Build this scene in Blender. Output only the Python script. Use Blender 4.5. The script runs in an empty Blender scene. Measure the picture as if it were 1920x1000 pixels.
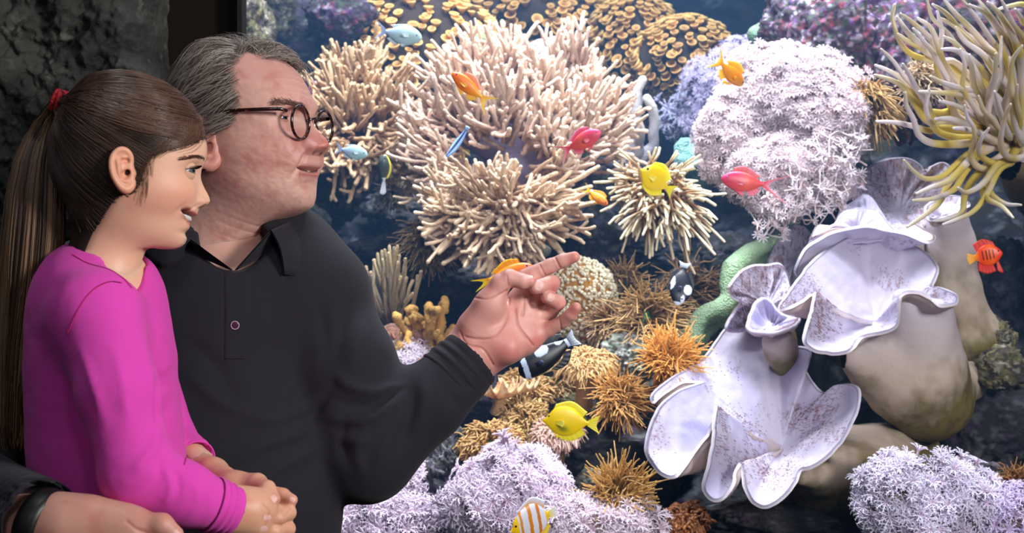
import bpy, math, random
import numpy as np
from mathutils import Vector, Matrix
from mathutils.bvhtree import BVHTree
from mathutils.kdtree import KDTree

SC = bpy.context.scene
COL = SC.collection
rng = np.random.default_rng(7)
random.seed(7)
PI = math.pi
CAMZ = 1.4
FPX = 1920 * 50 / 36.0

# ------------------------------------------------------------------ camera
cam_d = bpy.data.cameras.new('camera')
cam_d.lens = 50
cam_d.sensor_width = 36
cam_d.clip_start = 0.05
cam_d.clip_end = 50
cam_d.dof.use_dof = True
cam_d.dof.focus_distance = 1.95
cam_d.dof.aperture_fstop = 9.0
cam = bpy.data.objects.new('camera', cam_d)
COL.objects.link(cam)
cam.location = (0, 0, CAMZ)
cam.rotation_euler = (PI / 2, 0, 0)
SC.camera = cam

# ------------------------------------------------------------------ world and lights
w = bpy.data.worlds.new('world')
SC.world = w
w.use_nodes = True
w.node_tree.nodes['Background'].inputs[0].default_value = (0.55, 0.62, 0.8, 1)
w.node_tree.nodes['Background'].inputs[1].default_value = 0.035


def area(name, loc, target, sx, sy, power, color, spread=180):
    l = bpy.data.lights.new(name, 'AREA')
    l.shape = 'RECTANGLE'
    l.size = sx
    l.size_y = sy
    l.energy = power
    l.color = color
    l.spread = math.radians(spread)
    o = bpy.data.objects.new(name, l)
    COL.objects.link(o)
    o.location = loc
    d = Vector(target) - Vector(loc)
    o.rotation_euler = d.to_track_quat('-Z', 'Y').to_euler()
    return o


# photographer's soft light for the two people, high on the right
area('soft_light', (1.6, 0.35, 2.0), (-0.35, 1.8, 1.35), 0.5, 0.5, 52, (1.0, 0.96, 0.93))
area('fill_light', (-0.9, -0.3, 2.4), (-0.4, 1.8, 1.35), 0.9, 0.7, 4, (0.95, 0.97, 1.0))
area('rim_light', (-0.5, 1.3, 2.9), (-0.5, 1.8, 1.5), 0.5, 0.5, 5, (0.9, 0.95, 1.0))
area('flash_on_tank', (0.55, -0.2, 2.3), (0.75, 2.7, 1.35), 0.5, 0.4, 3.5, (0.97, 0.98, 1.0), 70)
# aquarium lamps hanging over the water, and one added front fill
area('tank_lamp_right', (0.85, 2.50, 3.3), (0.82, 2.95, 1.2), 1.0, 0.3, 19, (0.84, 0.9, 1.0), 110)
area('tank_fill_front', (0.3, 2.45, 3.2), (0.2, 2.8, 1.2), 1.2, 0.15, 11, (0.9, 0.94, 1.0), 110)  # fill added to brighten the fish from the front, no aquarium lamp
area('tank_lamp_middle', (0.1, 2.8, 3.3), (0.05, 3.1, 1.2), 0.9, 0.3, 33, (0.87, 0.93, 1.0), 110)
area('tank_lamp_back', (0.1, 3.6, 3.1), (0.1, 4.0, 1.6), 1.8, 0.25, 9, (0.6, 0.78, 1.0))
area('tank_lamp_left', (-0.55, 2.8, 3.2), (-0.5, 3.1, 1.2), 0.6, 0.3, 14, (0.88, 0.93, 1.0), 110)

vs = SC.view_settings
vs.view_transform = 'Standard'
vs.look = 'None'
vs.exposure = 0.0
vs.gamma = 1.0
vs.use_curve_mapping = False


# ------------------------------------------------------------------ helpers
def W(px, py, Y):
    return np.array([(px - 960) / FPX * Y, Y, CAMZ + (500 - py) / FPX * Y])


def Wn(a):
    a = np.asarray(a, float)
    Y = a[..., 2]
    return np.stack([(a[..., 0] - 960) / FPX * Y, Y, CAMZ + (500 - a[..., 1]) / FPX * Y], -1)


def srgb(r, g, b):
    f = lambda c: ((c / 255) / 12.92 if c / 255 <= 0.04045 else ((c / 255 + 0.055) / 1.055) ** 2.4)
    return np.array([f(r), f(g), f(b)])


def vnoise(P, seed=0):
    P = np.asarray(P, float)
    I = np.floor(P).astype(np.int64)
    f = P - I
    u = f * f * (3 - 2 * f)

    def h(dx, dy, dz):
        n = (I[..., 0] + dx) * 374761393 + (I[..., 1] + dy) * 668265263 + (I[..., 2] + dz) * 1274126177 + seed * 987643
        n = (n ^ (n >> 13)) * 1103515245 & 0x7fffffff
        n = (n ^ (n >> 15)) * 12345677 & 0x7fffffff
        return (n & 0xffff) / 32767.5 - 1
    x, y, z = u[..., 0], u[..., 1], u[..., 2]
    r = 0
    for dx in (0, 1):
        for dy in (0, 1):
            for dz in (0, 1):
                r = r + h(dx, dy, dz) * (x if dx else 1 - x) * (y if dy else 1 - y) * (z if dz else 1 - z)
    return r


def fbm(P, octv=4, seed=0, gain=0.5):
    P = np.asarray(P, float)
    r, a, s = 0, 1.0, 0
    for i in range(octv):
        r = r + a * vnoise(P * 2 ** i + 17.3 * i, seed + i)
        s += a
        a *= gain
    return r / s


def spl(pts, n, closed=False):
    """Catmull-Rom through pts (K, d), n samples"""
    p = np.asarray(pts, float)
    K = len(p)
    if closed:
        t = np.linspace(0, K, n, endpoint=False)
        i = np.floor(t).astype(int)
        g = lambda k: p[(i + k) % K]
    else:
        t = np.linspace(0, K - 1 - 1e-9, n)
        i = np.floor(t).astype(int)
        q = np.vstack([2 * p[0] - p[1], p, 2 * p[-1] - p[-2]])
        g = lambda k: q[i + k + 1]
    f = (t - i)[:, None]
    a, b, c, d = g(-1), g(0), g(1), g(2)
    return 0.5 * (2 * b + (c - a) * f + (2 * a - 5 * b + 4 * c - d) * f ** 2 + (3 * b - a - 3 * c + d) * f ** 3)


def unit(v):
    v = np.asarray(v, float)
    return v / np.maximum(np.linalg.norm(v, axis=-1, keepdims=True), 1e-12)


class MB:
    """collects vertices, faces and per-vertex colours, links ONE mesh object"""

    def __init__(s):
        s.v, s.q, s.t, s.c, s.n = [], [], [], [], 0

    def add(s, v, quads=None, tris=None, col=None):
        v = np.asarray(v, float).reshape(-1, 3)
        if quads is not None and len(quads):
            s.q.append(np.asarray(quads, np.int64).reshape(-1, 4) + s.n)
        if tris is not None and len(tris):
            s.t.append(np.asarray(tris, np.int64).reshape(-1, 3) + s.n)
        if col is None:
            col = (1, 1, 1)
        col = np.asarray(col, float)
        if col.ndim == 1:
            col = np.broadcast_to(col, (len(v), len(col)))
        if col.shape[1] == 3:
            col = np.concatenate([col, np.ones((len(v), 1))], 1)
        s.c.append(col)
        s.v.append(v)
        s.n += len(v)
        return s

    def data(s):
        v = np.concatenate(s.v)
        q = np.concatenate(s.q) if s.q else np.zeros((0, 4), int)
        t = np.concatenate(s.t) if s.t else np.zeros((0, 3), int)
        return v, q, t, np.concatenate(s.c)

    def obj(s, name, mat, parent=None, smooth=True, origin=None):
        v, q, t, c = s.data()
        me = bpy.data.meshes.new(name)
        me.vertices.add(len(v))
        if origin is not None:
            v = v - np.asarray(origin)
        me.vertices.foreach_set('co', v.astype(np.float32).ravel())
        nl = len(q) * 4 + len(t) * 3
        me.loops.add(nl)
        me.loops.foreach_set('vertex_index', np.concatenate([q.ravel(), t.ravel()]).astype(np.int32))
        me.polygons.add(len(q) + len(t))
        st = np.concatenate([np.arange(len(q)) * 4, len(q) * 4 + np.arange(len(t)) * 3])
        me.polygons.foreach_set('loop_start', st.astype(np.int32))
        me.polygons.foreach_set('use_smooth', np.full(len(q) + len(t), smooth))
        me.update(calc_edges=True)
        me.validate()
        a = me.color_attributes.new('Col', 'FLOAT_COLOR', 'POINT')
        a.data.foreach_set('color', c.astype(np.float32).ravel())
        me.materials.append(mat)
        o = bpy.data.objects.new(name, me)
        COL.objects.link(o)
        if origin is not None:
            o.location = origin
        if parent is not None:
            o.parent = parent
            pl = Vector(parent['_loc']) if '_loc' in parent else parent.location
            if origin is None:
                o.location = -pl
            else:
                o.location = Vector(origin) - pl
        return o


def tag(o, label=None, cat=None, group=None, kind=None):
    if label:
        o['label'] = label
    if cat:
        o['category'] = cat
    if group:
        o['group'] = group
    if kind:
        o['kind'] = kind
    return o


def empty(name, loc, label, cat, group=None):
    o = bpy.data.objects.new(name, None)
    o.empty_display_size = 0.02
    COL.objects.link(o)
    o.location = Vector(loc)
    return tag(o, label, cat, group)


def grid_quads(nr, nc, wrap=False):
    r, c = np.meshgrid(np.arange(nr - 1), np.arange(nc if wrap else nc - 1), indexing='ij')
    c2 = (c + 1) % nc
    return np.stack([r * nc + c, r * nc + c2, (r + 1) * nc + c2, (r + 1) * nc + c], -1).reshape(-1, 4)


def tubes(P, R, m=6, cap=True):
    """P (N,K,3) polylines, R (N,K) radii -> verts, quads, index arrays"""
    P = np.asarray(P, float)
    if P.ndim == 2:
        P = P[None]
    R = np.broadcast_to(np.asarray(R, float), P.shape[:2]).copy()
    N, K, _ = P.shape
    T = np.gradient(P, axis=1)
    T = unit(T)
    if cap:   # rounded ends
        Pe, Re = [], []
        e = T[:, -1:] * R[:, -1:, None]
        P = np.concatenate([P, P[:, -1:] + e * 0.6, P[:, -1:] + e * 0.95], 1)
        R = np.concatenate([R, R[:, -1:] * 0.78, R[:, -1:] * 0.12], 1)
        T = np.concatenate([T, T[:, -1:], T[:, -1:]], 1)
        K += 2
    ref = np.cross(T[:, 0], [0.31, 0.52, 0.79])
    ref = unit(ref)
    U = np.zeros_like(P)
    u = ref
    for k in range(K):
        u = unit(u - (u * T[:, k]).sum(-1, keepdims=True) * T[:, k])
        U[:, k] = u
    V = np.cross(T, U)
    a = np.arange(m) * 2 * PI / m
    ring = P[:, :, None] + R[:, :, None, None] * (np.cos(a)[:, None] * U[:, :, None] + np.sin(a)[:, None] * V[:, :, None])
    q = grid_quads(K, m, True)
    Q = (np.arange(N)[:, None, None] * (K * m) + q[None]).reshape(-1, 4)
    return ring.reshape(-1, 3), Q, K * m


def tube_cols(N, per, m, f):
    """colours along the tube: f (K,3)"""
    return np.tile(np.repeat(f, m, 0), (N, 1))


def scatter(tv, tq, tt, Rm, L, S, tcol=None, cols=None):
    """template mesh copied N times into one mesh. Rm (N,3,3), L (N,3), S (N,)"""
    N = len(L)
    v = np.einsum('nij,vj->nvi', Rm * np.asarray(S).reshape(-1, 1, 1), tv) + L[:, None]
    off = (np.arange(N) * len(tv))[:, None, None]
    q = (tq[None] + off).reshape(-1, 4) if tq is not None and len(tq) else None
    t = (tt[None] + off).reshape(-1, 3) if tt is not None and len(tt) else None
    c = None
    if tcol is not None:
        c = np.broadcast_to(tcol[None], (N,) + tcol.shape).copy()
        if cols is not None:
            c = c * cols[:, None]
        c = c.reshape(-1, c.shape[-1])
    return v.reshape(-1, 3), q, t, c


def frames(N3, twist=None):
    """rotation matrices whose z column is N3"""
    z = unit(N3)
    r = np.where(np.abs(z[:, 2:3]) > 0.9, [[1.0, 0, 0]], [[0, 0, 1.0]])
    x = unit(np.cross(r, z))
    y = np.cross(z, x)
    if twist is not None:
        c, s = np.cos(twist)[:, None], np.sin(twist)[:, None]
        x, y = c * x + s * y, -s * x + c * y
    return np.stack([x, y, z], -1)


# ---------------- signed-distance modelling with surface nets
class SDF:
    def __init__(s, lo, hi, h):
        s.h = h
        s.lo = np.array(lo, float)
        n = np.ceil((np.array(hi) - s.lo) / h).astype(int) + 1
        s.F = np.full(n, 0.08, np.float32)
        s.ax = [s.lo[i] + h * np.arange(n[i]) for i in range(3)]

    def _sub(s, lo, hi):
        i0 = np.maximum(np.floor((np.array(lo) - s.lo) / s.h).astype(int), 0)
        i1 = np.minimum(np.ceil((np.array(hi) - s.lo) / s.h).astype(int) + 1, s.F.shape)
        if (i1 <= i0).any():
            return None
        sl = tuple(slice(a, b) for a, b in zip(i0, i1))
        X = np.stack(np.meshgrid(*[s.ax[i][sl[i]] for i in range(3)], indexing='ij'), -1)
        return sl, X

    def _mix(s, sl, d, k, op):
        F = s.F[sl]
        d = d.astype(np.float32)
        if op == 'add':
            hh = np.maximum(k - np.abs(F - d), 0) / max(k, 1e-9)
            s.F[sl] = np.minimum(F, d) - hh * hh * k * 0.25
        else:
            hh = np.maximum(k - np.abs(F + d), 0) / max(k, 1e-9)
            s.F[sl] = np.maximum(F, -d) + hh * hh * k * 0.25

    def cap(s, a, b, ra, rb=None, k=0.01, op='add', flat=None, ff=1.0):
        """round cone a-b; flat: unit axis along which it is squashed by ff (>1 thinner)"""
        rb = ra if rb is None else rb
        a, b = np.asarray(a, float), np.asarray(b, float)
        m = max(ra, rb) + k + 3 * s.h
        r = s._sub(np.minimum(a, b) - m, np.maximum(a, b) + m)
        if r is None:
            return s
        sl, X = r
        p = X - a
        ba = b - a
        if flat is not None:
            fl = unit(flat)
            p = p + (p @ fl)[..., None] * fl * (ff - 1)
            ba = ba + (ba @ fl) * fl * (ff - 1)
        t = np.clip((p @ ba) / max(ba @ ba, 1e-12), 0, 1)
        d = np.linalg.norm(p - t[..., None] * ba, axis=-1) - (ra + (rb - ra) * t)
        s._mix(sl, d, k, op)
        return s

    def chain(s, pts, rad, k=0.008, **kw):
        for i in range(len(pts) - 1):
            s.cap(pts[i], pts[i + 1], rad[i], rad[i + 1], k=k, **kw)
        return s

    def ell(s, c, rx, M=None, k=0.01, op='add'):
        c = np.asarray(c, float)
        rx = np.asarray(rx, float)
        m = rx.max() + k + 3 * s.h
        r = s._sub(c - m, c + m)
        if r is None:
            return s
        sl, X = r
        p = X - c
        if M is not None:
            p = p @ np.asarray(M)
        q = p / rx
        L = np.linalg.norm(q, axis=-1)
        g = np.linalg.norm(q / rx, axis=-1)
        d = np.where(g > 1e-6, L * (L - 1) / np.maximum(g, 1e-6), -rx.min())
        s._mix(sl, d, k, op)
        return s

    def mesh(s):
        F = s.F
        S = F < 0
        nx, ny, nz = F.shape
        cnt = np.zeros((nx - 1, ny - 1, nz - 1), np.int8)
        for i in (0, 1):
            for j in (0, 1):
                for k in (0, 1):
                    cnt += S[i:nx - 1 + i, j:ny - 1 + j, k:nz - 1 + k]
        act = (cnt > 0) & (cnt < 8)
        I = np.argwhere(act)
        idx = np.full(act.shape, -1, np.int64)
        idx[act] = np.arange(len(I))
        acc = np.zeros((len(I), 3))
        num = np.zeros(len(I))
        cs = [(i, j, k) for i in (0, 1) for j in (0, 1) for k in (0, 1)]
        for a in cs:
            for ax in range(3):
                if a[ax] == 0:
                    b = list(a)
                    b[ax] = 1
                    fa = F[I[:, 0] + a[0], I[:, 1] + a[1], I[:, 2] + a[2]].astype(float)
                    fb = F[I[:, 0] + b[0], I[:, 1] + b[1], I[:, 2] + b[2]].astype(float)
                    m = (fa < 0) != (fb < 0)
                    t = np.where(m, fa / np.where(m, fa - fb, 1), 0)
                    p = np.array(a, float)[None] + 0 * acc
                    p[:, ax] += t
                    acc += np.where(m[:, None], p, 0)
                    num += m
        v = s.lo + s.h * (I + acc / num[:, None])
        Q = []
        for ax in range(3):
            o1, o2 = [(1, 2), (2, 0), (0, 1)][ax]
            sl0 = [slice(None)] * 3
            sl1 = [slice(None)] * 3
            sl0[ax] = slice(0, -1)
            sl1[ax] = slice(1, None)
            d = S[tuple(sl0)] != S[tuple(sl1)]
            E = np.argwhere(d)
            E = E[(E[:, o1] > 0) & (E[:, o2] > 0) & (E[:, o1] < F.shape[o1] - 1) & (E[:, o2] < F.shape[o2] - 1)]
            ins = S[E[:, 0], E[:, 1], E[:, 2]]

            def g(d1, d2):
                e = E.copy()
                e[:, o1] -= d1
                e[:, o2] -= d2
                return idx[e[:, 0], e[:, 1], e[:, 2]]
            q = np.stack([g(1, 1), g(0, 1), g(0, 0), g(1, 0)], -1)
            q[~ins] = q[~ins][:, ::-1]
            Q.append(q)
        Q = np.concatenate(Q)
        return v, Q[(Q >= 0).all(1)]


def vnormals(v, q):
    n = np.zeros_like(v)
    fn = np.cross(v[q[:, 2]] - v[q[:, 0]], v[q[:, 3]] - v[q[:, 1]])
    for i in range(4):
        for a in range(3):
            n[:, a] += np.bincount(q[:, i], fn[:, a], len(v))
    return unit(n)


def smooth_mesh(v, q, it=3, f=0.5):
    for _ in range(it):
        s = np.zeros_like(v)
        c = np.zeros(len(v))
        for i in range(4):
            for j in (1, 3):
                for a in range(3):
                    s[:, a] += np.bincount(q[:, i], v[q[:, (i + j) % 4]][:, a], len(v))
                c += np.bincount(q[:, i], minlength=len(v))
        v = v + f * (s / np.maximum(c, 1)[:, None] - v)
    return v


def box(lo, hi):
    lo, hi = np.array(lo, float), np.array(hi, float)
    c = np.array([[x, y, z] for x in (0, 1) for y in (0, 1) for z in (0, 1)])
    q = [[0, 1, 3, 2], [4, 6, 7, 5], [0, 4, 5, 1], [2, 3, 7, 6], [0, 2, 6, 4], [1, 5, 7, 3]]
    return lo + c * (hi - lo), np.array(q)


def uvsphere(c, r, n=16, m=10, M=None):
    th = np.linspace(0, PI, m)
    ph = np.arange(n) * 2 * PI / n
    v = np.stack([np.sin(th)[:, None] * np.cos(ph), np.sin(th)[:, None] * np.sin(ph), np.cos(th)[:, None] + 0 * ph], -1).reshape(-1, 3)
    v = v * np.asarray(r)
    if M is not None:
        v = v @ np.asarray(M).T
    return v + np.asarray(c), grid_quads(m, n, True)[:, ::-1]


# ------------------------------------------------------------------ materials
def mat(name, base=(0.5, 0.5, 0.5), rough=0.6, attr=False, sss=0, sssr=(1, 0.3, 0.15), spec=0.5, metal=0, bump=None, var=None,
        sheen=0, coat=0, alpha_attr=False, sss_scale=0.01, trans=0, aniso=0):
    """bump: list of (scale, strength, distance, type); var: (scale, colour B, low, high[, stretch])"""
    m = bpy.data.materials.new(name)
    m.use_nodes = True
    nt = m.node_tree
    b = nt.nodes['Principled BSDF']
    N = nt.nodes.new
    L = nt.links.new
    b.inputs['Roughness'].default_value = rough
    b.inputs['Metallic'].default_value = metal
    b.inputs['Specular IOR Level'].default_value = spec
    if trans:
        b.inputs['Transmission Weight'].default_value = trans
    if sss:
        b.inputs['Subsurface Weight'].default_value = sss
        b.inputs['Subsurface Radius'].default_value = sssr
        b.inputs['Subsurface Scale'].default_value = sss_scale
    if sheen:
        b.inputs['Sheen Weight'].default_value = sheen
        b.inputs['Sheen Roughness'].default_value = 0.5
    if coat:
        b.inputs['Coat Weight'].default_value = coat
        b.inputs['Coat Roughness'].default_value = 0.15
    rgb = N('ShaderNodeRGB')
    rgb.outputs[0].default_value = tuple(base) + (1,)
    src = rgb.outputs[0]
    if attr:
        at = N('ShaderNodeAttribute')
        at.attribute_name = 'Col'
        mx = N('ShaderNodeMix')
        mx.data_type = 'RGBA'
        mx.blend_type = 'MULTIPLY'
        mx.inputs['Factor'].default_value = 1
        L(src, mx.inputs[6])
        L(at.outputs['Color'], mx.inputs[7])
        src = mx.outputs[2]
        if alpha_attr:   # alpha channel of the attribute = roughness multiplier
            mm = N('ShaderNodeMath')
            mm.operation = 'MULTIPLY'
            mm.inputs[1].default_value = rough
            L(at.outputs['Alpha'], mm.inputs[0])
            L(mm.outputs[0], b.inputs['Roughness'])
    tc = N('ShaderNodeTexCoord')
    for vv in ([var] if var and not isinstance(var, list) else (var or [])):
        sc_, colb, lo, hi = vv[:4]
        n = N('ShaderNodeTexNoise')
        n.inputs['Scale'].default_value = sc_
        n.inputs['Detail'].default_value = 5
        if len(vv) > 4:
            mp = N('ShaderNodeMapping')
            mp.inputs['Scale'].default_value = vv[4]
            L(tc.outputs['Object'], mp.inputs[0])
            L(mp.outputs[0], n.inputs['Vector'])
        else:
            L(tc.outputs['Object'], n.inputs['Vector'])
        r = N('ShaderNodeMapRange')
        r.inputs['From Min'].default_value = lo
        r.inputs['From Max'].default_value = hi
        L(n.outputs['Fac'], r.inputs['Value'])
        mx = N('ShaderNodeMix')
        mx.data_type = 'RGBA'
        L(r.outputs[0], mx.inputs['Factor'])
        L(src, mx.inputs[6])
        mx.inputs[7].default_value = tuple(colb) + (1,)
        src = mx.outputs[2]
    L(src, b.inputs['Base Color'])
    nrm = None
    for bb in (bump or []):
        sc_, st, dist, typ = bb[:4]
        if typ == 'voronoi':
            t = N('ShaderNodeTexVoronoi')
            out = t.outputs['Distance']
        else:
            t = N('ShaderNodeTexNoise')
            t.inputs['Detail'].default_value = 6
            out = t.outputs['Fac']
        t.inputs['Scale'].default_value = sc_
        if len(bb) > 4:
            mp = N('ShaderNodeMapping')
            mp.inputs['Scale'].default_value = bb[4]
            L(tc.outputs['Object'], mp.inputs[0])
            L(mp.outputs[0], t.inputs['Vector'])
        else:
            L(tc.outputs['Object'], t.inputs['Vector'])
        bp = N('ShaderNodeBump')
        bp.inputs['Strength'].default_value = st
        bp.inputs['Distance'].default_value = dist
        L(out, bp.inputs['Height'])
        if nrm is not None:
            L(nrm, bp.inputs['Normal'])
        nrm = bp.outputs[0]
    if nrm is not None:
        L(nrm, b.inputs['Normal'])
    return m


def clear_mat(name, col):
    m = bpy.data.materials.new(name)
    m.use_nodes = True
    nt = m.node_tree
    nt.nodes.clear()
    t = nt.nodes.new('ShaderNodeBsdfTransparent')
    t.inputs[0].default_value = tuple(col) + (1,)
    o = nt.nodes.new('ShaderNodeOutputMaterial')
    nt.links.new(t.outputs[0], o.inputs[0])
    return m
# ------------------------------------------------------------------ setting
M_ROCKWALL = mat('dark wall rock', srgb(62, 62, 58), 0.95, bump=[(14, 0.9, 0.03, 'noise'), (60, 0.7, 0.01, 'noise')],
                 var=[(9, srgb(30, 31, 30), 0.42, 0.62), (35, srgb(95, 95, 88), 0.6, 0.75)])
M_REEF = mat('reef rock', (1, 1, 1), 0.9, attr=True, bump=[(22, 0.9, 0.02, 'noise'), (90, 0.8, 0.006, 'noise')])
M_DARK = mat('dark concrete', srgb(26, 22, 19), 0.95, spec=0.1)
M_BACK = mat('tank back panel', srgb(14, 44, 104), 0.8)
M_FLOOR = mat('floor', srgb(40, 40, 42), 0.7)
M_SEAL = mat('silicone seal', srgb(5, 5, 6), 1.0, spec=0.05)


def simple(name, lo, hi, m, kind='structure', parent=None):
    v, q = box(lo, hi)
    b = MB().add(v, q)
    o = b.obj(name, m, parent, smooth=False)
    if parent is None:
        o['kind'] = kind
    return o


simple('floor', (-3, -1.5, -0.1), (3, 2.32, 0), M_FLOOR)
GY = 2.33          # front face of the viewing pane
GX0 = -0.452
# rough rock cladding left of the pane: a displaced slab wrapped round its right edge
nx, nz = 460, 560
X = np.linspace(-1.5, -0.555, nx)
Z = np.linspace(0.6, 2.2, nz)
gx, gz = np.meshgrid(X, Z)
P = np.stack([gx, 0 * gx, gz], -1)
d = fbm(P * 5.5, 5, 3, 0.62) * 0.07 + np.abs(fbm(P * 14, 4, 9, .6)) * 0.05 + np.maximum(fbm(P * 42, 3, 19, .6), 0) * 0.022
gy = 2.26 - d
edge = np.clip((gx + 0.62) / 0.065, 0, 1)
gy = gy + edge ** 2 * 0.2
b = MB().add(np.stack([gx, gy, gz], -1), grid_quads(nz, nx))
o = b.obj('wall_left', M_ROCKWALL)
o['kind'] = 'structure'
simple('wall_left_reveal', (-0.7, 2.36, 0), (GX0, 2.42, 2.6), M_DARK)
simple('wall_below', (GX0, GY - 0.02, 0), (2.4, GY + 0.05, 0.55), M_DARK)
simple('wall_above', (-1.7, GY - 0.02, 2.42), (2.4, GY + 0.05, 3.6), M_DARK)  # extended upwards out of view to keep tank lamp spill off the people
simple('window_1', (GX0, GY, 0.55), (2.3, GY + 0.03, 2.42), clear_mat('acrylic', (0.965, 0.975, 0.985)))
bb = MB()
for lo, hi in (((GX0 - 0.012, GY + .004, 0.5), (GX0 + 0.001, GY + 0.045, 2.42)),):
    bb.add(*box(lo, hi))
o = bb.obj('trim_1', M_SEAL, smooth=False)
o['kind'] = 'structure'
simple('wall_back', (-1.6, 4.55, 0.3), (2.6, 4.6, 2.45), M_BACK)
simple('wall_tank_left', (-1.62, 2.44, 0.3), (-1.6, 4.6, 2.45), M_BACK)
simple('wall_right', (2.3, 2.3, 0), (2.34, 4.6, 2.6), M_BACK)
simple('floor_tank', (-1.6, GY + 0.04, 0.28), (2.3, 4.6, 0.3), M_BACK)

# the reef: a sloping rock face, colour patches are coralline algae
RC = [srgb(26, 30, 42), srgb(60, 50, 84), srgb(58, 58, 40), srgb(104, 110, 122), srgb(24, 22, 24)]


def reef_cols(P, s=1.0, pal=None, seed=0, dark=1.0):
    pal = pal or RC
    c = np.broadcast_to(pal[0], P.shape).copy()
    for i, col in enumerate(pal[1:]):
        n = fbm(P * (9 + 5 * i) * s, 4, 31 + i * 7 + seed, 0.6)
        m = np.clip((n - 0.12 - 0.05 * (i == 2)) / 0.14, 0, 1)[..., None]
        c = c * (1 - m) + col * m
    return c * dark


nx, nz = 420, 330
X = np.linspace(-1.6, 2.3, nx)
Z = np.linspace(0.3, 2.3, nz)
gx, gz = np.meshgrid(X, Z)
P = np.stack([gx, 0 * gx, gz], -1)
base = np.interp(Z, [0.3, 0.85, 1.0, 1.2, 1.4, 1.6, 1.8, 2.0, 2.3], [2.55, 2.85, 3.1, 3.35, 3.7, 4.0, 4.35, 4.6, 4.7])[:, None]
near = np.interp(gx, [-1.2, 0.3, 0.75, 2.3], [0, 0.0, 0.18, 0.3])
gy = base - near * np.interp(gz, [0.3, 1.4, 1.8, 2.3], [0.3, 1, 1.0, 0.4])
gy = gy - (np.abs(fbm(P * 3.2, 3, 5)) * 0.42 + fbm(P * 9, 4, 8, 0.55) * 0.11)
gy = np.clip(gy + 0.08, 2.48, 4.54)
pts = np.stack([gx, gy, gz], -1)
n2 = fbm(pts * 22, 3, 12)
pts[..., 1] += n2 * 0.022
b = MB().add(pts, grid_quads(nz, nx), col=reef_cols(pts.reshape(-1, 3), dark=0.5))
REEF = b.obj('wall_reef', M_REEF)
REEF['kind'] = 'structure'
rv, rq, _, _ = b.data()
REEF_BVH = BVHTree.FromPolygons([tuple(x) for x in rv], [tuple(int(k) for k in x) for x in rq])


def hit(px, py, default=3.2):
    d = Vector(W(px, py, 1.0)) - Vector((0, 0, CAMZ))
    r = REEF_BVH.ray_cast(Vector((0, 0, CAMZ)), d.normalized())
    return r[0].y if r[0] is not None else default


# ------------------------------------------------------------------ rocks
def ico(n=5):
    import bmesh
    bm = bmesh.new()
    bmesh.ops.create_icosphere(bm, subdivisions=n, radius=1)
    v = np.array([x.co[:] for x in bm.verts])
    f = np.array([[x.index for x in p.verts] for p in bm.faces])
    bm.free()
    return v, f


ICO6 = ico(6)
ICO5 = ico(5)
ICO3 = ico(3)


def rock(px, py, Y, rx, ry, label, seed, pal=None, dark=1.0, rz=None, name='reef_rock', group=None, rough=1.25, hi=False):
    v, f = ICO6 if hi else ICO5
    s = Y / FPX
    c = W(px, py, Y)
    r = 1 + rough * (0.34 * fbm(v * 1.5 + seed, 4, seed, 0.6) + 0.16 * np.abs(fbm(v * 5 + seed, 3, seed + 3)) + 0.05 * fbm(v * 16, 2, seed + 5))
    p = v * r[:, None] * np.array([rx * s, (rz or (rx + ry) / 2) * s, ry * s])
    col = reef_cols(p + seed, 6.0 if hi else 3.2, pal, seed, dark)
    col = col * np.clip(1 + .6 * fbm(p * 130 + seed, 3, seed), .4, 1.7)[:, None]
    o = MB().add(p, tris=f, col=col).obj(name, M_REEF)
    o.location = c
    return tag(o, label, 'rock', group)


PURP = [srgb(62, 48, 62), srgb(96, 62, 116), srgb(140, 72, 88), srgb(176, 166, 184), srgb(62, 78, 62)]
BLUE = [srgb(80, 86, 100), srgb(120, 110, 170), srgb(170, 175, 185), srgb(110, 120, 90), srgb(60, 60, 70)]
PALE = [srgb(150, 150, 140), srgb(190, 195, 190), srgb(90, 90, 80), srgb(120, 110, 120), srgb(90, 110, 90)]
OLIV = [srgb(92, 88, 58), srgb(120, 112, 70), srgb(70, 60, 60), srgb(150, 145, 130), srgb(50, 45, 40)]
DARKP = [srgb(40, 38, 44), srgb(60, 58, 62), srgb(70, 55, 80), srgb(95, 98, 100), srgb(45, 42, 36)]
rock(1560, 70, 3.25, 120, 120, 'large purple encrusted rock at the top behind the long tentacles', 11, PURP, 1.0, hi=True)
rock(1690, 130, 3.2, 110, 120, 'maroon pebbly rock just behind the long pale tentacles', 12, PURP, 0.9, hi=True)
rock(1800, 60, 3.15, 110, 100, 'dark pink rock in the top corner behind the anemone', 13, PURP, 0.7)
rock(1110, 330, 3.35, 95, 60, 'bluish rock with violet patches under the big finger coral', 14, BLUE, 0.8, hi=True)
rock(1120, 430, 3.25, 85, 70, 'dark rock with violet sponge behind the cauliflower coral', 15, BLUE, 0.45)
rock(1190, 690, 2.9, 62, 60, 'pale grey encrusted rock below the green ridge coral', 16, PALE, 0.8, hi=True)
rock(1340, 650, 3.05, 70, 60, 'dark maroon rock beneath the green ridge coral', 17, PURP, 0.35)
rock(1150, 870, 2.85, 120, 70, 'dark boulder under the anemones at the bottom centre', 18, DARKP, 0.9)
rock(880, 740, 3.0, 80, 60, 'dark rock under the pointing hand', 19, DARKP, 1.0)
rock(850, 900, 2.8, 60, 90, 'grey rock between the two fluffy lilac soft corals', 20, DARKP, 1.3, hi=True)
rock(1480, 985, 2.75, 150, 45, 'dark rubble rock under the front white leather coral', 21, DARKP, 0.8)
rock(1840, 640, 2.95, 60, 50, 'olive algae covered rock beside the tall leather stalk', 22, OLIV, 1.0, hi=True)
rock(1880, 690, 2.8, 45, 40, 'small knobbly brown rock at the right edge', 23, OLIV, 0.8)
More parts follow.
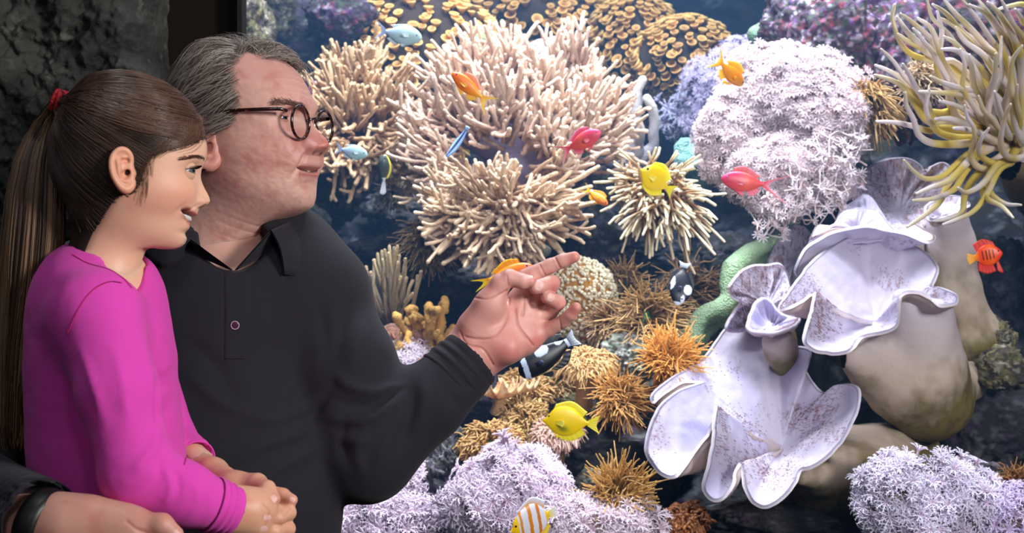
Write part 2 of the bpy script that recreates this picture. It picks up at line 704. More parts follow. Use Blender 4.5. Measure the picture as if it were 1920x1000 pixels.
rock(1850, 800, 2.95, 110, 90, 'dark brown rock low on the right', 24, DARKP, 0.6)
rock(1000, 480, 3.35, 45, 30, 'pale rock tip above the pointing finger', 25, PALE, 0.9)
rock(1110, 910, 2.75, 30, 30, 'small pale green rock beside the lower brown anemone', 26, PALE, 0.8)
rock(470, 50, 3.2, 40, 80, 'rock with tan crust in the upper corner beside the dark wall', 27, OLIV, 0.9)
rock(640, 30, 3.7, 60, 50, 'reddish encrusted rock at the top beside the golden polyps', 28, PURP, 0.7)
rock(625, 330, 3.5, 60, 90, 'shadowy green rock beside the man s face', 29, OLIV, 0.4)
rock(770, 470, 3.4, 110, 40, 'dark ledge below the tan fuzzy anemones', 30, DARKP, 0.6)
rock(760, 660, 3.05, 60, 50, 'pinkish brown rock under the golden branching coral', 31, [srgb(150, 105, 90), srgb(120, 80, 70), srgb(170, 140, 130), srgb(90, 70, 60)], 0.9)
rock(590, 420, 3.4, 30, 30, 'small speckled rock above the man s shoulder', 33, PALE, 0.7)

rock(2030, 330, 3.05, 95, 230, 'dark rock pillar at the right edge carrying the long tentacle anemone', 40, PURP, .45, hi=True)
rock(540, 70, 3.9, 100, 70, 'shadowy blue-brown rock in the open water between the man s hair and the golden polyps', 41, DARKP, .8)
rock(500, 20, 3.7, 50, 60, 'dark rock beside the tan crusted one in the upper left tank corner', 42, OLIV, .35)
rock(760, 395, 3.75, 80, 45, 'low dark blue rock behind the faint small anemone', 43, DARKP, .8)
rock(860, 520, 3.6, 110, 60, 'broad dark rock behind the pointing hand', 44, DARKP, .9)
rock(1000, 610, 3.35, 60, 45, 'dark rock between the fingers and the cauliflower coral', 45, DARKP, .9)
rock(1330, 400, 3.9, 90, 60, 'dark blue rock in the shade under the pale mint coral', 46, DARKP, .7)
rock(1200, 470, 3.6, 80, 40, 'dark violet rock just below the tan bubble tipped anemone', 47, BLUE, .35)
rock(1370, 500, 3.5, 60, 60, 'black-blue rock behind the top bend of the green ridge', 48, DARKP, .5)
rock(1240, 860, 2.95, 60, 60, 'dark rock left of the big round leather ear lobe', 49, PURP, .4)
rock(1060, 770, 3.0, 70, 40, 'tan crusted rock behind the yellow fish with the dusky patch', 50, OLIV, .9)
rock(660, 760, 3.0, 60, 60, 'dark rock hidden in the crook of the man s arm', 51, DARKP, .8)
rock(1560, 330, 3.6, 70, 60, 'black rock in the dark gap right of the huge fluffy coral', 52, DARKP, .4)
rock(1880, 540, 3.3, 60, 90, 'dark rock behind the flame red angelfish', 53, DARKP, .5)
rock(1830, 900, 2.75, 60, 40, 'reddish dark rock between the silvery coral and the right edge', 54, PURP, .4)
rock(1180, 350, 3.5, 60, 40, 'speckled pale rock to the left of the bright yellow upper fish', 55, PALE, .6)

# ------------------------------------------------------------------ soft-coral generators
M_FINGER = mat('finger coral flesh', (1, 1, 1), 0.65, attr=True, bump=[(420, 0.8, 0.003, 'voronoi')], sss=0.15, sssr=(1, 0.7, 0.5), sss_scale=0.01)
M_TENT = mat('tentacle flesh', (1, 1, 1), 0.45, attr=True, sss=0.2, sssr=(1, 0.8, 0.4), sss_scale=0.008, bump=[(160, 0.15, 0.002, 'noise')])
M_POLYP = mat('polyp flesh', (1, 1, 1), 0.6, attr=True, sss=0.0)
M_LEATHER = mat('leather coral flesh', (1, 1, 1), 0.6, attr=True, sss=0.12, sssr=(1, 0.8, 0.8), sss_scale=0.012,
                bump=[(260, 0.35, 0.002, 'noise'), (60, 0.25, 0.004, 'noise')])
M_MINT = mat('encrusting coral', (1, 1, 1), 0.8, attr=True, bump=[(300, 0.9, 0.004, 'voronoi')])


def fingers(mb, c, dr, n, length, rad, spread, colA, colB, m=7, depth=0.03, pw=1.0, curl=0.25, core=0.02):
    """n knobbly fingers fanning from c around direction dr"""
    dr = unit(np.asarray(dr, float))
    d = unit(dr + spread * rng.normal(size=(n, 3)) * np.array([1, 0.9, 1]))
    L = length * (0.55 + 0.6 * rng.random(n))
    s0 = c + rng.normal(size=(n, 3)) * core
    K = 9
    t = np.linspace(0, 1, K)
    sd = unit(rng.normal(size=(n, 3)))
    up = np.array([0, 0, 1.0])
    P = s0[:, None] + d[:, None] * (L[:, None] * t)[..., None] + (sd * curl + up * 0.25)[:, None] * (L[:, None] * t ** 2 * 0.45)[..., None]
    P += rng.normal(size=P.shape) * rad * 0.22
    R = rad * (0.85 + 0.3 * rng.random((n, 1))) * (1.15 - 0.25 * t)[None] * (1 + 0.16 * rng.normal(size=(n, K)))
    v, q, per = tubes(P, R, m)
    tt = np.concatenate([t, [1, 1]])[:, None]
    f = np.asarray(colA) * (1 - tt ** pw) + np.asarray(colB) * tt ** pw
    mb.add(v, q, col=tube_cols(n, per, m, f))
    # side buds
    k = rng.integers(3, K - 2, n)
    st = P[np.arange(n), k]
    d2 = unit(d + 0.8 * rng.normal(size=(n, 3)))
    tb = np.linspace(0, 1, 4)
    P2 = st[:, None] + d2[:, None] * (L[:, None] * 0.33 * tb)[..., None] + up * (L[:, None] * 0.1 * tb ** 2)[..., None]
    v, q, per = tubes(P2, rad * (0.95 - 0.2 * tb)[None].repeat(n, 0), m)
    tt = np.concatenate([0.5 + 0.5 * tb, [1, 1]])[:, None]
    mb.add(v, q, col=tube_cols(n, per, m, np.asarray(colA) * (1 - tt) + np.asarray(colB) * tt))


def finger_coral(name, label, cat, base, lobes, rad, colA, colB, stalk, stalkcol, group=None, m=7):
    root = empty(name, base, label, cat, group)
    for (px, py, Y, dx, dz, n, L) in lobes:
        mb = MB()
        c = W(px, py, Y)
        jit = 1 + 0.08 * rng.normal()
        fingers(mb, c, (dx, -0.45, dz), int(n * 1.9), L * 1.1, rad * .76, 0.42, np.array(colA) * jit, np.array(colB) * jit, m=m)
        mb.obj('branch', M_FINGER, root)
    s = SDF(*stalk['box'], 0.006)
    for a in stalk['caps']:
        s.cap(*a, k=0.03)
    v, q = s.mesh()
    v += vnormals(v, q) * (fbm(v * 25, 3, 4) * 0.008)[:, None]
    MB().add(v, q, col=stalkcol).obj('stalk', M_FINGER, root)
    return root


CREAM_A, CREAM_B = srgb(164, 126, 108), srgb(238, 210, 188)
Yc = 3.2
L1 = []
for (px, py, Y, dx, dz, n, L) in [
    (860, 215, 3.2, -0.5, 0.9, 26, .09), (905, 150, 3.22, -0.3, 1, 26, .085), (960, 150, 3.25, 0.0, 1, 24, .085), (1015, 185, 3.2, 0.1, 1, 24, .09),
    (1060, 130, 3.25, 0.2, 1, 24, .07), (1090, 200, 3.2, 0.5, .9, 26, .085), (1130, 235, 3.18, 0.9, .7, 24, .075), (1100, 275, 3.15, .8, .3, 20, .08),
    (830, 260, 3.15, -1, .5, 26, .085), (850, 320, 3.12, -1, 0.0, 26, .09), (900, 245, 3.12, -.3, .8, 26, .085), (950, 230, 3.12, 0, 1, 22, .09),
    (1000, 260, 3.1, .3, 1, 24, .08), (1045, 300, 3.08, .4, .7, 24, .08), (1030, 330, 3.08, .5, 0.2, 20, .07), (880, 360, 3.06, -1, -.2, 26, .09),
    (1075, 240, 3.1, .4, 1, 22, .08), (870, 175, 3.2, -.8, .6, 18, .09)]:
    L1.append((px, py, Y, dx, dz, n, L))
finger_coral('finger_leather_coral', 'largest cream finger coral, the spreading bush in the middle of the tank', 'coral',
             W(970, 440, 3.3), L1, 0.0064, CREAM_A, CREAM_B,
             dict(box=(W(760, 450, 3.4) - [0, .45, 0], W(1180, 90, 3.4) + [0, .25, 0]),
                  caps=[(W(990, 400, 3.35), W(970, 300, 3.3), .06, .05), (W(970, 300, 3.3), W(880, 250, 3.25), .045, .03), (W(970, 300, 3.3), W(1070, 220, 3.28), .05, .035),
                        (W(970, 300, 3.3), W(965, 190, 3.3), .045, .03), (W(960, 330, 3.25), W(880, 340, 3.2), .035, .02)]), srgb(170, 150, 178))
L2 = [(900, 385, 3.05, -1, .1, 24, .1), (880, 400, 3.03, -1, -.4, 24, .09), (920, 410, 3.02, -.4, -1, 24, .1), (950, 410, 3.02, .1, -1, 24, .1), (975, 400, 3.02, .6, -.8, 24, .1),
      (990, 385, 3.03, 1, -.3, 24, .09), (950, 380, 3.0, 0, .1, 14, .07), (930, 375, 3.05, -.3, .8, 14, .06)]
L2 = [(a, b_, c, d, e, n, L * 1.15) for (a, b_, c, d, e, n, L) in L2]
finger_coral('finger_leather_coral', 'drooping tan finger coral hanging under the largest cream one', 'coral', W(950, 400, 3.2), L2, 0.0058,
             srgb(150, 112, 84), srgb(232, 204, 172),
             dict(box=(W(840, 460, 3.3) - [0, .3, 0], W(1060, 300, 3.3) + [0, .15, 0]), caps=[(W(960, 350, 3.3), W(940, 395, 3.1), .04, .035)]), srgb(140, 110, 100))
L3 = [(640, 180, 3.35, -.5, 1, 22, .085), (680, 170, 3.35, .1, 1, 24, .09), (710, 210, 3.3, .6, .8, 22, .085), (620, 220, 3.3, -1, .4, 20, .08), (660, 225, 3.28, 0, .7, 24, .08),
      (720, 260, 3.25, 1, -.1, 24, .085), (700, 285, 3.22, .7, -.6, 24, .09), (660, 290, 3.22, -.1, -.6, 20, .08), (625, 270, 3.22, -.7, -.2, 20, .07), (735, 300, 3.25, 1, -.3, 20, .08)]
finger_coral('finger_leather_coral', 'tan finger coral behind the far lens of the man s glasses', 'coral', W(650, 330, 3.5), L3, 0.0062, srgb(150, 112, 80), srgb(226, 192, 152),
             dict(box=(W(590, 360, 3.45) - [0, .3, 0], W(760, 150, 3.45) + [0, .2, 0]), caps=[(W(650, 330, 3.5), W(665, 230, 3.35), .05, .045)]), srgb(120, 90, 85))


def branch_coral(name, label, base, tips, rad, col, colt, cat='coral', Y=3.3, m=8, bend=.3):
    """bare antler branches from one base to each tip (px, py, dY)"""
    root = empty(name, W(*base), label, cat)
    bw = W(*base)
    for tp in tips:
        e = W(tp[0], tp[1], base[2] + tp[2])
        mid = bw + (e - bw) * 0.45 + np.array([(bw[0] - e[0]) * -bend * .5, 0, -abs(e[0] - bw[0]) * bend])
        P = spl([bw, mid, e], 12)
        P[1:-1] += rng.normal(size=(10, 3)) * rad * .25
        P += (np.sin(np.linspace(0, PI, 12)) ** 1)[:, None] * rng.normal(size=3) * rad * 1.6
        t = np.linspace(0, 1, 12)
        v, q, per = tubes(P, (rad * (1.25 - .35 * t))[None], m)
        f = np.asarray(col) + (np.asarray(colt) - col) * np.concatenate([t, [1, 1]])[:, None] ** 2
        MB().add(v, q, col=tube_cols(1, per, m, f)).obj('branch', M_FINGER, root)
    return root


branch_coral('antler_coral', 'smooth grey forked antler coral right of the largest cream coral', (1165, 330, 3.3),
             [(1150, 215, .02), (1205, 150, 0), (1213, 185, -.02), (1196, 230, -.04), (1180, 190, .05)], .0125, srgb(150, 145, 160), srgb(210, 205, 205), bend=.15)
tips = []
for i in range(34):
    a = rng.uniform(-1, 1)
    tips.append((735 + a * 52 + rng.normal() * 4, 470 + 45 * abs(a) ** 1.5 + rng.uniform(-14, 50), rng.uniform(-.06, .05)))
branch_coral('spiky_sea_rod', 'upright bristly grey-brown sea rod beside the man s shoulder', (735, 620, 3.1), tips, .0042, srgb(95, 80, 70), srgb(205, 180, 140), bend=.25, m=6)

# golden lobed branching coral right of it
root = empty('golden_soft_coral', W(800, 665, 3.05), 'golden yellow knobbly coral between the man s arm and the grey-brown sea rod', 'coral')
for i in range(22):
    a = rng.uniform(-1, 1)
    st = W(800 + a * 18, 660, 3.05)
    e = W(802 + a * 58, 575 + 42 * abs(a) ** 2 + rng.uniform(-12, 50), 3.0 + rng.uniform(-.05, .05))
    P = spl([st, (st + e) / 2 + rng.normal(size=3) * .006, e, e + rng.normal(size=3) * .014 + [0.004, 0, -.004]], 14)
    P += rng.normal(size=P.shape) * .0016
    v, q, per = tubes(P, (.0085 * (1 + .2 * rng.normal(size=14)))[None], 8)
    MB().add(v, q, col=srgb(222, 172, 88) * rng.uniform(.75, 1.1)).obj('branch', M_FINGER, root)

# ---------------- golden button polyps on dark domes, far back
def cup_template():
    prof = [(0.15, -1.2), (.5, -.6), (.85, 0), (1, .28), (.93, .36), (.72, .22), (.35, .06), (0.02, .02)]
    n = 12
    a = np.arange(n) * 2 * PI / n
    v = np.array([[r * math.cos(x), r * math.sin(x), z] for r, z in prof for x in a])
    q = grid_quads(len(prof), n, True)
    pc = np.array([srgb(120, 80, 40), srgb(180, 130, 60), srgb(235, 185, 95), srgb(255, 222, 150), srgb(245, 198, 112), srgb(205, 150, 72), srgb(165, 112, 54), srgb(130, 86, 42)])  # inner rings darkened: shade inside the cup put into the colour, for crescents
    return v, q, np.repeat(pc, n, 0)


CUPV, CUPQ, CUPC = cup_template()


def polyp_dome(label, px, py, Y, rx, ry, n, cr, tint=1.0, seed=0, amax=None):
    s = Y / FPX
    c = W(px, py, Y)
    root = empty('button_polyp_colony', c - [0, 0, ry * s * .8], label, 'coral', None)
    v, f = ICO5
    R = np.array([rx * s, (rx + ry) / 2 * s * .8, ry * s])
    r = 1 + .12 * fbm(v * 2.2, 3, seed)
    MB().add(v * r[:, None] * R + c, tris=f, col=srgb(58, 40, 26) * tint).obj('base', M_FINGER, root)
    i = np.arange(n)
    ph = i * 2.39996 + rng.normal(size=n) * .12
    z = 1 - 2 * (i + .5) / n
    u = np.stack([np.sqrt(1 - z * z) * np.cos(ph), np.sqrt(1 - z * z) * np.sin(ph), z], -1)
    u = u[(u[:, 1] < .35)]
    n = len(u)
    rr = 1 + .12 * fbm(u * 2.2, 3, seed)
    L = c + u * rr[:, None] * R + u * cr * .9
    D = unit(u / R + 0) * 1.0 + np.array([0, 0, .95]) + rng.normal(size=(n, 3)) * .18
    v, q, t, col = scatter(CUPV, CUPQ, None, frames(D), L, cr * rng.uniform(.7, 1.25, n), CUPC, tint * rng.uniform(.75, 1.15, (n, 1)) * np.ones((n, 3)))
    tag(MB().add(v, q, col=col).obj('polyps', M_POLYP, root), kind='stuff')
    return root


polyp_dome('wide golden button polyp dome behind the pale blue fish at the top', 770, 110, 3.85, 165, 120, 700, .0135, 1.0, 1)
polyp_dome('lower golden button polyp cluster left of the orange fish', 790, 270, 3.8, 75, 85, 300, .0125, .85, 2)
polyp_dome('blurred golden polyp bank along the top behind the cream coral', 1000, 40, 4.1, 150, 55, 360, .015, .75, 3)
polyp_dome('tall brown polyp dome, the one touching the top edge right of the cream coral', 1190, 75, 3.95, 72, 85, 330, .0135, .72, 4)
polyp_dome('rounded brown polyp dome beside the open blue water', 1285, 110, 3.85, 85, 72, 330, .0135, .76, 5)
polyp_dome('faint polyp cluster hanging below the brown domes', 1205, 185, 4.0, 60, 40, 90, .0125, .6, 6)

# ---------------- feathery pulsing xenia colonies
def xenia_polyp(nt=8, pin=3, seed=0, L=1.0):
    r = np.random.default_rng(seed)
    V, Q, T, C, n = [], [], [], [], 0
    a = np.arange(nt) * 2 * PI / nt + r.normal(size=nt) * .12
    t = np.linspace(0, 1, 5)
    el = .35 + r.normal(size=nt) * .18
    P = np.zeros((nt, 5, 3))
    for i in range(nt):
        rad = t * L
        z = np.sin(t * 1.9) * .45 * (1 + el[i])
        P[i] = np.stack([rad * math.cos(a[i]), rad * math.sin(a[i]), z], -1)
    v, q, per = tubes(P, (.085 * (1.1 - .55 * t))[None].repeat(nt, 0), 4, cap=False)
    cc = np.array([srgb(205, 180, 185), srgb(225, 205, 215), srgb(240, 226, 236), srgb(248, 240, 248), srgb(255, 250, 255)])
    V.append(v); Q.append(q); C.append(tube_cols(nt, per, 4, cc)); n += len(v)
    for i in range(nt):
        for k in range(pin):
            tt = .35 + .6 * k / max(pin - 1, 1)
            p = np.array([np.interp(tt, t, P[i][:, j]) for j in range(3)])
            d = unit(P[i][-1] - P[i][0])
            sd = unit(np.cross(d, [0, 0, 1]))
            for sg in (1, -1):
                e = p + (sd * sg * .30 + d * .16 + np.array([0, 0, .06])) * (1.1 - .5 * tt)
                w2 = d * .05
                V.append(np.array([p - w2, p + w2, e])); T.append([[n, n + 1, n + 2]]); C.append(np.tile(srgb(245, 236, 245), (3, 1))); n += 3
    # stem
    v, q, per = tubes(np.array([[[0, 0, -1.6], [0.03, 0, -.8], [0, 0, .05]]]), np.array([[.16, .14, .16]]), 5, cap=False)
    V.append(v); Q.append(q + n); C.append(np.tile(srgb(200, 178, 176), (len(v), 1))); n += len(v)
    return np.concatenate(V), np.concatenate(Q), np.concatenate(T), np.concatenate(C)


XT = [xenia_polyp(8, 3, s, 1.0) for s in range(3)]


def xenia(label, blobs, n, size, tint, seed=0, name='pulsing_xenia', basecol=srgb(150, 125, 122), h=.009, dirb=(0, -.35, .25), stems=0, grp=None):
    """blobs: (px, py, Y, rpx, rpy)"""
    Yb = blobs[0][2]
    cs = [(W(a, b_, Y), rx * Y / FPX, ry * Y / FPX) for a, b_, Y, rx, ry in blobs]
    lo = np.min([c - [rx, max(rx, ry), ry] for c, rx, ry in cs], 0) - .03
    hi = np.max([c + [rx, max(rx, ry), ry] for c, rx, ry in cs], 0) + .03
    s = SDF(lo, hi, h)
    for c, rx, ry in cs:
        s.ell(c, (rx, (rx + ry) * .45, ry), k=.02)
    v, q = s.mesh()
    nn = vnormals(v, q)
    v = v + nn * (fbm(v * (12 if n > 2000 else 24) + seed, 3, seed) * (.042 if n > 2000 else .026))[:, None]
    cbase = np.array([(lo[0] + hi[0]) / 2, (lo[1] + hi[1]) / 2 + .02, lo[2] + .02])
    root = empty(name, cbase, label, 'coral', grp)
    MB().add(v, q, col=basecol).obj('base', M_POLYP, root)
    ok = np.where(nn[:, 1] < .35)[0]
    pick = rng.choice(ok, n)
    nn2 = unit(nn[pick] + np.array(dirb) + rng.normal(size=(n, 3)) * .28)
    mb = MB()
    cl = np.clip(1 + .4 * fbm(v[pick] * 22, 2, seed + 2), .55, 1.15)[:, None]
    sz = size * rng.uniform(.7, 1.25, n)
    L = v[pick] + nn2 * size * 1.0 * rng.uniform(.5, 1.6, (n, 1)) + rng.normal(size=(n, 3)) * size * .3
    Fm = frames(nn2, rng.uniform(0, 6.28, n))
    for k in range(3):
        sl = slice(k, None, 3)
        tv, tq, tt, tc = XT[k]
        vv, qq, t3, cc = scatter(tv, tq, tt, Fm[sl], L[sl], sz[sl], tc, cl[sl] * np.array(tint)[None])
        mb.add(vv, qq, t3, cc)
    tag(mb.obj('polyps', M_POLYP, root), kind='stuff')
    if stems:   # loose polyps hanging on visible pale stems
        mb = MB()
        for i in range(stems):
            a, b_, Y = STEMPTS[i % len(STEMPTS)]
            p1 = W(a + rng.normal() * 12, b_ + rng.normal() * 12, Y)
            p0 = p1 + np.array([-.012 + rng.normal() * .03, .05, .03 + rng.random() * .04])
            P = spl([p0, (p0 + p1) / 2 + rng.normal(size=3) * .012, p1], 7)
            vv, qq, per = tubes(P[None], np.full((1, 7), .0013), 5)
            mb.add(vv, qq, col=srgb(215, 205, 205))
            tv, tq, tt, tc = XT[i % 3]
            d = unit(P[-1] - P[-2] + rng.normal(size=3) * .3)[None]
            for dd in range(1):
                vv, qq, t3, cc = scatter(tv, tq, tt, frames(d), P[-1][None], [size * 1.0], tc, np.ones((1, 3)))
                mb.add(vv, qq, t3, cc)
        tag(mb.obj('hanging_polyps', M_POLYP, root), kind='stuff')
    return root


STEMPTS = [(1440, 420, 2.95), (1480, 400, 2.93), (1520, 380, 2.92), (1560, 350, 2.9), (1590, 310, 2.9), (1600, 270, 2.92), (1420, 390, 2.97), (1500, 345, 2.9), (1545, 300, 2.9),
           (1460, 380, 2.93), (1510, 410, 2.93), (1575, 385, 2.92), (1610, 330, 2.95), (1475, 430, 2.95)]
xenia('huge fluffy pinkish white soft coral above the white leather corals',
      [(1400, 260, 3.1, 80, 75), (1470, 200, 3.1, 95, 85), (1530, 240, 3.05, 80, 85), (1450, 150, 3.15, 70, 50), (1430, 330, 3.02, 55, 45), (1500, 320, 3.0, 70, 60), (1560, 170, 3.1, 45, 45), (1545, 340, 3.0, 45, 50), (1460, 370, 3.0, 45, 30)],
      3300, .0118, (.80, .73, .73), 1, stems=90)
xenia('blurry violet fluffy soft coral behind the swimming orange fish on the right', [(1355, 180, 3.6, 60, 75), (1400, 130, 3.6, 55, 50), (1330, 230, 3.6, 35, 40)], 620, .012, (.62, .62, .85), 2,
      basecol=srgb(90, 88, 130), h=.012)
xenia('sparse wispy blue polyps in the open blue water', [(1272, 215, 3.7, 20, 16)], 26, .022, (.5, .56, .75), 3, basecol=srgb(60, 66, 95), h=.012)
xenia('lilac fluffy soft coral below the man s elbow', [(700, 950, 2.75, 70, 60), (760, 920, 2.78, 50, 50), (660, 985, 2.72, 60, 50), (740, 990, 2.7, 70, 40)], 640, .0165, (.86, .80, .9), 4)
xenia('lilac fluffy soft coral behind the striped butterflyfish', [(960, 920, 2.65, 75, 50), (920, 950, 2.63, 55, 45), (985, 885, 2.68, 40, 28), (1010, 950, 2.63, 40, 40)], 640, .0165, (.86, .8, .9), 5)
xenia('small lilac tuft of soft coral seen through the crook of the man s arm', [(765, 690, 2.98, 28, 26), (780, 670, 3.0, 22, 18)], 110, .012, (.8, .78, .85), 6)
xenia('pink-white soft coral at the bottom edge right of the butterflyfish', [(1110, 985, 2.58, 70, 30), (1170, 1000, 2.58, 55, 28), (1060, 995, 2.58, 40, 25)], 400, .0155, (.88, .82, .87), 7)
xenia('silvery feathery soft coral under the foot of the leather coral', [(1700, 930, 2.5, 75, 45), (1780, 930, 2.5, 70, 45), (1740, 970, 2.5, 90, 50), (1665, 960, 2.5, 45, 40)], 560, .0155, (.86, .86, .98), 8)
xenia('lilac soft coral tuft in the bottom right corner', [(1900, 970, 2.5, 45, 35), (1870, 995, 2.5, 40, 25)], 160, .0155, (.8, .74, .98), 9)
# ------------------------------------------------------------------ small anemones and mushroom corals
def anemone(label, px, py, Y, rpx, n, face, colA, colB, disc=srgb(110, 150, 110), rad=.0028, stalk=None, droop=.25, name='sea_anemone', tips=None, wig=.2, grp=None, m=5):
    s = Y / FPX
    r = rpx * s
    c = W(px, py, Y)
    z = unit(np.array(face, float))[None]
    F = frames(z)[0]
    base = c - F[:, 2] * r * .5
    root = empty(name, base if stalk is None else W(*stalk[0][:3]), label, 'coral' if 'coral' in name else 'anemone', grp)
    frill = 'mushroom' in name or 'flower' in name
    n = int(n * (1.9 if not frill else 1.7))
    rad = rad * (.62 if not frill else .72)
    K = 10
    t = np.linspace(0, 1, K)
    ph = rng.uniform(0, 2 * PI, n)
    q0 = np.sqrt(rng.uniform(.02, 1, n))
    el = (1 - q0) * 1.2 + rng.normal(size=n) * .15
    L = r * rng.uniform(.75, 1.1, n) * (1 - .15 * q0) * (.30 if frill else 1)
    sp_ = .8 if frill else .32
    st = np.stack([q0 * r * sp_ * np.cos(ph), q0 * r * sp_ * np.sin(ph), (r * .22 * (1 - q0 ** 2) + r * .10 * np.sin(ph * 5 + px) * q0) if frill else 0 * ph], -1)
    wig = wig * (.35 if frill else 1)
    d = np.stack([np.cos(el) * np.cos(ph), np.cos(el) * np.sin(ph), np.sin(el) + .25], -1)
    P = st[:, None] + d[:, None] * (L[:, None] * t)[..., None]
    wv = rng.normal(size=(n, 3)) * wig
    P += wv[:, None] * (r * t ** 2)[None, :, None] + (rng.normal(size=(n, 3)) * wig * .7)[:, None] * (r * np.sin(t * PI * 1.5))[None, :, None]
    P[:, :, 2] += (.12 * r * np.sin(t * PI) + (0 if frill else .26) * r * t ** 2.5)[None]
    P = P @ F.T + c
    P[:, :, 2] -= droop * r * (.35 if frill else 1) * (t ** 2)[None]
    R = rad * (1.25 - .6 * t)[None] * rng.uniform(.8, 1.2, (n, 1))
    if tips:
        R[:, -2:] *= tips[0]
    v, q, per = tubes(P, R, m)
    tt = np.concatenate([t, [1, 1]])[:, None]
    f = np.asarray(colA) * (1 - tt) + np.asarray(colB) * tt
    if tips:
        f[-4:] = tips[1]
    cols = tube_cols(n, per, m, f) * np.repeat(rng.uniform(.75, 1.15, n), per)[:, None]
    ob = MB().add(v, q, col=cols).obj('tentacles', M_TENT, root)
    ob['kind'] = 'stuff'
    v, q = uvsphere(c, (r * .82, r * .82, r * .24) if frill else (r * .38, r * .38, r * .14), 28, 12, F)
    MB().add(v, q, col=disc).obj('oral_disc', M_TENT, root)
    if stalk:
        pts = [W(*p[:3]) for p in stalk]
        rd = [p[3] * p[2] / FPX for p in stalk]
        pp = spl(pts, 16)
        rr = spl(np.array(rd)[:, None], 16)[:, 0]
        v, q, per = tubes(pp[None], rr[None], 18, cap=False)
        v += unit(v - np.repeat(pp, 18, 0)) * (fbm(v * 40, 2) * .002)[:, None]
        MB().add(v, q, col=srgb(205, 165, 120)).obj('stalk', M_TENT, root)
    else:
        e = c + F[:, 2] * -r * .9 + np.array([0, .02, -.01])
        v, q, per = tubes(np.array([[e, (e + c) / 2, c]]), np.array([[r * .5, r * .3, r * .36]]), 14, cap=False)
        MB().add(v, q, col=np.asarray(colA) * .8).obj('column', M_TENT, root)
    return root


BR_A, BR_B = srgb(112, 82, 48), srgb(206, 168, 116)
OR_A, OR_B = srgb(160, 100, 40), srgb(226, 168, 96)
TAN_A, TAN_B = srgb(140, 108, 74), srgb(205, 172, 132)
anemone('tan bubble tipped anemone right under the yellow fish above the hand', 1228, 368, 3.0, 60, 210, (.2, -.65, .7), srgb(100, 72, 46), srgb(166, 128, 86), rad=.0056, droop=.75, wig=.38,
        tips=(1.2, srgb(235, 222, 190)), disc=srgb(120, 95, 65), name='bubble_tip_anemone')
anemone('brown star shaped anemone with green centre left of the green ridge', 1212, 595, 2.95, 62, 130, (.1, -1, .3), BR_A, BR_B, disc=srgb(70, 150, 100), rad=.0028)
anemone('dim brown anemone behind the black and white fish beside the green ridge', 1290, 545, 3.15, 62, 110, (.1, -1, .2), srgb(96, 72, 48), srgb(160, 124, 84), rad=.0026)
anemone('brown anemone upper neighbour of the star shaped one', 1170, 535, 3.15, 45, 90, (0, -1, .3), srgb(100, 76, 48), srgb(170, 138, 92), disc=srgb(80, 140, 90), rad=.0026)
anemone('small orange-brown anemone between the cauliflower coral and the star anemone', 1140, 605, 3.0, 38, 80, (-.1, -1, .3), OR_A, TAN_B, rad=.0026)
anemone('lower small tan anemone just above the pale grey rock', 1175, 640, 2.98, 30, 80, (0, -1, .35), BR_A, TAN_B, rad=.0026)
anemone('bright orange shaggy anemone under the green ridge coral', 1255, 680, 2.75, 52, 190, (0, -.75, .75), OR_A, srgb(245, 180, 95), rad=.0026, droop=.15, disc=srgb(190, 120, 60))
anemone('orange-brown anemone with drooping tentacles beside the large leather lobe', 1160, 752, 2.75, 50, 190, (.1, -.85, .55), BR_A, OR_B, rad=.0024, droop=.3, disc=srgb(170, 190, 170))
anemone('brown anemone at the bottom, between the striped butterflyfish and the lowest leather coral', 1158, 935, 2.6, 58, 150, (.15, -.6, .75), BR_A, srgb(220, 170, 100), rad=.0023, droop=.1, disc=srgb(170, 190, 160))
anemone('small faint tan anemone just right of the narrow grey upright fish', 735, 365, 3.4, 30, 80, (.3, -1, 0), srgb(110, 96, 80), srgb(160, 145, 120), disc=srgb(120, 120, 100), rad=.0026, droop=.1)
anemone('dim brown fuzzy anemone hanging left of the drooping finger coral', 805, 445, 3.2, 48, 150, (0, -1, -.1), srgb(92, 74, 52), srgb(168, 136, 92), disc=srgb(110, 130, 100), rad=.0022, droop=.3)
anemone('golden brown anemone tucked between purple rock and the long tentacles', 1625, 185, 3.05, 52, 150, (-.1, -.9, -.3), srgb(130, 98, 56), srgb(200, 160, 100), rad=.0026, droop=.5,
        stalk=[(1690, 225, 3.12, 14), (1665, 205, 3.1, 12), (1635, 190, 3.08, 13)])
anemone('pale tan anemone half hidden behind the long tentacles', 1725, 150, 3.0, 40, 100, (-.1, -1, -.1), srgb(150, 120, 90), srgb(215, 190, 160), rad=.0026)
anemone('dull orange anemone at the bottom right corner above the lilac tuft', 1905, 905, 2.6, 34, 90, (-.2, -.8, .5), srgb(120, 80, 50), srgb(190, 140, 90), rad=.0024)
anemone('brown flowery soft coral under the cuff, left of the yellow fish', 920, 840, 2.75, 60, 460, (0, -.7, .7), srgb(120, 86, 46), srgb(205, 160, 98), rad=.0032, droop=.35, name='flower_soft_coral', wig=.3,
        stalk=[(925, 905, 2.8, 26), (922, 875, 2.78, 22), (920, 845, 2.76, 26)])
anemone('shaggy tan soft coral behind the yellow fish face', 985, 790, 2.85, 48, 260, (0, -.8, .6), srgb(130, 96, 58), srgb(214, 174, 112), rad=.003, wig=.3, name='flower_soft_coral', disc=srgb(150, 130, 80))
anemone('pink flecked mushroom soft coral below the yellow fish belly', 1045, 815, 2.75, 50, 320, (0, -.45, .9), srgb(170, 130, 105), srgb(228, 190, 178), rad=.0026, droop=.5, wig=.22, name='mushroom_soft_coral',
        stalk=[(1042, 880, 2.8, 18), (1045, 850, 2.78, 14), (1045, 822, 2.76, 22)], disc=srgb(200, 160, 150))
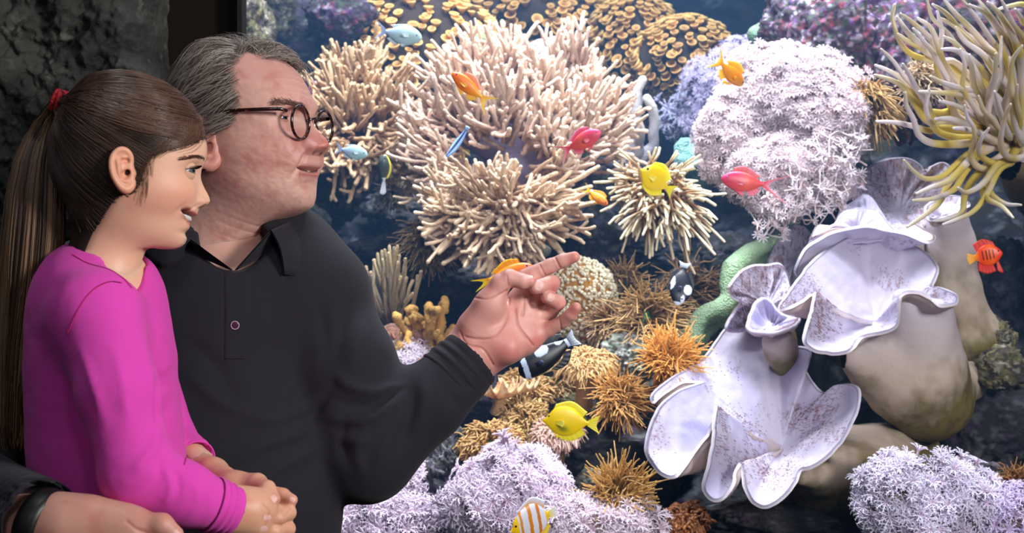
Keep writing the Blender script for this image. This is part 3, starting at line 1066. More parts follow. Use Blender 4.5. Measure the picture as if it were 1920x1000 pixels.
anemone('tall trumpet mushroom soft coral with tan frilled cap beside the black and white fish', 1098, 685, 2.82, 58, 420, (0, -.3, .95), srgb(160, 116, 68), srgb(226, 184, 128), rad=.003, droop=.55, wig=.25,
        name='mushroom_soft_coral', stalk=[(1092, 765, 2.86, 17), (1096, 730, 2.85, 17), (1100, 700, 2.84, 30), (1100, 686, 2.83, 40)], disc=srgb(210, 165, 110))
anemone('golden frilly soft coral just under the wide black and white fish', 985, 735, 2.95, 50, 260, (0, -.7, .5), srgb(150, 108, 60), srgb(226, 182, 120), rad=.0034, wig=.3, name='flower_soft_coral')
anemone('brown soft coral beside the trumpet stalk, left', 1045, 720, 2.98, 40, 220, (0, -.7, .5), srgb(120, 88, 50), srgb(200, 160, 108), rad=.003, wig=.3, name='flower_soft_coral')
anemone('dull brown soft coral behind the man s elbow at the bottom', 628, 890, 2.9, 42, 200, (.2, -.8, .5), srgb(110, 78, 50), srgb(180, 136, 90), rad=.003, wig=.3, name='flower_soft_coral')
anemone('rusty brown lumpy soft coral at the bottom left of the front leather coral', 1290, 975, 2.6, 42, 170, (0, -.6, .8), srgb(110, 62, 28), srgb(170, 104, 52), rad=.005, wig=.25, droop=.4, name='flower_soft_coral',
        stalk=[(1290, 1010, 2.65, 22), (1290, 990, 2.63, 20), (1290, 978, 2.61, 22)])
anemone('dim tan soft coral under the violet rock', 1180, 610, 3.25, 35, 80, (0, -1, .2), srgb(96, 72, 44), srgb(160, 122, 78), rad=.0026, name='flower_soft_coral')

# cauliflower coral: white beads over a golden head
root = empty('cauliflower_coral', W(1105, 640, 3.05), 'bright cream beaded cauliflower coral right behind the pointing fingertip', 'coral')
s = SDF(W(1010, 680, 3.2) - [0, .35, 0], W(1170, 460, 3.2) + [0, .12, 0], .005)
for a, b_, rx, ry in [(1090, 540, 56, 50), (1060, 520, 40, 34), (1115, 570, 36, 48), (1070, 590, 42, 38), (1100, 610, 34, 34)]:
    s.ell(W(a, b_, 3.05), (rx * 3.05 / FPX, .05, ry * 3.05 / FPX), k=.02)
v, q = s.mesh()
nn = vnormals(v, q)
MB().add(v, q, col=srgb(200, 145, 62)).obj('head', M_FINGER, root)
ok = np.where(nn[:, 1] < .3)[0]
pk = rng.choice(ok, 1000, replace=False)
tv, tt = ICO3
vv, _, t3, cc = scatter(tv, None, tt, frames(nn[pk]), v[pk] + nn[pk] * rng.uniform(.002, .007, (1000, 1)), rng.uniform(.0026, .0044, 1000), np.tile(srgb(255, 244, 214), (len(tv), 1)), rng.uniform(.75, 1.05, (1000, 1)) * np.ones((1000, 3)))
tag(MB().add(vv, tris=t3, col=cc).obj('beads', M_FINGER, root), kind='stuff')
pp = spl([W(1118, 665, 3.1), W(1112, 620, 3.08), W(1100, 575, 3.05)], 10)
v, q, per = tubes(pp[None], np.linspace(.03, .036, 10)[None], 18, cap=False)
MB().add(v, q, col=srgb(190, 148, 96)).obj('stalk', M_TENT, root)

# peach ruffled coral under the cuff
def ruffle(label, px, py, Y, rpx, col, name='ruffled_coral', seed=0, lob=7):
    a = np.linspace(0, 2 * PI, 140, endpoint=False)
    s = Y / FPX
    rr = np.linspace(0.02, 1, 24)
    R = rpx * s * (1 + .18 * np.sin(a * lob + seed) + .1 * np.sin(a * 3 + seed * 2))
    x = rr[:, None] * R * np.cos(a)
    y = rr[:, None] * R * .6 * np.sin(a)
    z = .55 * rpx * s * rr[:, None] ** 1.6 + rr[:, None] ** 3 * rpx * s * .28 * np.sin(a * (lob + 2) + seed)
    top = np.stack([x, y, z], -1) + W(px, py, Y)
    bot = top - [0, -.002, .006]
    mb = MB()
    v = np.concatenate([top[::-1].reshape(-1, 3)[::1], ])
    full = np.concatenate([top, bot[::-1]], 0)
    mb.add(full, grid_quads(48, 140, True), col=col)
    v2, q2, per = tubes(np.array([[W(px, py, Y) - [0, -.02, rpx * s * .7], W(px, py, Y) - [0, -.01, .01], W(px, py, Y) + [0, 0, .002]]]), np.array([[.018, .01, .012]]), 12, cap=False)
    mb.add(v2, q2, col=np.asarray(col) * .8)
    o = mb.obj(name, M_FINGER)
    return tag(o, label, 'coral')


ruffle('peach ruffled coral, leftmost one peeping out right under the cuff', 935, 745, 2.85, 42, srgb(236, 186, 140), seed=1)
ruffle('pale peach ruffled coral touching the black and white fish tail', 975, 735, 2.88, 34, srgb(232, 196, 156), seed=2)
ruffle('salmon ruffled coral in the crook of the arm', 755, 640, 3.02, 34, srgb(214, 146, 110), seed=3)

# mint and green encrusting lumps
def lump(label, blobs, h, col, col2, name='encrusting_coral', bump=.006, fr=30):
    cs = [(W(a, b_, Y), rx * Y / FPX, ry * Y / FPX) for a, b_, Y, rx, ry in blobs]
    lo = np.min([c - max(rx, ry) for c, rx, ry in cs], 0) - .03
    hi = np.max([c + max(rx, ry) for c, rx, ry in cs], 0) + .03
    s = SDF(lo, hi, h)
    for c, rx, ry in cs:
        s.ell(c, (rx, (rx + ry) * .5, ry), k=.02)
    v, q = s.mesh()
    v = v + vnormals(v, q) * (fbm(v * fr, 3, 3) * bump)[:, None]
    m = np.clip(fbm(v * 28, 3, 5) * 1.6 + .5, 0, 1)[:, None]
    return tag(MB().add(v, q, col=np.asarray(col) * (1 - m) + np.asarray(col2) * m).obj(name, M_MINT), label, 'coral')


lump('pale mint lumpy coral left of the huge fluffy soft coral', [(1300, 300, 3.3, 34, 32), (1325, 320, 3.3, 30, 30), (1290, 275, 3.3, 22, 18), (1345, 290, 3.3, 22, 25)], .006, srgb(150, 205, 195), srgb(110, 160, 165), bump=.016)
lump('mint green knob beside the purple rock at the top', [(1425, 65, 3.3, 26, 20), (1440, 85, 3.3, 20, 22), (1445, 55, 3.3, 18, 16)], .006, srgb(160, 220, 190), srgb(130, 140, 110), bump=.012)
lump('yellowish green coral knobs left of the cream coral top', [(910, 75, 3.35, 22, 18), (895, 105, 3.35, 16, 16), (905, 125, 3.35, 18, 8), (925, 95, 3.35, 22, 22)], .006, srgb(215, 225, 180), srgb(160, 180, 130), bump=.01)
lump('pinkish dome coral behind the top of the cream coral', [(1035, 120, 3.45, 75, 50)], .008, srgb(196, 170, 178), srgb(170, 150, 170), bump=.006)
lump('thin mint coral patch between the domes and pointing hand', [(1015, 470, 3.2, 20, 14), (1000, 480, 3.2, 14, 10)], .005, srgb(200, 215, 200), srgb(130, 150, 130), bump=.01)
lump('glowing green coral patch beneath the wide black and white fish', [(1025, 712, 2.98, 22, 16)], .005, srgb(130, 220, 160), srgb(200, 210, 160), bump=.01)
lump('small yellow ball sponge at the bottom by the man s shirt', [(630, 942, 2.7, 9, 9)], .003, srgb(240, 205, 90), srgb(220, 180, 70), name='ball_sponge', bump=.001)
lump('tiny green coral speck far back at the top', [(1130, 22, 4.0, 14, 9)], .006, srgb(60, 200, 150), srgb(50, 160, 130), bump=.004)
lump('lime green coral speck on the purple rock', [(1560, 128, 3.02, 8, 6)], .003, srgb(150, 220, 60), srgb(120, 190, 70), bump=.003)
lump('magenta coral tuft just past the man s eyebrow', [(600, 165, 3.5, 16, 12), (590, 175, 3.5, 10, 10)], .005, srgb(220, 120, 190), srgb(240, 200, 225), bump=.012)

root_pts = [(1195, 655, 18), (1225, 642, 17), (1262, 640, 19), (1295, 640, 20), (1305, 612, 15), (1322, 592, 17), (1350, 580, 18), (1368, 560, 15), (1370, 530, 17), (1376, 505, 20), (1392, 490, 20), (1412, 474, 16), (1440, 458, 13), (1455, 452, 9)]
pp = spl(np.array([list(W(a, b_, 2.93 + .1 * (i / 13))) + [r * 2.95 / FPX] for i, (a, b_, r) in enumerate(root_pts)]), 60)
s = SDF(pp[:, :3].min(0) - .05, pp[:, :3].max(0) + .05, .0035)
for i in range(59):
    s.cap(pp[i, :3], pp[i + 1, :3], pp[i, 3], pp[i + 1, 3], k=.008)
    s.cap(pp[i, :3] + [0.006, .02, -.01], pp[i + 1, :3] + [.012, .03, -.03], pp[i, 3] * .8, k=.012)
v, q = s.mesh()
nn = vnormals(v, q)
v = v + nn * (fbm(v * 40, 3, 3) * .004)[:, None]
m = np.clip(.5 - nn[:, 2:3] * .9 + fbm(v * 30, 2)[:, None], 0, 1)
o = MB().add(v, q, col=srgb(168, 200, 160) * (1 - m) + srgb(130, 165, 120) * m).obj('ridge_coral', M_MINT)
tag(o, 'long winding pale green ridge coral climbing left of the white leather corals', 'coral')

# ------------------------------------------------------------------ white leather corals
LEA, LEA_IN = srgb(204, 196, 214), srgb(180, 172, 192)
SPIKE = srgb(120, 72, 66)


def leather_cap(rim, C, spk, Nn=300, nr=70, th=.0085, bulge=(0, .02, -.02), root=None, seed=0, sm=5, pw=2.0, tint=1.0, part='cap'):
    """rim: (px, py, Y) loop; C the bottom of the bowl"""
    global NCOL
    NCOL = Nn
    Rm = spl(Wn(rim), Nn, True)
    C = W(*C)
    D = Rm - C
    F = np.fft.fft(D, axis=0)
    fr = np.abs(np.fft.fftfreq(Nn, 1 / Nn))
    low = np.real(np.fft.ifft(F * (fr <= sm)[:, None], axis=0))
    high = D - low
    r = np.linspace(0, 1, nr)[:, None, None]
    S = C + low * (r * .85 + .15 * r ** 2) + high * r ** pw + np.array(bulge) * np.sin(PI * r ** .8)
    S = S.reshape(-1, 3)
    q = grid_quads(nr, Nn, True)
    n0 = vnormals(S, q)
    S = S + n0 * (fbm(S * 30 + seed, 3, seed) * .0035)[:, None]
    th_ = np.tile(np.linspace(0, 2 * PI, Nn, endpoint=False), nr)
    r_r = np.repeat(np.linspace(0, 1, nr), Nn)
    ridge = vnoise(np.stack([np.cos(th_) * 4.2 + seed * 3.1, np.sin(th_) * 4.2, 0 * th_], -1), seed) + .25 * vnoise(np.stack([np.cos(th_) * 9 + seed, np.sin(th_) * 9, 0 * th_], -1), seed + 1)
    S = S + n0 * (ridge * np.sin(PI * np.clip(r_r, 0, 1)) ** 1.2 * r_r * .014)[:, None]
    n0 = n0.reshape(nr, Nn, 3)
    n0[:6] = unit(n0[6].mean(0))
    n0 = n0.reshape(-1, 3)
    # orientation: inner side faces the camera side on average
    if (n0 * (np.array([0, 0, CAMZ]) - S)).sum() < 0:
        n0, q = -n0, q[:, ::-1]
    rr = np.repeat(np.linspace(0, 1, nr), Nn)
    thk = th * (1.0 + .2 * (1 - rr)) * np.where(rr > .97, .8, 1)
    S2 = S - n0 * thk[:, None]
    n = len(S)
    e = (nr - 1) * Nn + np.arange(Nn)
    e2 = np.roll(e, -1)
    # rounded lip ring
    outd = unit(S[e] - S[e - 3 * Nn])
    lip = (S[e] + S2[e]) / 2 + outd * th * .45
    V = np.concatenate([S, S2, lip])
    li = 2 * n + np.arange(Nn)
    l2 = np.roll(li, -1)
    flip = (q[0, 1] != 1)
    qa = np.stack([e, e2, l2, li], -1)
    qb = np.stack([li, l2, e2 + n, e + n], -1)
    if not flip:
        qa, qb = qa[:, ::-1], qb[:, ::-1]
    Q = np.concatenate([q, q[:, ::-1] + n, qa[:, ::-1] if flip else qa, qb[:, ::-1] if flip else qb])
    cin = np.broadcast_to(LEA_IN, S.shape).copy()
    a = fbm(S * np.array([260, 260, 60.]), 2, seed + 5)
    rr0 = np.repeat(np.linspace(0, 1, nr), Nn)
    reg = np.clip(fbm(S * 9, 3, seed + 8) * 2.2 + spk, 0, 1) * np.clip(rr0 * 3 - .5, 0, 1)
    mk = (np.clip((a - .18) / .12, 0, 1) * reg)[:, None]
    cin = cin * (1 - .75 * mk) + SPIKE * .75 * mk
    pu = np.clip(fbm(S * 7, 2, seed + 11) * 1.5, 0, .5)[:, None]
    cin = cin * (1 - pu) + srgb(200, 196, 238) * pu
    co = np.broadcast_to(srgb(190, 172, 170), S.shape)
    cl = np.broadcast_to(LEA, lip.shape)
    mb = MB().add(V, Q, col=np.concatenate([cin, co, cl]) * tint)
    ob = mb.obj(part, M_LEATHER, root)
    return S, n0, reg, a


NCOL = 1


def leather_spikes(root, S, n0, reg, n, L=.004, col=SPIKE):
    rw = np.repeat(np.linspace(0, 1, len(S) // NCOL), NCOL)
    p = reg * rw ** 1.3 + 1e-9
    p = p / p.sum()
    pk = rng.choice(len(S), n, p=p)
    P = S[pk][:, None] + n0[pk][:, None] * (np.linspace(-.2, 1, 3) * L)[None, :, None] + np.array([0, 0, -1.0]) * (np.linspace(0, 1, 3) ** 2 * L * .8)[None, :, None]
    v, q, per = tubes(P, np.full((n, 3), .00045), 3, cap=False)
    tag(MB().add(v, q, col=col).obj('retracted_polyps', M_POLYP, root), kind='stuff')


def stem_sdf(caps, lo, hi, h, root, name='stem', colf=None, k=.03, nz=.006):
    s = SDF(lo - np.array([0, .18, 0]), hi, h)
    for a, b_, ra, rb in caps:
        s.cap(W(*a), W(*b_), ra, rb, k=k)
    v, q = s.mesh()
    v = smooth_mesh(v, q, 2)
    v += vnormals(v, q) * (fbm(v * np.array([16, 16, 9.]), 3, 2) * nz)[:, None]
    m = np.clip((fbm(v * 10, 4, 21, .6) * 2.0 + np.interp(v[:, 2], [lo[2], lo[2] + (hi[2] - lo[2]) * .8], [2.0, -.6])), 0, 1)[:, None]
    hi2 = np.clip((v[:, 2:3] - (lo[2] + hi[2]) / 2) / (hi[2] - lo[2]) * 2.2, 0, 1)
    c = (srgb(186, 166, 150) * (1 - hi2) + srgb(186, 174, 188) * hi2) * (1 - m) + srgb(112, 98, 50) * m
    st_ = np.clip(fbm(v * np.array([120, 120, 30.]), 3, 6) * 1.8 - .1, 0, .6)[:, None] * m
    c = c * (1 - st_) + srgb(80, 58, 44) * st_
    MB().add(v, q, col=c).obj(name, M_LEATHER, root)


# front lower leather coral (A)
A = [(1609, 733, 2.60), (1606, 765, 2.57), (1584, 812, 2.53), (1552, 854, 2.5), (1520, 874, 2.49), (1498, 880, 2.49), (1487, 905, 2.46), (1462, 934, 2.44), (1437, 949, 2.43), (1414, 941, 2.43),
     (1402, 918, 2.44), (1396, 888, 2.46), (1389, 868, 2.48), (1378, 880, 2.46), (1370, 906, 2.43), (1354, 930, 2.42), (1336, 935, 2.42), (1322, 916, 2.42), (1330, 880, 2.42), (1340, 832, 2.43),
     (1342, 790, 2.45), (1346, 760, 2.48), (1338, 782, 2.5), (1324, 815, 2.5), (1298, 848, 2.47), (1278, 878, 2.45), (1258, 890, 2.44), (1234, 880, 2.44), (1215, 848, 2.46), (1219, 808, 2.49), (1238, 765, 2.53),
     (1272, 735, 2.57), (1308, 722, 2.6), (1322, 716, 2.62), (1284, 716, 2.62), (1250, 735, 2.61), (1227, 752, 2.6), (1227, 737, 2.62), (1262, 709, 2.66), (1293, 691, 2.7), (1325, 668, 2.74), (1345, 640, 2.78),
     (1365, 616, 2.8), (1400, 612, 2.82), (1440, 628, 2.82), (1468, 655, 2.8), (1500, 652, 2.74), (1522, 663, 2.72), (1510, 692, 2.74), (1520, 716, 2.72), (1542, 738, 2.68), (1566, 723, 2.66), (1594, 722, 2.63)]
A_C = (1466, 835, 2.68)
rootA = empty('leather_coral', W(1600, 940, 2.72), 'lowest white ruffled leather coral, an open bowl with a big round ear lobe', 'coral')
S, n0, reg, _ = leather_cap(A, A_C, .0, root=rootA, seed=1, Nn=420, sm=7, pw=1.7, bulge=(0, .012, -.005))
leather_spikes(rootA, S, n0, reg, 1500)
stem_sdf([((1505, 893, 2.56), (1590, 900, 2.74), .016, .07), ((1560, 856, 2.58), (1620, 880, 2.74), .012, .08), ((1540, 895, 2.72), (1600, 895, 2.75), .07, .083), ((1500, 860, 2.79), (1560, 880, 2.78), .04, .07), ((1560, 880, 2.78), (1650, 885, 2.79), .08, .08), ((1650, 870, 2.80), (1700, 860, 2.86), .08, .07), ((1470, 780, 2.90), (1560, 860, 2.84), .05, .07)],
         W(1330, 990, 2.8) - [0, .2, 0], W(1780, 640, 2.8) + [0, .25, 0], .005, rootA)
# upper right leather coral (B)
B = [(1463, 577, 2.62), (1480, 551, 2.66), (1501, 522, 2.7), (1523, 494, 2.75), (1559, 465, 2.8), (1595, 445, 2.84), (1620, 439, 2.86), (1641, 443, 2.86), (1685, 459, 2.85), (1713, 463, 2.84), (1739, 479, 2.81),
     (1755, 501, 2.78), (1751, 520, 2.74), (1744, 536, 2.7), (1764, 541, 2.67), (1790, 553, 2.64), (1789, 566, 2.61), (1764, 571, 2.6), (1746, 558, 2.61), (1724, 547, 2.61), (1699, 545, 2.6), (1684, 556, 2.58), (1683, 585, 2.58),
     (1678, 608, 2.59), (1662, 620, 2.6), (1638, 625, 2.61), (1614, 630, 2.61), (1596, 651, 2.58), (1573, 659, 2.56), (1541, 657, 2.54), (1513, 644, 2.54), (1512, 622, 2.55), (1524, 585, 2.57), (1531, 549, 2.6),
     (1522, 550, 2.62), (1503, 563, 2.61), (1478, 575, 2.6)]
rootB = empty('leather_coral', W(1760, 790, 2.8), 'wide white leather coral bowl with a tall back wall, upper one near the red fish', 'coral')
S, n0, reg, _ = leather_cap(B, (1640, 602, 2.78), .15, root=rootB, seed=2, Nn=400, sm=6, pw=1.7, bulge=(0, .012, -.005))
leather_spikes(rootB, S, n0, reg, 1500)
stem_sdf([((1560, 650, 2.66), (1680, 720, 2.74), .014, .07), ((1768, 582, 2.665), (1735, 680, 2.74), .022, .075), ((1720, 562, 2.67), (1725, 680, 2.74), .022, .075), ((1690, 560, 2.66), (1715, 680, 2.73), .018, .07), ((1625, 640, 2.67), (1690, 700, 2.74), .016, .07), ((1660, 640, 2.86), (1700, 690, 2.81), .04, .07), ((1700, 640, 2.74), (1720, 700, 2.75), .045, .08), ((1720, 710, 2.75), (1740, 745, 2.78), .085, .088), ((1745, 600, 2.74), (1700, 680, 2.76), .03, .07),
          ((1740, 740, 2.78), (1815, 715, 2.85), .07, .04)],
         W(1540, 850, 2.85) - [0, .2, 0], W(1890, 540, 2.85) + [0, .15, 0], .005, rootB)
# middle small cup (C2)
C2 = [(1404, 606, 2.66), (1410, 618, 2.65), (1448, 620, 2.64), (1474, 614, 2.65), (1490, 606, 2.68), (1497, 597, 2.72), (1478, 596, 2.75), (1460, 589, 2.76), (1444, 567, 2.77), (1429, 562, 2.76), (1416, 575, 2.72)]
rootC = empty('leather_coral', W(1450, 690, 2.8), 'small speckled leather coral cup nested between the two big white bowls', 'coral')
S, n0, reg, _ = leather_cap(C2, (1450, 606, 2.74), .6, root=rootC, seed=3, Nn=200, nr=40, sm=4, bulge=(0, .02, -.012))
leather_spikes(rootC, S, n0, reg, 350)
stem_sdf([((1455, 640, 2.74), (1462, 655, 2.75), .02, .026), ((1460, 640, 2.72), (1475, 690, 2.8), .026, .03)], W(1380, 720, 2.85) - [0, .2, 0], W(1520, 590, 2.85), .004, rootC, nz=.003)
C1 = [(1440, 499, 2.86), (1462, 496, 2.88), (1474, 512, 2.88), (1483, 545, 2.86), (1492, 590, 2.84), (1450, 612, 2.8), (1400, 618, 2.78), (1364, 618, 2.76), (1380, 588, 2.76), (1392, 566, 2.74), (1376, 552, 2.73), (1371, 537, 2.72), (1388, 514, 2.75), (1412, 500, 2.8)]
rootD = empty('leather_coral', W(1440, 680, 2.9), 'heavily brown flecked leather coral slope with a folded flap next to the green ridge', 'coral')
S, n0, reg, _ = leather_cap(C1, (1440, 575, 2.82), 1.1, root=rootD, seed=4, Nn=220, nr=40, sm=3, bulge=(0, .015, 0))
leather_spikes(rootD, S, n0, reg, 700)
stem_sdf([((1445, 590, 2.95), (1450, 640, 2.95), .04, .05), ((1405, 590, 2.87), (1430, 620, 2.92), .022, .04)], W(1340, 720, 3.0) - [0, .25, 0], W(1540, 500, 3.0), .006, rootD, nz=.003)
# rear layers
G = [(1440, 502, 2.98), (1448, 470, 3.0), (1466, 440, 3.02), (1490, 424, 3.04), (1512, 428, 3.04), (1528, 460, 3.0), (1515, 510, 2.98), (1490, 555, 2.94), (1455, 545, 2.94)]
rootG = empty('leather_coral', W(1490, 560, 3.1), 'grey brown flecked leather coral lobe rising behind where the green ridge ends', 'coral')
S, n0, reg, _ = leather_cap(G, (1488, 490, 3.02), 1.0, root=rootG, seed=5, Nn=160, nr=36, sm=3, bulge=(0, -.02, 0), tint=.85)
stem_sdf([((1488, 520, 3.1), (1495, 560, 3.08), .045, .05)], W(1410, 620, 3.15) - [0, .2, 0], W(1560, 450, 3.15), .007, rootG, nz=.003)
E = [(1603, 352, 3.02), (1610, 335, 3.04), (1628, 318, 3.06), (1652, 304, 3.08), (1680, 298, 3.1), (1704, 299, 3.1), (1724, 310, 3.1), (1734, 326, 3.08), (1750, 312, 3.08), (1768, 306, 3.08), (1781, 318, 3.06), (1776, 345, 3.02),
     (1752, 378, 2.98), (1738, 420, 2.92), (1712, 442, 2.9), (1660, 448, 2.9), (1638, 425, 2.92), (1615, 385, 2.98)]
rootE = empty('leather_coral', W(1690, 520, 3.1), 'tall brown flecked leather coral wall, topmost of the white group, under the long tentacles', 'coral')
S, n0, reg, _ = leather_cap(E, (1690, 400, 3.04), 1.6, root=rootE, seed=6, Nn=240, nr=50, sm=5, bulge=(0, .02, 0), tint=.9)
leather_spikes(rootE, S, n0, reg, 2600, L=.005, col=srgb(150, 112, 90))
stem_sdf([((1690, 430, 3.15), (1690, 520, 3.12), .06, .07)], W(1590, 600, 3.2) - [0, .25, 0], W(1790, 360, 3.2), .007, rootE, nz=.003)
D2 = [(1568, 420, 2.92), (1571, 402, 2.94), (1582, 390, 2.96), (1600, 377, 2.98), (1618, 364, 3.0), (1633, 368, 3.0), (1648, 388, 2.98), (1662, 412, 2.95), (1684, 442, 2.9), (1640, 452, 2.88), (1590, 446, 2.88)]
rootD2 = empty('leather_coral', W(1630, 520, 3.0), 'smooth white domed leather coral lobe in front of the flecked wall', 'coral')
leather_cap(D2, (1625, 425, 2.92), -.3, root=rootD2, seed=7, Nn=180, nr=36, sm=4, bulge=(0, -.02, 0))
D3 = [(1532, 428, 2.86), (1524, 442, 2.84), (1522, 450, 2.83), (1545, 434, 2.84), (1568, 420, 2.84), (1580, 402, 2.86), (1598, 393, 2.88), (1622, 390, 2.9), (1645, 398, 2.9), (1662, 416, 2.88), (1680, 440, 2.86), (1640, 450, 2.84), (1590, 455, 2.83), (1540, 470, 2.82), (1515, 478, 2.82),
      (1516, 460, 2.83)]
leather_cap(D3, (1605, 432, 2.88), -.3, root=rootD2, seed=8, Nn=220, nr=36, sm=5, bulge=(0, -.012, 0), part='lower_lobe')
D1 = [(1513, 467, 2.78), (1535, 452, 2.78), (1560, 440, 2.79), (1592, 431, 2.8), (1628, 427, 2.81), (1660, 434, 2.81), (1700, 442, 2.8), (1730, 455, 2.78), (1749, 456, 2.78), (1753, 446, 2.8), (1738, 436, 2.84), (1718, 424, 2.87), (1712, 438, 2.88), (1690, 450, 2.89), (1620, 455, 2.89), (1560, 465, 2.87),
      (1530, 480, 2.84), (1508, 500, 2.82), (1503, 520, 2.81), (1493, 512, 2.79), (1500, 488, 2.78)]
leather_cap(D1, (1620, 475, 2.9), -.3, root=rootD2, seed=9, Nn=260, nr=40, sm=7, bulge=(0, .01, -.01), part='front_ruffle')
stem_sdf([((1620, 470, 2.93), (1640, 540, 2.97), .055, .07), ((1560, 480, 2.92), (1600, 540, 2.97), .03, .05), ((1700, 460, 2.9), (1680, 540, 2.97), .035, .06)], W(1490, 600, 3.05) - [0, .22, 0], W(1780, 430, 3.05), .006, rootD2, nz=.003)
# tall stalk at the right
rootF = empty('leather_coral', W(1830, 660, 3.0), 'tall tan leather coral stalk rising between the white bowls and the red fish', 'coral')
Fr = [(1737, 400, 2.84), (1740, 386, 2.86), (1768, 370, 2.9), (1800, 368, 2.92), (1815, 380, 2.9), (1800, 392, 2.84), (1770, 402, 2.82), (1748, 410, 2.82)]
leather_cap(Fr, (1776, 392, 2.87), -.2, root=rootF, seed=10, Nn=120, nr=26, sm=4, bulge=(0, 0, -.012))
stem_sdf([((1776, 420, 2.9), (1782, 470, 2.92), .042, .044), ((1782, 470, 2.92), (1788, 560, 2.93), .044, .055), ((1788, 560, 2.93), (1800, 630, 2.95), .055, .085)], W(1680, 720, 3.1) - [0, .3, 0], W(1900, 380, 3.1) + [0, .05, 0], .006, rootF)

# ------------------------------------------------------------------ long tentacle anemone, top right
TP = [[(135, 20), (125, 80), (150, 170), (190, 225), (250, 255), (330, 270), (430, 300)], [(160, 60), (215, 100), (280, 160), (320, 220), (370, 330)], [(50, 285), (110, 310), (170, 350), (230, 420), (270, 480), (330, 495), (430, 500)],
      [(48, 328), (120, 350), (170, 380), (220, 450), (270, 520), (340, 545), (440, 540)], [(75, 215), (130, 270), (180, 340), (240, 400), (270, 470), (330, 500)], [(170, 280), (200, 330), (230, 390), (270, 440), (300, 520), (380, 545)],
      [(180, 405), (185, 460), (215, 520), (240, 590), (300, 625), (400, 630), (470, 625), (560, 640)], [(55, 530), (140, 535), (210, 550), (280, 570), (350, 560), (440, 570)], [(285, 390), (270, 470), (290, 530), (330, 580), (400, 600), (480, 605)],
      [(175, 700), (220, 750), (270, 780), (340, 770), (400, 720), (460, 670), (540, 640)], [(230, 845), (300, 815), (370, 790), (430, 730), (480, 680), (540, 640)], [(215, 875), (290, 870), (350, 850), (400, 820), (440, 750), (500, 680), (550, 650)],
      [(190, 990), (270, 935), (330, 880), (370, 800), (430, 730), (500, 670)], [(310, 965), (390, 950), (430, 920), (440, 850), (470, 790), (540, 720), (600, 680)], [(345, 980), (400, 960), (480, 920), (540, 840), (590, 740), (660, 690)],
      [(410, 820), (450, 840), (520, 800), (580, 720), (650, 680)], [(685, 895), (620, 890), (560, 850), (540, 790), (600, 720)], [(650, 950), (600, 900), (540, 870), (520, 830), (560, 750)],
      [(440, 460), (450, 510), (480, 560), (480, 620), (465, 680), (500, 730), (560, 735), (620, 710)], [(545, 560), (510, 610), (500, 650), (520, 690), (580, 715), (650, 700)], [(640, 455), (620, 500), (600, 580), (600, 650), (640, 690), (690, 680)],
      [(600, 160), (595, 250), (600, 330), (560, 420), (540, 500), (560, 570), (610, 640)], [(420, 215), (440, 290), (430, 380), (470, 450), (520, 520), (590, 580)], [(575, 235), (570, 330), (545, 420), (560, 500)], [(635, 250), (640, 330), (630, 400), (615, 470), (640, 560)],
      [(320, 50), (340, 140), (330, 220), (320, 300), (370, 390), (380, 460), (440, 530)], [(215, 125), (260, 180), (300, 230), (350, 320), (400, 400), (460, 480), (530, 560)], [(235, 80), (290, 120), (320, 190), (350, 280), (420, 370), (480, 460), (560, 560)],
      [(400, 120), (440, 180), (520, 240), (590, 330), (640, 400), (660, 500)], [(275, 0), (300, 80), (370, 150), (430, 240), (500, 320), (560, 400), (620, 480)], [(350, 0), (400, 60), (470, 130), (530, 200), (600, 270), (640, 380)],
      [(430, 0), (500, 90), (560, 180), (620, 260), (650, 380)], [(500, 0), (560, 80), (600, 140), (640, 210), (660, 300)], [(560, 20), (620, 120), (660, 200), (680, 320)], [(600, 0), (650, 100), (698, 180), (700, 300)],
      [(585, 40), (640, 25), (698, 20), (740, 60), (760, 180)], [(325, 75), (400, 120), (480, 200), (540, 260), (600, 350), (640, 460)], [(670, 370), (665, 430), (680, 520), (670, 600)], [(690, 200), (650, 260), (640, 340), (650, 440), (660, 540), (690, 620)],
      [(290, 335), (340, 360), (420, 385), (500, 400), (580, 440)], [(240, 400), (330, 405), (430, 410), (520, 420), (600, 430)], [(340, 215), (400, 220), (470, 260), (530, 330), (600, 430)], [(145, 75), (190, 140), (240, 190), (290, 240), (380, 300)],
      [(150, 150), (190, 180), (250, 210), (320, 260), (400, 330)], [(460, 240), (470, 300), (480, 380), (520, 450), (580, 530)], [(350, 160), (410, 200), (480, 300), (520, 400), (580, 480)], [(300, 20), (360, 60), (420, 130), (500, 200), (560, 300), (620, 400)],
      [(460, 20), (530, 60), (580, 130), (620, 220), (650, 330)], [(330, 440), (400, 460), (470, 500), (540, 540)], [(310, 520), (380, 520), (450, 550), (540, 590)], [(660, 40), (690, 90), (720, 180)], [(390, 560), (450, 565), (520, 590), (590, 620)],
      [(540, 10), (590, 60), (640, 140), (670, 220), (690, 330)], [(500, 420), (520, 480), (560, 520), (600, 580)], [(570, 400), (590, 470), (610, 540), (640, 600)]]
rootT = empty('long_tentacle_anemone', W(1925, 290, 2.9), 'huge yellow-olive anemone with long waving tentacles filling the top right corner', 'anemone')
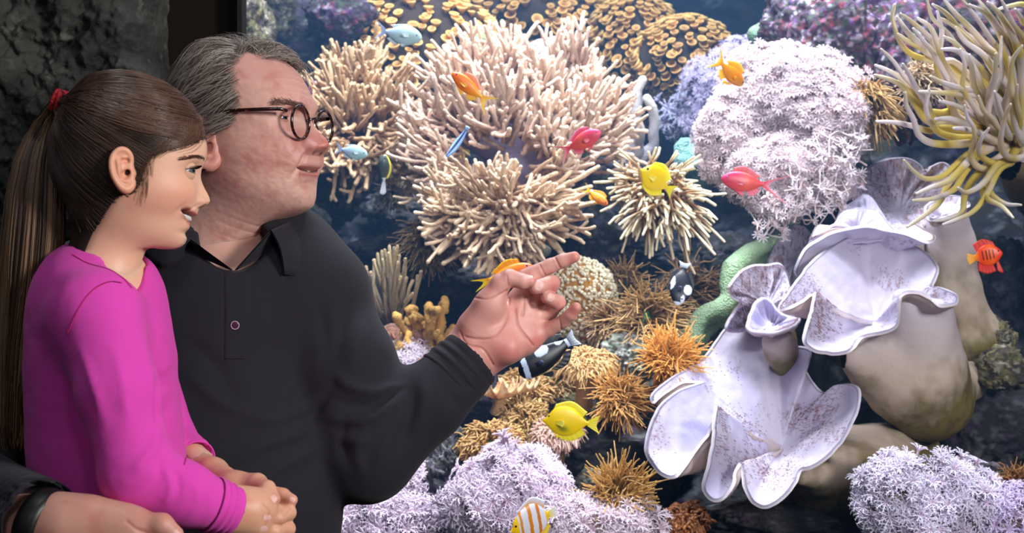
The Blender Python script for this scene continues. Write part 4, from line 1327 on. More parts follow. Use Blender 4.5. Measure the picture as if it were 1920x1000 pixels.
for i, tp in enumerate(TP):
    K0 = len(tp)
    off = rng.uniform(-.07, .05)
    pts = []
    for k, (a, b_) in enumerate(tp):
        f = k / (K0 - 1)
        pts.append(W(1620 + a / 2.3267, b_ / 2.3267, 2.52 + off * (1 - f) + .22 * f ** 1.3))
    pts.append(W(1905 + rng.normal() * 10, 262 + rng.normal() * 14, 2.86))
    P = spl(pts, 44)
    t = np.linspace(0, 1, 44)
    R = (.0030 + .0042 * np.clip(t * 1.5, 0, 1)) * rng.uniform(.9, 1.15)
    R[:2] *= .8
    v, q, per = tubes(P[::-1][None], R[::-1][None], 12)
    tc = np.concatenate([1 - t[::-1][::1], [0, 0]])[:, None]
    tc = np.concatenate([t[::-1], [0, 0]])[:, None]
    tip = srgb(196, 186, 168)
    f = srgb(200, 178, 84) * (1 - np.clip(1 - tc * 2.2, 0, 1)) + tip * np.clip(1 - tc * 2.2, 0, 1)
    col = tube_cols(1, per, 12, f)
    nn = vnormals(v, q)
    lil = np.clip(fbm(v * 14 + i, 2, 4) * 1.6 + .1 + (.25 if pts[0][2] > 1.6 else -.05), 0, .7)[:, None]
    col = col * (1 - lil) + srgb(214, 204, 222) * lil
    MB().add(v, q, col=col).obj('tentacle', M_TENT, rootT)
s = SDF(W(1840, 400, 3.1) - [0, .3, 0], W(2040, 180, 3.1) + [0, .2, 0], .008)
s.cap(W(1925, 280, 2.92), W(1960, 330, 3.1), .07, .09)
v, q = s.mesh()
MB().add(v, q, col=srgb(120, 104, 70)).obj('column', M_TENT, rootT)
# ------------------------------------------------------------------ people
M_SKIN = mat('skin', (1, 1, 1), 0.48, attr=True, alpha_attr=True, sss=0.25, sssr=(1, 0.35, 0.2), sss_scale=0.006, bump=[(900, 0.12, 0.0008, 'noise'), (240, 0.1, 0.001, 'noise')])
M_HAIR = mat('hair', (1, 1, 1), 0.36, attr=True, spec=0.5)
M_BLACKCLOTH = mat('black pique cotton', srgb(37, 35, 43), 0.9, spec=0.2, sheen=0.05, bump=[(1600, 0.25, 0.0006, 'voronoi'), (30, 0.15, 0.004, 'noise')])
M_PINK = mat('pink jersey cotton', srgb(218, 70, 176), 0.9, spec=0.2, sheen=0.1, bump=[(1500, 0.2, 0.0005, 'noise'), (45, 0.2, 0.003, 'noise')])
M_STITCH = mat('stitching', srgb(190, 28, 110), 0.8)
M_JEANS = mat('dark trousers', srgb(30, 32, 44), 0.9)
M_SHOE = mat('shoe leather', srgb(24, 22, 22), 0.5)
M_FRAME = mat('tortoiseshell', srgb(34, 16, 12), 0.18, coat=0.5, var=[(160, srgb(120, 52, 20), .56, .68)])
M_LENS = clear_mat('spectacle lens', (0.94, 0.95, 0.95))
M_RUBBER = mat('watch rubber', srgb(16, 16, 18), 0.45)
M_STEEL = mat('steel', srgb(190, 190, 190), 0.25, metal=1)
M_RED = mat('red elastic', srgb(205, 18, 30), 0.6, bump=[(500, .4, .001, 'noise')], var=[(170, srgb(235, 150, 150), .66, .7)])
M_BUTTON = mat('button', srgb(70, 40, 62), 0.25, coat=.4)
M_BUTTONRIM = mat('button rim', srgb(210, 180, 200), 0.25)


class Head:
    def __init__(s, O, th, pitch=0.0):
        d = np.array([math.cos(th), -math.sin(th), 0])
        r = np.array([-math.sin(th), -math.cos(th), 0])
        s.M = np.stack([d, r, [0, 0, 1.0]], 1)
        s.O = np.asarray(O, float)

    def w(s, L):
        return np.asarray(L) @ s.M.T + s.O


def loft_head(rows, nr, nc):
    R = spl(rows, nr)
    tau = np.linspace(0, 2 * PI, nc, endpoint=False)
    t = tau - .32 * np.sin(tau)
    c, sn = np.cos(t), np.sin(t)
    Ff, uf, Fb, ub, Wd, e = [R[:, i:i + 1] for i in range(6)]
    Wd = np.maximum(Wd, 0)
    ex = np.where(c > 0, 2 / e, 1.0)
    mid = (Ff + Fb) / 2
    half = (Ff - Fb) / 2
    F = mid + half * np.sign(c) * np.abs(c) ** ex
    S = Wd * np.sign(sn) * np.abs(sn) ** (np.where(c > 0, 2 / e, 2 / 2.1))
    fr = np.clip((F - Fb) / np.maximum(Ff - Fb, 1e-5), 0, 1)
    U = ub + (uf - ub) * fr
    # even the side walls out: the controls are dense near the mouth
    def sm(A, sig=17):
        k = np.exp(-.5 * (np.arange(-3 * sig, 3 * sig + 1) / sig) ** 2)
        k /= k.sum()
        Ap_ = np.concatenate([2 * A[:1] - A[1:3 * sig + 1][::-1], A, 2 * A[-1:] - A[-3 * sig - 1:-1][::-1]], 0)
        return np.stack([np.convolve(Ap_[:, j], k, 'valid') for j in range(A.shape[1])], 1)
    wgt = np.clip((np.abs(S) - .012) / .02, 0, 1) * np.clip((np.arange(nr)[:, None] - 12) / 30, 0, 1)
    wb = np.where(F < mid, np.clip((np.arange(nr)[:, None] - 12) / 30, 0, 1), wgt)
    S2, F2, U2 = sm(S), sm(F), sm(U)
    wS = np.clip((np.arange(nr)[:, None] - 12) / 30, 0, 1)
    S = S * (1 - wS) + S2 * wS
    F = F * (1 - wb) + F2 * wb
    U = U * (1 - wb) + U2 * wb
    return F, S, U, grid_quads(nr, nc, True)


def gs(x, w):
    return np.exp(-(x / w) ** 2)


def ear_mesh(scale, depth, h=.0009):
    """ear in its own frame: a forward, s outward, b up; unit height about .055 * scale"""
    g = lambda x, y, z: np.array([(x - 227) / 1646, z, (320 - y) / 1646])
    s = SDF((-.03, -.014, -.036), (.026, .026, .036), h)
    hel = [(247, 300, .001), (243, 286, .004), (234, 277, .007), (222, 277, .010), (211, 286, .012), (206, 300, .014), (206, 318, .0145), (210, 334, .0135), (218, 348, .011), (227, 358, .008), (237, 361, .005), (245, 354, .002), (248, 343, 0)]
    rr = [.0028, .0028, .0027, .0027, .0027, .0027, .0027, .0028, .0032, .0042, .0048, .0045, .004]
    P = spl([g(*p) for p in hel], 40)
    R = np.interp(np.linspace(0, 12, 40), range(13), rr)
    s.chain(P, R, k=.003)
    for i in range(2, 36, 1):   # the thin shell behind the rim
        s.cap(P[i], g(243, 325, -.004), .0016, .006, k=.003)
    ah = spl([g(*p) for p in [(216, 296, .012), (219, 306, .0125), (220, 320, .012), (224, 334, .010), (233, 343, .007), (240, 342, .004)]], 16)
    s.chain(ah, [.0022] * 16, k=.003)
    ah = spl([g(*p) for p in [(220, 306, .012), (226, 297, .009), (233, 292, .006)]], 8)
    s.chain(ah, [.002] * 8, k=.003)
    s.ell(g(227, 316, .0035), (.0135, .0028, .0235), k=.003)
    s.cap(g(247, 330, .001), g(246, 338, .002), .0036, k=.003)
    s.cap(g(233, 331, .0085), g(239, 322, .001), .0052, .0035, k=.004, op='sub')
    s.cap(g(227, 300, .012), g(238, 300, .006), .0026, k=.003, op='sub')
    v, q = s.mesh()
    v = smooth_mesh(v, q, 1)
    v[:, 1] *= depth
    return v * scale, q


def hairline(px, py, U, k, y0, x0, kx):
    return (np.interp(y0 - U * k, py, px) - x0) / kx


# =============== man
KX = 1142.0
MH = Head(W(455, 250, 2.0), math.radians(21))
mf = [(440, 82), (478, 86), (512, 100), (541, 123), (561, 150), (573, 178), (580, 198), (581, 212), (578, 228), (577, 245), (577, 262), (578, 280), (586, 293), (589, 305), (587, 313), (580, 318.5), (581, 326), (578, 335), (576, 346), (580, 360), (581, 374), (575, 388), (558, 399),
      (535, 409), (512, 419), (497, 435), (487, 455), (472, 485), (460, 515), (450, 560)]
mb_ = [(438, 82), (375, 92), (345, 115), (325, 140), (315, 165), (310, 190), (308, 208), (308, 220), (309, 235), (312, 248), (315, 260), (318, 270), (321, 278), (323, 284), (325, 289), (327, 293), (329, 298), (331, 303), (333, 310), (335, 318), (337, 326), (338, 334), (338, 343),
       (337, 353), (335, 366), (330, 390), (325, 420), (318, 450), (305, 480), (290, 540)]
mw = [.0, .045, .062, .071, .076, .078, .078, .0775, .077, .0765, .076, .0755, .075, .0745, .074, .0735, .073, .0725, .072, .0705, .068, .066, .0645, .0635, .063, .0625, .062, .063, .07, .09]
me = [2, 2.1, 2.2, 2.3, 2.4, 2.45, 2.5, 2.5, 2.5, 2.5, 2.45, 2.4, 2.35, 2.3, 2.3, 2.3, 2.3, 2.3, 2.3, 2.3, 2.3, 2.2, 2.15, 2.1, 2.0, 2, 2, 2, 2, 2]
rows = [[(a[0] - 455) / KX, ((500 - a[1]) * 1.962 - 500) / FPX, (b_[0] - 455) / KX + .01, (250 - b_[1]) / 1333, w_, e] for a, b_, w_, e in zip(mf, mb_, mw, me)]
F, S, U, hq = loft_head(rows, 330, 300)
uy = lambda y: ((500 - y) * 1.945 - 500) / FPX
A_ = np.abs(S)
front = np.clip((F - .02) / .05, 0, 1)
na = np.interp(-U, [-uy(y) for y in (218, 228, 235, 245, 255, 262, 269, 275, 280, 285, 291)], [0, .003, .0075, .0145, .0225, .0275, .0295, .028, .020, .009, 0])
wn = np.interp(-U, [-uy(y) for y in (218, 240, 262, 275, 288)], [.009, .0095, .0125, .0155, .016])
F = F + front * na * gs(A_, wn) ** 1.0
F += front * .0125 * gs(A_ - .0185, .0075) * gs(U - uy(276), .0095)          # wings of the nose
S += np.sign(S) * front * .004 * gs(A_ - .018, .008) * gs(U - uy(276), .010)
F -= front * .013 * gs(A_ - .034, .017) * gs(U - uy(222), .016)               # eye sockets
F += front * .0055 * gs(A_ - .030, .022) * gs(U - uy(197), .0075)             # brow ridge
F += front * .004 * gs(A_ - .036, .013) * gs(U - uy(247), .006)               # bag under the eye
F += front * .006 * gs(A_ - .046, .018) * gs(U - uy(275), .022)
S += np.sign(S) * .004 * gs(A_ - .07, .03) * gs(U - uy(280), .03) * gs(F - .04, .04)
S += np.sign(S) * .003 * gs(U - uy(350), .02) * gs(F - .035, .035)            # jowl
nl = .021 + (uy(283) - U) * .42
F -= front * .0045 * gs(A_ - nl, .0035) * gs(U - uy(300), .017)               # fold from nose to mouth
F += front * .003 * gs(A_ - nl - .008, .006) * gs(U - uy(300), .02)
F -= front * .0045 * gs(U - uy(320) - .004 * np.clip(A_ / .03, 0, 1) ** 2, .0021) * (A_ < .031) * np.clip((.031 - A_) / .006, 0, 1)   # mouth
F -= front * .003 * gs(U - uy(345), .005) * gs(A_, .022)
for y, a in ((140, .0009), (152, .0012), (166, .0012), (178, .001)):          # forehead lines
    F -= front * a * gs(U - uy(y) - .004 * np.sin(A_ * 60), .0012) * (A_ < .05)
for k, (fx, uu) in enumerate([(505, 425), (500, 440), (490, 458)]):           # neck folds
    F -= .0012 * gs(U - uy(uu) - (F - (fx - 455) / KX) * -.45, .0022) * np.clip((F + .04) / .04, 0, 1)
P = np.stack([F, S, U], -1).reshape(-1, 3)
P += .0006 * fbm(P * 120, 3, 2)[:, None] * np.array([1, 1, .3])
Fp, Sp, Up = P.T
SK = srgb(210, 162, 148)
col = np.broadcast_to(SK, P.shape).copy()


def blend(col, c, m):
    m = np.clip(m, 0, 1)[:, None]
    return col * (1 - m) + np.asarray(c) * m


Ap = np.abs(Sp)
RED = srgb(184, 106, 100)
col = blend(col, RED, .55 * gs(Ap - .045, .025) * gs(Up - uy(275), .03) * (Fp > 0))
col = blend(col, srgb(186, 88, 84), .75 * gs(Ap, .02) * gs(Up - uy(268), .016) * (Fp > .1))
col = blend(col, RED, .35 * gs(Up - uy(130), .03) * (Fp > 0))
col = blend(col, srgb(158, 84, 84), .45 * gs(Up - uy(340), .04) * gs(Fp - .0, .045))
col = blend(col, srgb(176, 150, 140), .45 * gs(Up - uy(385), .03) * np.clip(fbm(P * 300, 2, 8) + .6, 0, 1))
lip = gs(Up - uy(314), .0036) + gs(Up - uy(327), .0036)
col = blend(col, srgb(178, 98, 96), .8 * lip * (Ap < .027) * (Fp > .07))
col = blend(col, srgb(50, 22, 22), gs(Up - uy(320.3) - .004 * np.clip(Ap / .03, 0, 1) ** 2, .0013) * (Ap < .029) * (Fp > .06))
col = blend(col, srgb(70, 30, 28), gs(Ap - .010, .0045) * gs(Up - uy(286), .003) * (Fp > .09))
col = blend(col, srgb(170, 84, 84), .35 * np.clip(fbm(P * 55, 3, 4) * 2, 0, 1))
hx = hairline([520, 505, 470, 447, 444, 450, 446, 438, 424, 412, 380, 345, 335], [80, 90, 100, 120, 150, 185, 205, 225, 240, 255, 290, 340, 420], Up, 1333, 250, 455, KX)
lock = (Ap < .036) | ((Sp < 0) & (Ap < .055))
Wm = MH.w(np.stack([Fp, Ap, Up], -1))
pxm = 960 + Wm[:, 0] / Wm[:, 1] * FPX
pym = 500 - (Wm[:, 2] - CAMZ) / Wm[:, 1] * FPX
hxm = np.interp(pym, [60, 80, 92, 102, 125, 150, 185, 205, 228, 242, 255, 290, 340, 420], [560, 520, 488, 460, 440, 443, 452, 450, 442, 424, 400, 375, 345, 335])
hxm = hxm + 7 * fbm(P * 260, 2, 5) + 4 * fbm(P * 900, 2, 6)
scalp = ((pxm < hxm) & (Up > uy(345))) | (lock & (Up > uy(113)) & (Fp < .088))
mhead_scalp = scalp.copy()
col = blend(col, srgb(88, 76, 70), .9 * scalp * np.clip((hxm - pxm) / 22 + .25 + lock, 0, 1))
alpha = np.ones(len(P))
man = MB()
nrm_local = vnormals(P, hq)
if (nrm_local * P).sum() < 0:
    hq = hq[:, ::-1]
    nrm_local = -nrm_local
man.add(MH.w(P), hq, col=np.column_stack([col, alpha]))
MHP, MHQ = P.copy(), hq.copy()
ev, eq = ear_mesh(1.28, 1.0)
for sg in (1, -1):
    a = math.radians(8)
    L = ev.copy()
    L = np.column_stack([L[:, 0] * math.cos(.12) - L[:, 2] * math.sin(.12), L[:, 1] * sg + sg * .0735, L[:, 0] * math.sin(.12) + L[:, 2] * math.cos(.12)])
    L += [-.012, 0, uy(272)]
    c = np.broadcast_to(srgb(206, 140, 126), L.shape)
    man.add(MH.w(L), eq if sg > 0 else eq[:, ::-1], col=c)
# eyes with lids
def eyes(mb, H, F0, S0, U0, R, look, skin, iris, up_edge=.30, lo_edge=-.42, lidr=1.1):
    for sg in (1, -1):
        c = np.array([F0, sg * S0, U0])
        v, q = uvsphere((0, 0, 0), R, 40, 40)
        d = unit(v)
        lk = unit(np.array([look[0], look[1], look[2]]))
        an = np.arccos(np.clip(d @ lk, -1, 1))
        cc = np.tile(srgb(236, 228, 224), (len(v), 1))
        cc = blend(cc, iris, (an < .60).astype(float))
        cc = blend(cc, srgb(25, 20, 20), ((an > .54) & (an < .63)).astype(float) * .8)
        cc = blend(cc, srgb(8, 8, 8), (an < .22).astype(float))
        mb.add(H.w(v + c), q, col=np.column_stack([cc, np.full(len(v), .15)]))
        # lids: parts of a slightly larger shell
        for (lo, hi_) in ((up_edge, 1.45), (-1.45, lo_edge)):
            el = np.linspace(lo, hi_, 14)
            az = np.linspace(-1.5, 1.5, 36)
            E, Z = np.meshgrid(el, az, indexing='ij')
            edge = np.clip(1 - np.abs(E - (lo if lo == up_edge else hi_)) / .5, 0, 1)
            E2 = E - edge * (up_edge if lo == up_edge else lo_edge) * (np.abs(Z) / 1.5) ** 2 * .9
            r = R * (lidr + .05 * (1 - edge))
            vv = np.stack([np.cos(E2) * np.cos(Z) * r, np.cos(E2) * np.sin(Z) * r, np.sin(E2) * r], -1).reshape(-1, 3)
            v3 = np.concatenate([vv, vv * .93])
            qq = grid_quads(14, 36)
            ce = np.broadcast_to(skin, v3.shape).copy()
            lash = (np.abs(np.concatenate([E.ravel(), E.ravel()]) - (lo if lo == up_edge else hi_)) < .06) * (.85 if lo == up_edge else .3)
            ce = blend(ce, srgb(40, 25, 20), lash)
            mb.add(H.w(v3 + c), np.concatenate([qq, qq[:, ::-1] + len(vv)]), col=ce)


eyes(man, MH, .078, .034, uy(222), .0125, (1, .15, 0), srgb(186, 126, 114), srgb(70, 80, 96), up_edge=.10, lo_edge=-.20, lidr=1.12)
# hint of teeth
tz = np.linspace(-.016, .016, 24)
tv = np.array([[.1055 - 25 * x * x, x, uy(320) + dz] for dz in (-.0008, .0012) for x in tz])
man.add(MH.w(tv), grid_quads(2, 24), col=srgb(210, 195, 175))


def hand_col(v, base, seed=0):
    c = np.broadcast_to(base, v.shape).copy()
    return blend(c, np.asarray(base) * np.array([.92, .72, .72]), np.clip(fbm(v * 60, 3, seed) * 1.6, 0, .8))


def add_hand(mb, caps, lo, hi, h, base, creases=(), nails=(), seed=0, tipred=(), smooth=2):
    s = SDF(lo, hi, h)
    for c in caps:
        if c[0] == 'e':
            s.ell(W(*c[1]), c[2], M=c[3] if len(c) > 3 and c[3] is not None else None, k=c[4] if len(c) > 4 else .012)
        elif c[0] == 'x':
            s.cap(W(*c[1]), W(*c[2]), c[3], c[4], k=.004, op='sub')
        else:
            s.cap(W(*c[0]), W(*c[1]), c[2], c[3], k=c[4] if len(c) > 4 else .006)
    v, q = s.mesh()
    v = smooth_mesh(v, q, smooth)
    n = vnormals(v, q)
    px = 960 + v[:, 0] / v[:, 1] * FPX
    py = 500 - (v[:, 2] - CAMZ) / v[:, 1] * FPX
    col = hand_col(v, base, seed)
    for poly, wd, A, dk in creases:
        pl = spl(np.array(poly, float), 60)
        dd = np.min(np.hypot(px[:, None] - pl[None, :, 0], py[:, None] - pl[None, :, 1]), 1) if len(v) < 120000 else np.zeros(len(v))
        g = gs(dd, wd) * (n[:, 1] < .1)
        v = v - n * (A * g)[:, None]
        if dk:
            col = blend(col, np.asarray(base) * np.array([.62, .42, .42]), g * dk)
    for (x, y, r) in tipred:
        col = blend(col, srgb(196, 96, 92), .55 * gs(np.hypot(px - x, py - y), r))
    for (c, d, L, wd, nd) in nails:   # nail plate: centre px, direction px, length px, width px
        dx, dy = unit(np.array(d, float))
        a = (px - c[0]) * dx + (py - c[1]) * dy
        b_ = -(px - c[0]) * dy + (py - c[1]) * dx
        nv = (np.abs(a) / L) ** 3 + (np.abs(b_) / wd) ** 3
        m = np.clip((1.25 - nv) / .5, 0, 1) * (n[:, 1] < .35)
        rim = (nv < 1.8) & (nv > 1.1) & (n[:, 1] < .35)
        v = v - n * (rim * .0004)[:, None]
        col = blend(col, srgb(232, 186, 180), m * .85)
        col = blend(col, srgb(240, 222, 212), m * np.clip((a - L * .6) / (L * .2), 0, 1) * .6)
    mb.add(v, q, col=col)
    return v, q


HB = srgb(214, 158, 148)
MC = [  # pointing left hand, palm to the camera
    ((800, 720, 1.97), (850, 690, 1.975), .036, .0335), ((850, 690, 1.975), (888, 662, 1.98), .0335, .031, .015),
    ((888, 662, 1.98), (935, 625, 1.985), .031, .027, .015), ((870, 640, 1.985), (905, 600, 1.985), .022, .022, .015), ((905, 690, 1.985), (945, 650, 1.985), .018, .02, .015),
    ((940, 620, 1.99), (975, 570, 1.995), .027, .018, .02), ((940, 630, 1.99), (990, 590, 1.995), .026, .018, .02), ((935, 640, 1.99), (1000, 628, 1.99), .025, .0155, .02), ((930, 650, 1.985), (985, 640, 1.985), .022, .017, .02),
    ((893, 612, 1.972), (918, 572, 1.962), .0255, .0205, .012), ((918, 572, 1.962), (938, 533, 1.955), .0195, .0135, .012), ((938, 533, 1.955), (955, 521, 1.952), .0128, .012), ((955, 521, 1.952), (980, 528, 1.95), .0118, .0108, .003), ((980, 528, 1.95), (994, 528, 1.949), .0105, .0085, .003),
    ((950, 655, 1.966), (925, 640, 1.966), .018, .016, .015),
    ((975, 560, 1.995), (1000, 520, 1.99), .016, .0125, .01), ((985, 520, 1.992), (1032, 499, 1.985), .012, .0105, .003), ((1032, 499, 1.985), (1056, 489, 1.98), .0103, .0098, .003), ((1056, 489, 1.98), (1077, 482, 1.975), .0098, .0078, .003),
    ((985, 575, 1.998), (1022, 552, 1.995), .014, .0118, .006), ((1022, 552, 1.995), (1035, 532, 1.975), .0115, .0113, .002), ((1035, 530, 1.975), (1010, 538, 1.957), .0112, .0098, .002), ((1010, 538, 1.957), (1004, 541, 1.955), .0098, .0088, .002),
    ((990, 600, 1.998), (1032, 584, 1.995), .014, .0115, .006), ((1032, 584, 1.995), (1046, 568, 1.98), .011, .011, .002), ((1046, 567, 1.98), (1026, 558, 1.963), .0108, .0092, .002),
    ((995, 632, 1.992), (1030, 618, 1.985), .0135, .0105, .006), ((1030, 618, 1.985), (1056, 603, 1.975), .0102, .0092, .002), ((1056, 603, 1.975), (1070, 590, 1.965), .0092, .009, .002), ((1070, 590, 1.965), (1080, 577, 1.958), .0088, .0072, .002),
]
add_hand(man, MC, W(790, 740, 2.05) - [0, .16, 0], W(1110, 455, 2.05), .0013, HB,
         creases=[([(955, 560), (950, 600), (925, 632), (895, 636), (872, 632)], 2.0, .0018, .6), ([(966, 580), (972, 610), (985, 630), (1000, 648)], 2.2, .0016, .55), ([(885, 557), (912, 561), (938, 552), (950, 545)], 1.8, .0014, .5),
                  ([(862, 622), (875, 645), (905, 655), (925, 685)], 1.8, .0014, .5), ([(848, 640), (865, 668), (900, 690), (915, 705)], 1.6, .001, .35), ([(1041, 484), (1050, 502)], 1.6, .0012, .5), ([(1012, 497), (1022, 516)], 1.6, .0012, .5),
                  ([(953, 535), (950, 517)], 1.4, .0008, .3), ([(1048, 592), (1052, 618)], 1.5, .001, .4), ([(980, 590), (985, 560), (1000, 575)], 3, .0015, .3)],
         nails=[((990, 520), (1, -.1), 9, 3.2, 0), ((1011, 536), (-.4, 1), 9, 8, 0), ((1033, 558), (-.5, .9), 8, 7, 0)],
         tipred=[(1075, 483, 14), (1078, 582, 14), (1005, 540, 10), (1030, 562, 10), (1040, 535, 14), (950, 660, 40), (1010, 640, 20)], seed=3)
# right hand across the girl's hip
RC_ = [((10, 990, 1.48), (75, 990, 1.465), .034, .031), ((75, 990, 1.465), (130, 985, 1.455), .031, .026, .015), ((115, 968, 1.455), (235, 985, 1.45), .021, .017, .02), ((130, 1000, 1.45), (250, 1020, 1.445), .027, .02, .02),
       ((175, 968, 1.45), (255, 985, 1.445), .0155, .0148, .02), ((255, 985, 1.445), (303, 985, 1.44), .0145, .0118, .006), ((303, 985, 1.44), (328, 1003, 1.438), .0118, .009, .004),
       ((240, 1010, 1.44), (320, 1040, 1.435), .013, .0105), ((320, 1040, 1.435), (370, 1065, 1.44), .0105, .0085), ((230, 1040, 1.445), (310, 1080, 1.44), .013, .0105), ((310, 1080, 1.44), (360, 1105, 1.45), .0105, .0085),
       ((210, 1060, 1.45), (290, 1110, 1.45), .012, .01), ((290, 1110, 1.45), (330, 1130, 1.46), .01, .008)]
add_hand(man, RC_, W(-10, 1160, 1.5) - [0, .12, 0], W(400, 900, 1.5) + [0, .04, 0], .0018, srgb(206, 150, 134), creases=[([(238, 978), (255, 992), (275, 1000)], 2.5, .0014, .4)], nails=[((331, 1000), (.7, .6), 7, 6, 0)], seed=5)
# chest skin under the open collar, forearm stumps inside the sleeves
v, q = uvsphere(W(425, 560, 2.03), (.11, .10, .13), 40, 30)
man.add(v, q[:, ::-1] if False else q, col=srgb(210, 158, 142))
s = SDF((-.95, 1.36, .98), (.0, 2.2, 1.5), .009)
s.cap((-.44, 2.0, 1.02), (-.435, 1.995, 1.27), .15, .14, k=.06, flat=(.2, .98, 0), ff=1.25)
s.cap(W(330, 550, 2.03), W(545, 550, 2.03), .075, .075, k=.06)
s.cap(W(425, 420, 2.03), W(425, 520, 2.04), .052, .06, k=.04)
s.cap(W(575, 552, 2.02), W(686, 850, 1.945), .058, .045, k=.02)
s.cap(W(686, 850, 1.945), W(850, 700, 1.975), .044, .031, k=.02)
s.cap(W(280, 552, 2.03), W(160, 570, 1.98), .07, .06, k=.04)
s.cap(W(160, 570, 1.98), W(-105, 920, 1.70), .055, .043, k=.02)
s.cap(W(-105, 920, 1.70), W(60, 985, 1.47), .043, .029, k=.02)
v, q = s.mesh()
man.add(v, q, col=srgb(210, 158, 142))
man_base = np.array([-.43, 2.0, 0.0])
ROOT_M = empty('person', man_base, 'grey-haired man in glasses and a black polo shirt, pointing at the fish', 'person')
man.obj('body', M_SKIN, ROOT_M)


# ---- man's hair
def strand_mesh(P, R, cols, m=3):
    v, q, per = tubes(P, R, m, cap=False)
    return v, q, np.repeat(cols, per, 0)


def head_radius_fn(P, Q, C):
    bvh = BVHTree.FromPolygons([tuple(x) for x in P], [tuple(int(k) for k in x) for x in Q])
    C = Vector(C)

    def f(d):
        out = np.zeros(d.shape[:-1])
        for i in np.ndindex(out.shape):
            r = bvh.ray_cast(C + Vector(d[i]) * .3, Vector(-d[i]))
            out[i] = .3 - r[3] if r[0] is not None else .09
        return out
    return f


Cm = np.array([0.0, 0, .04])
frad = head_radius_fn(MHP, MHQ, Cm)
cand = np.where(mhead_scalp & (MHP[:, 2] > uy(330)))[0]
# even out the density
n = 12000
wgt = 1.0 / (1 + 0 * cand)
pk = rng.choice(cand, n, replace=True)
rp = MHP[pk] + rng.normal(size=(n, 3)) * .0012
rd = unit(rp - Cm)
islock = (rp[:, 0] > .02) & (np.abs(rp[:, 1]) < .05) & (rp[:, 2] > uy(135))
side = np.clip(np.abs(rd[:, 1]) * 1.3, 0, 1)
comb = np.stack([-1.0 + 0 * side, np.sign(rp[:, 1]) * .15, -.55 * side], -1)
comb[islock] = unit(np.stack([rng.uniform(-.5, .3, islock.sum()), rng.uniform(-1.0, -.1, islock.sum()), 0 * rng.random(islock.sum())], -1))
clump = np.stack([vnoise(rp * 60, 1), vnoise(rp * 60, 2), vnoise(rp * 60, 3)], -1)
comb = unit(comb + clump * .6 + rng.normal(size=(n, 3)) * .12)
ang = rng.uniform(.45, 1.15, n)
K = 9
tt = np.linspace(0, 1, K)
dirs = unit(rd[:, None] + comb[:, None] * (tt[None, :] * ang[:, None])[..., None])
rad = frad(dirs[:, ::2])
rad = np.stack([np.interp(np.arange(K), np.arange(0, K, 2), r_) for r_ in rad])
lift = (.002 + .009 * np.sin(tt * 2.4)[None] * rng.uniform(.5, 1.1, (n, 1))) * (1 + .7 * islock[:, None])
lift += (vnoise(rp * 45, 7) * .0035)[:, None] * tt
Ph = Cm + dirs * (rad + lift)[..., None]
hw = MH.w(Ph.reshape(-1, 3)).reshape(n, K, 3)
g = rng.random(n)
base = np.where((g < .45)[:, None], srgb(104, 90, 82), srgb(178, 166, 158)) * rng.uniform(.7, 1.15, (n, 1))
backd = np.clip((-.02 - rp[:, 0]) / .05, 0, 1)[:, None]
base = base * (1 - .0 * backd)
hb = MB()
v, q, c = strand_mesh(hw, np.full((n, K), .00034) * (1.15 - .7 * tt), base)
hb.add(v, q, col=c)
# eyebrows and a few sideburn hairs
for sg in (1, -1):
    m_ = 170
    u = rng.random(m_)
    f0 = np.array([.097, .0, uy(197)])
    pts = np.stack([.103 - .030 * u ** 1.6, sg * (.014 + .038 * u), uy(203) + .006 * np.sin(u * 2.4) + rng.normal(size=m_) * .0016], -1)
    ray = unit(pts - Cm)
    rr = frad(ray)
    d = unit(np.stack([-.3 + 0 * u, sg * (1 + 0 * u), rng.normal(size=m_) * .35 + .25], -1))
    L = .007
    Pb = Cm + ray[:, None] * (rr + .0004)[:, None, None] + d[:, None] * (np.linspace(0, 1, 4) * L)[None, :, None] + ray[:, None] * (np.array([0, .001, .0014, .001]))[None, :, None]
    v, q, c = strand_mesh(MH.w(Pb.reshape(-1, 3)).reshape(m_, 4, 3), np.full((m_, 4), .00028), np.tile(srgb(110, 84, 72), (m_, 1)) * rng.uniform(.6, 1.3, (m_, 1)))
    hb.add(v, q, col=c)
hb.obj('hair', M_HAIR, ROOT_M)

# ---- glasses
gl = bpy.data.objects.new('glasses', None)
COL.objects.link(gl)
gl.parent = ROOT_M
gloc = MH.w([.112, 0, uy(232)])
gl.location = Vector(gloc - man_base)
gl['_loc'] = [float(x) for x in gloc]
frb = MB()
a = np.linspace(0, 2 * PI, 65)[:-1]
for sg in (1, -1):
    ring = np.stack([.112 - .004 * np.cos(a) * 0 - .05 * (np.abs(.034 + .0235 * np.cos(a)) ** 2) * 3, sg * (.034 + .0235 * np.cos(a)), uy(232) + .0225 * np.sin(a)], -1)
    R2 = np.concatenate([ring, ring[:3]])
    v, q, per = tubes(MH.w(R2)[None], np.full((1, 67), .0020), 8, cap=False)
    frb.add(v, q)
    lens_ = np.concatenate([ring, ring.mean(0)[None]])
    MB().add(MH.w(lens_), tris=[[i, (i + 1) % 64, 64] for i in range(64)]).obj('lens', M_LENS, gl)
    oy = .058
    arm = np.array([[.104, sg * oy, uy(213)], [.100, sg * (oy + .008), uy(211)], [.09, sg * .0715, uy(211)], [.05, sg * .0795, uy(212)], [.02, sg * .081, uy(213.5)], [-.005, sg * .082, uy(217)], [-.02, sg * .079, uy(230)], [-.028, sg * .076, uy(250)]])
    v, q, per = tubes(MH.w(spl(arm, 30))[None], np.full((1, 30), .0027), 8)
    MB().add(v, q).obj('temple_arm', M_FRAME, gl)
br = spl([(.1085, .0118, uy(226)), (.1145, .004, uy(221)), (.1145, -.004, uy(221)), (.1085, -.0118, uy(226))], 14)
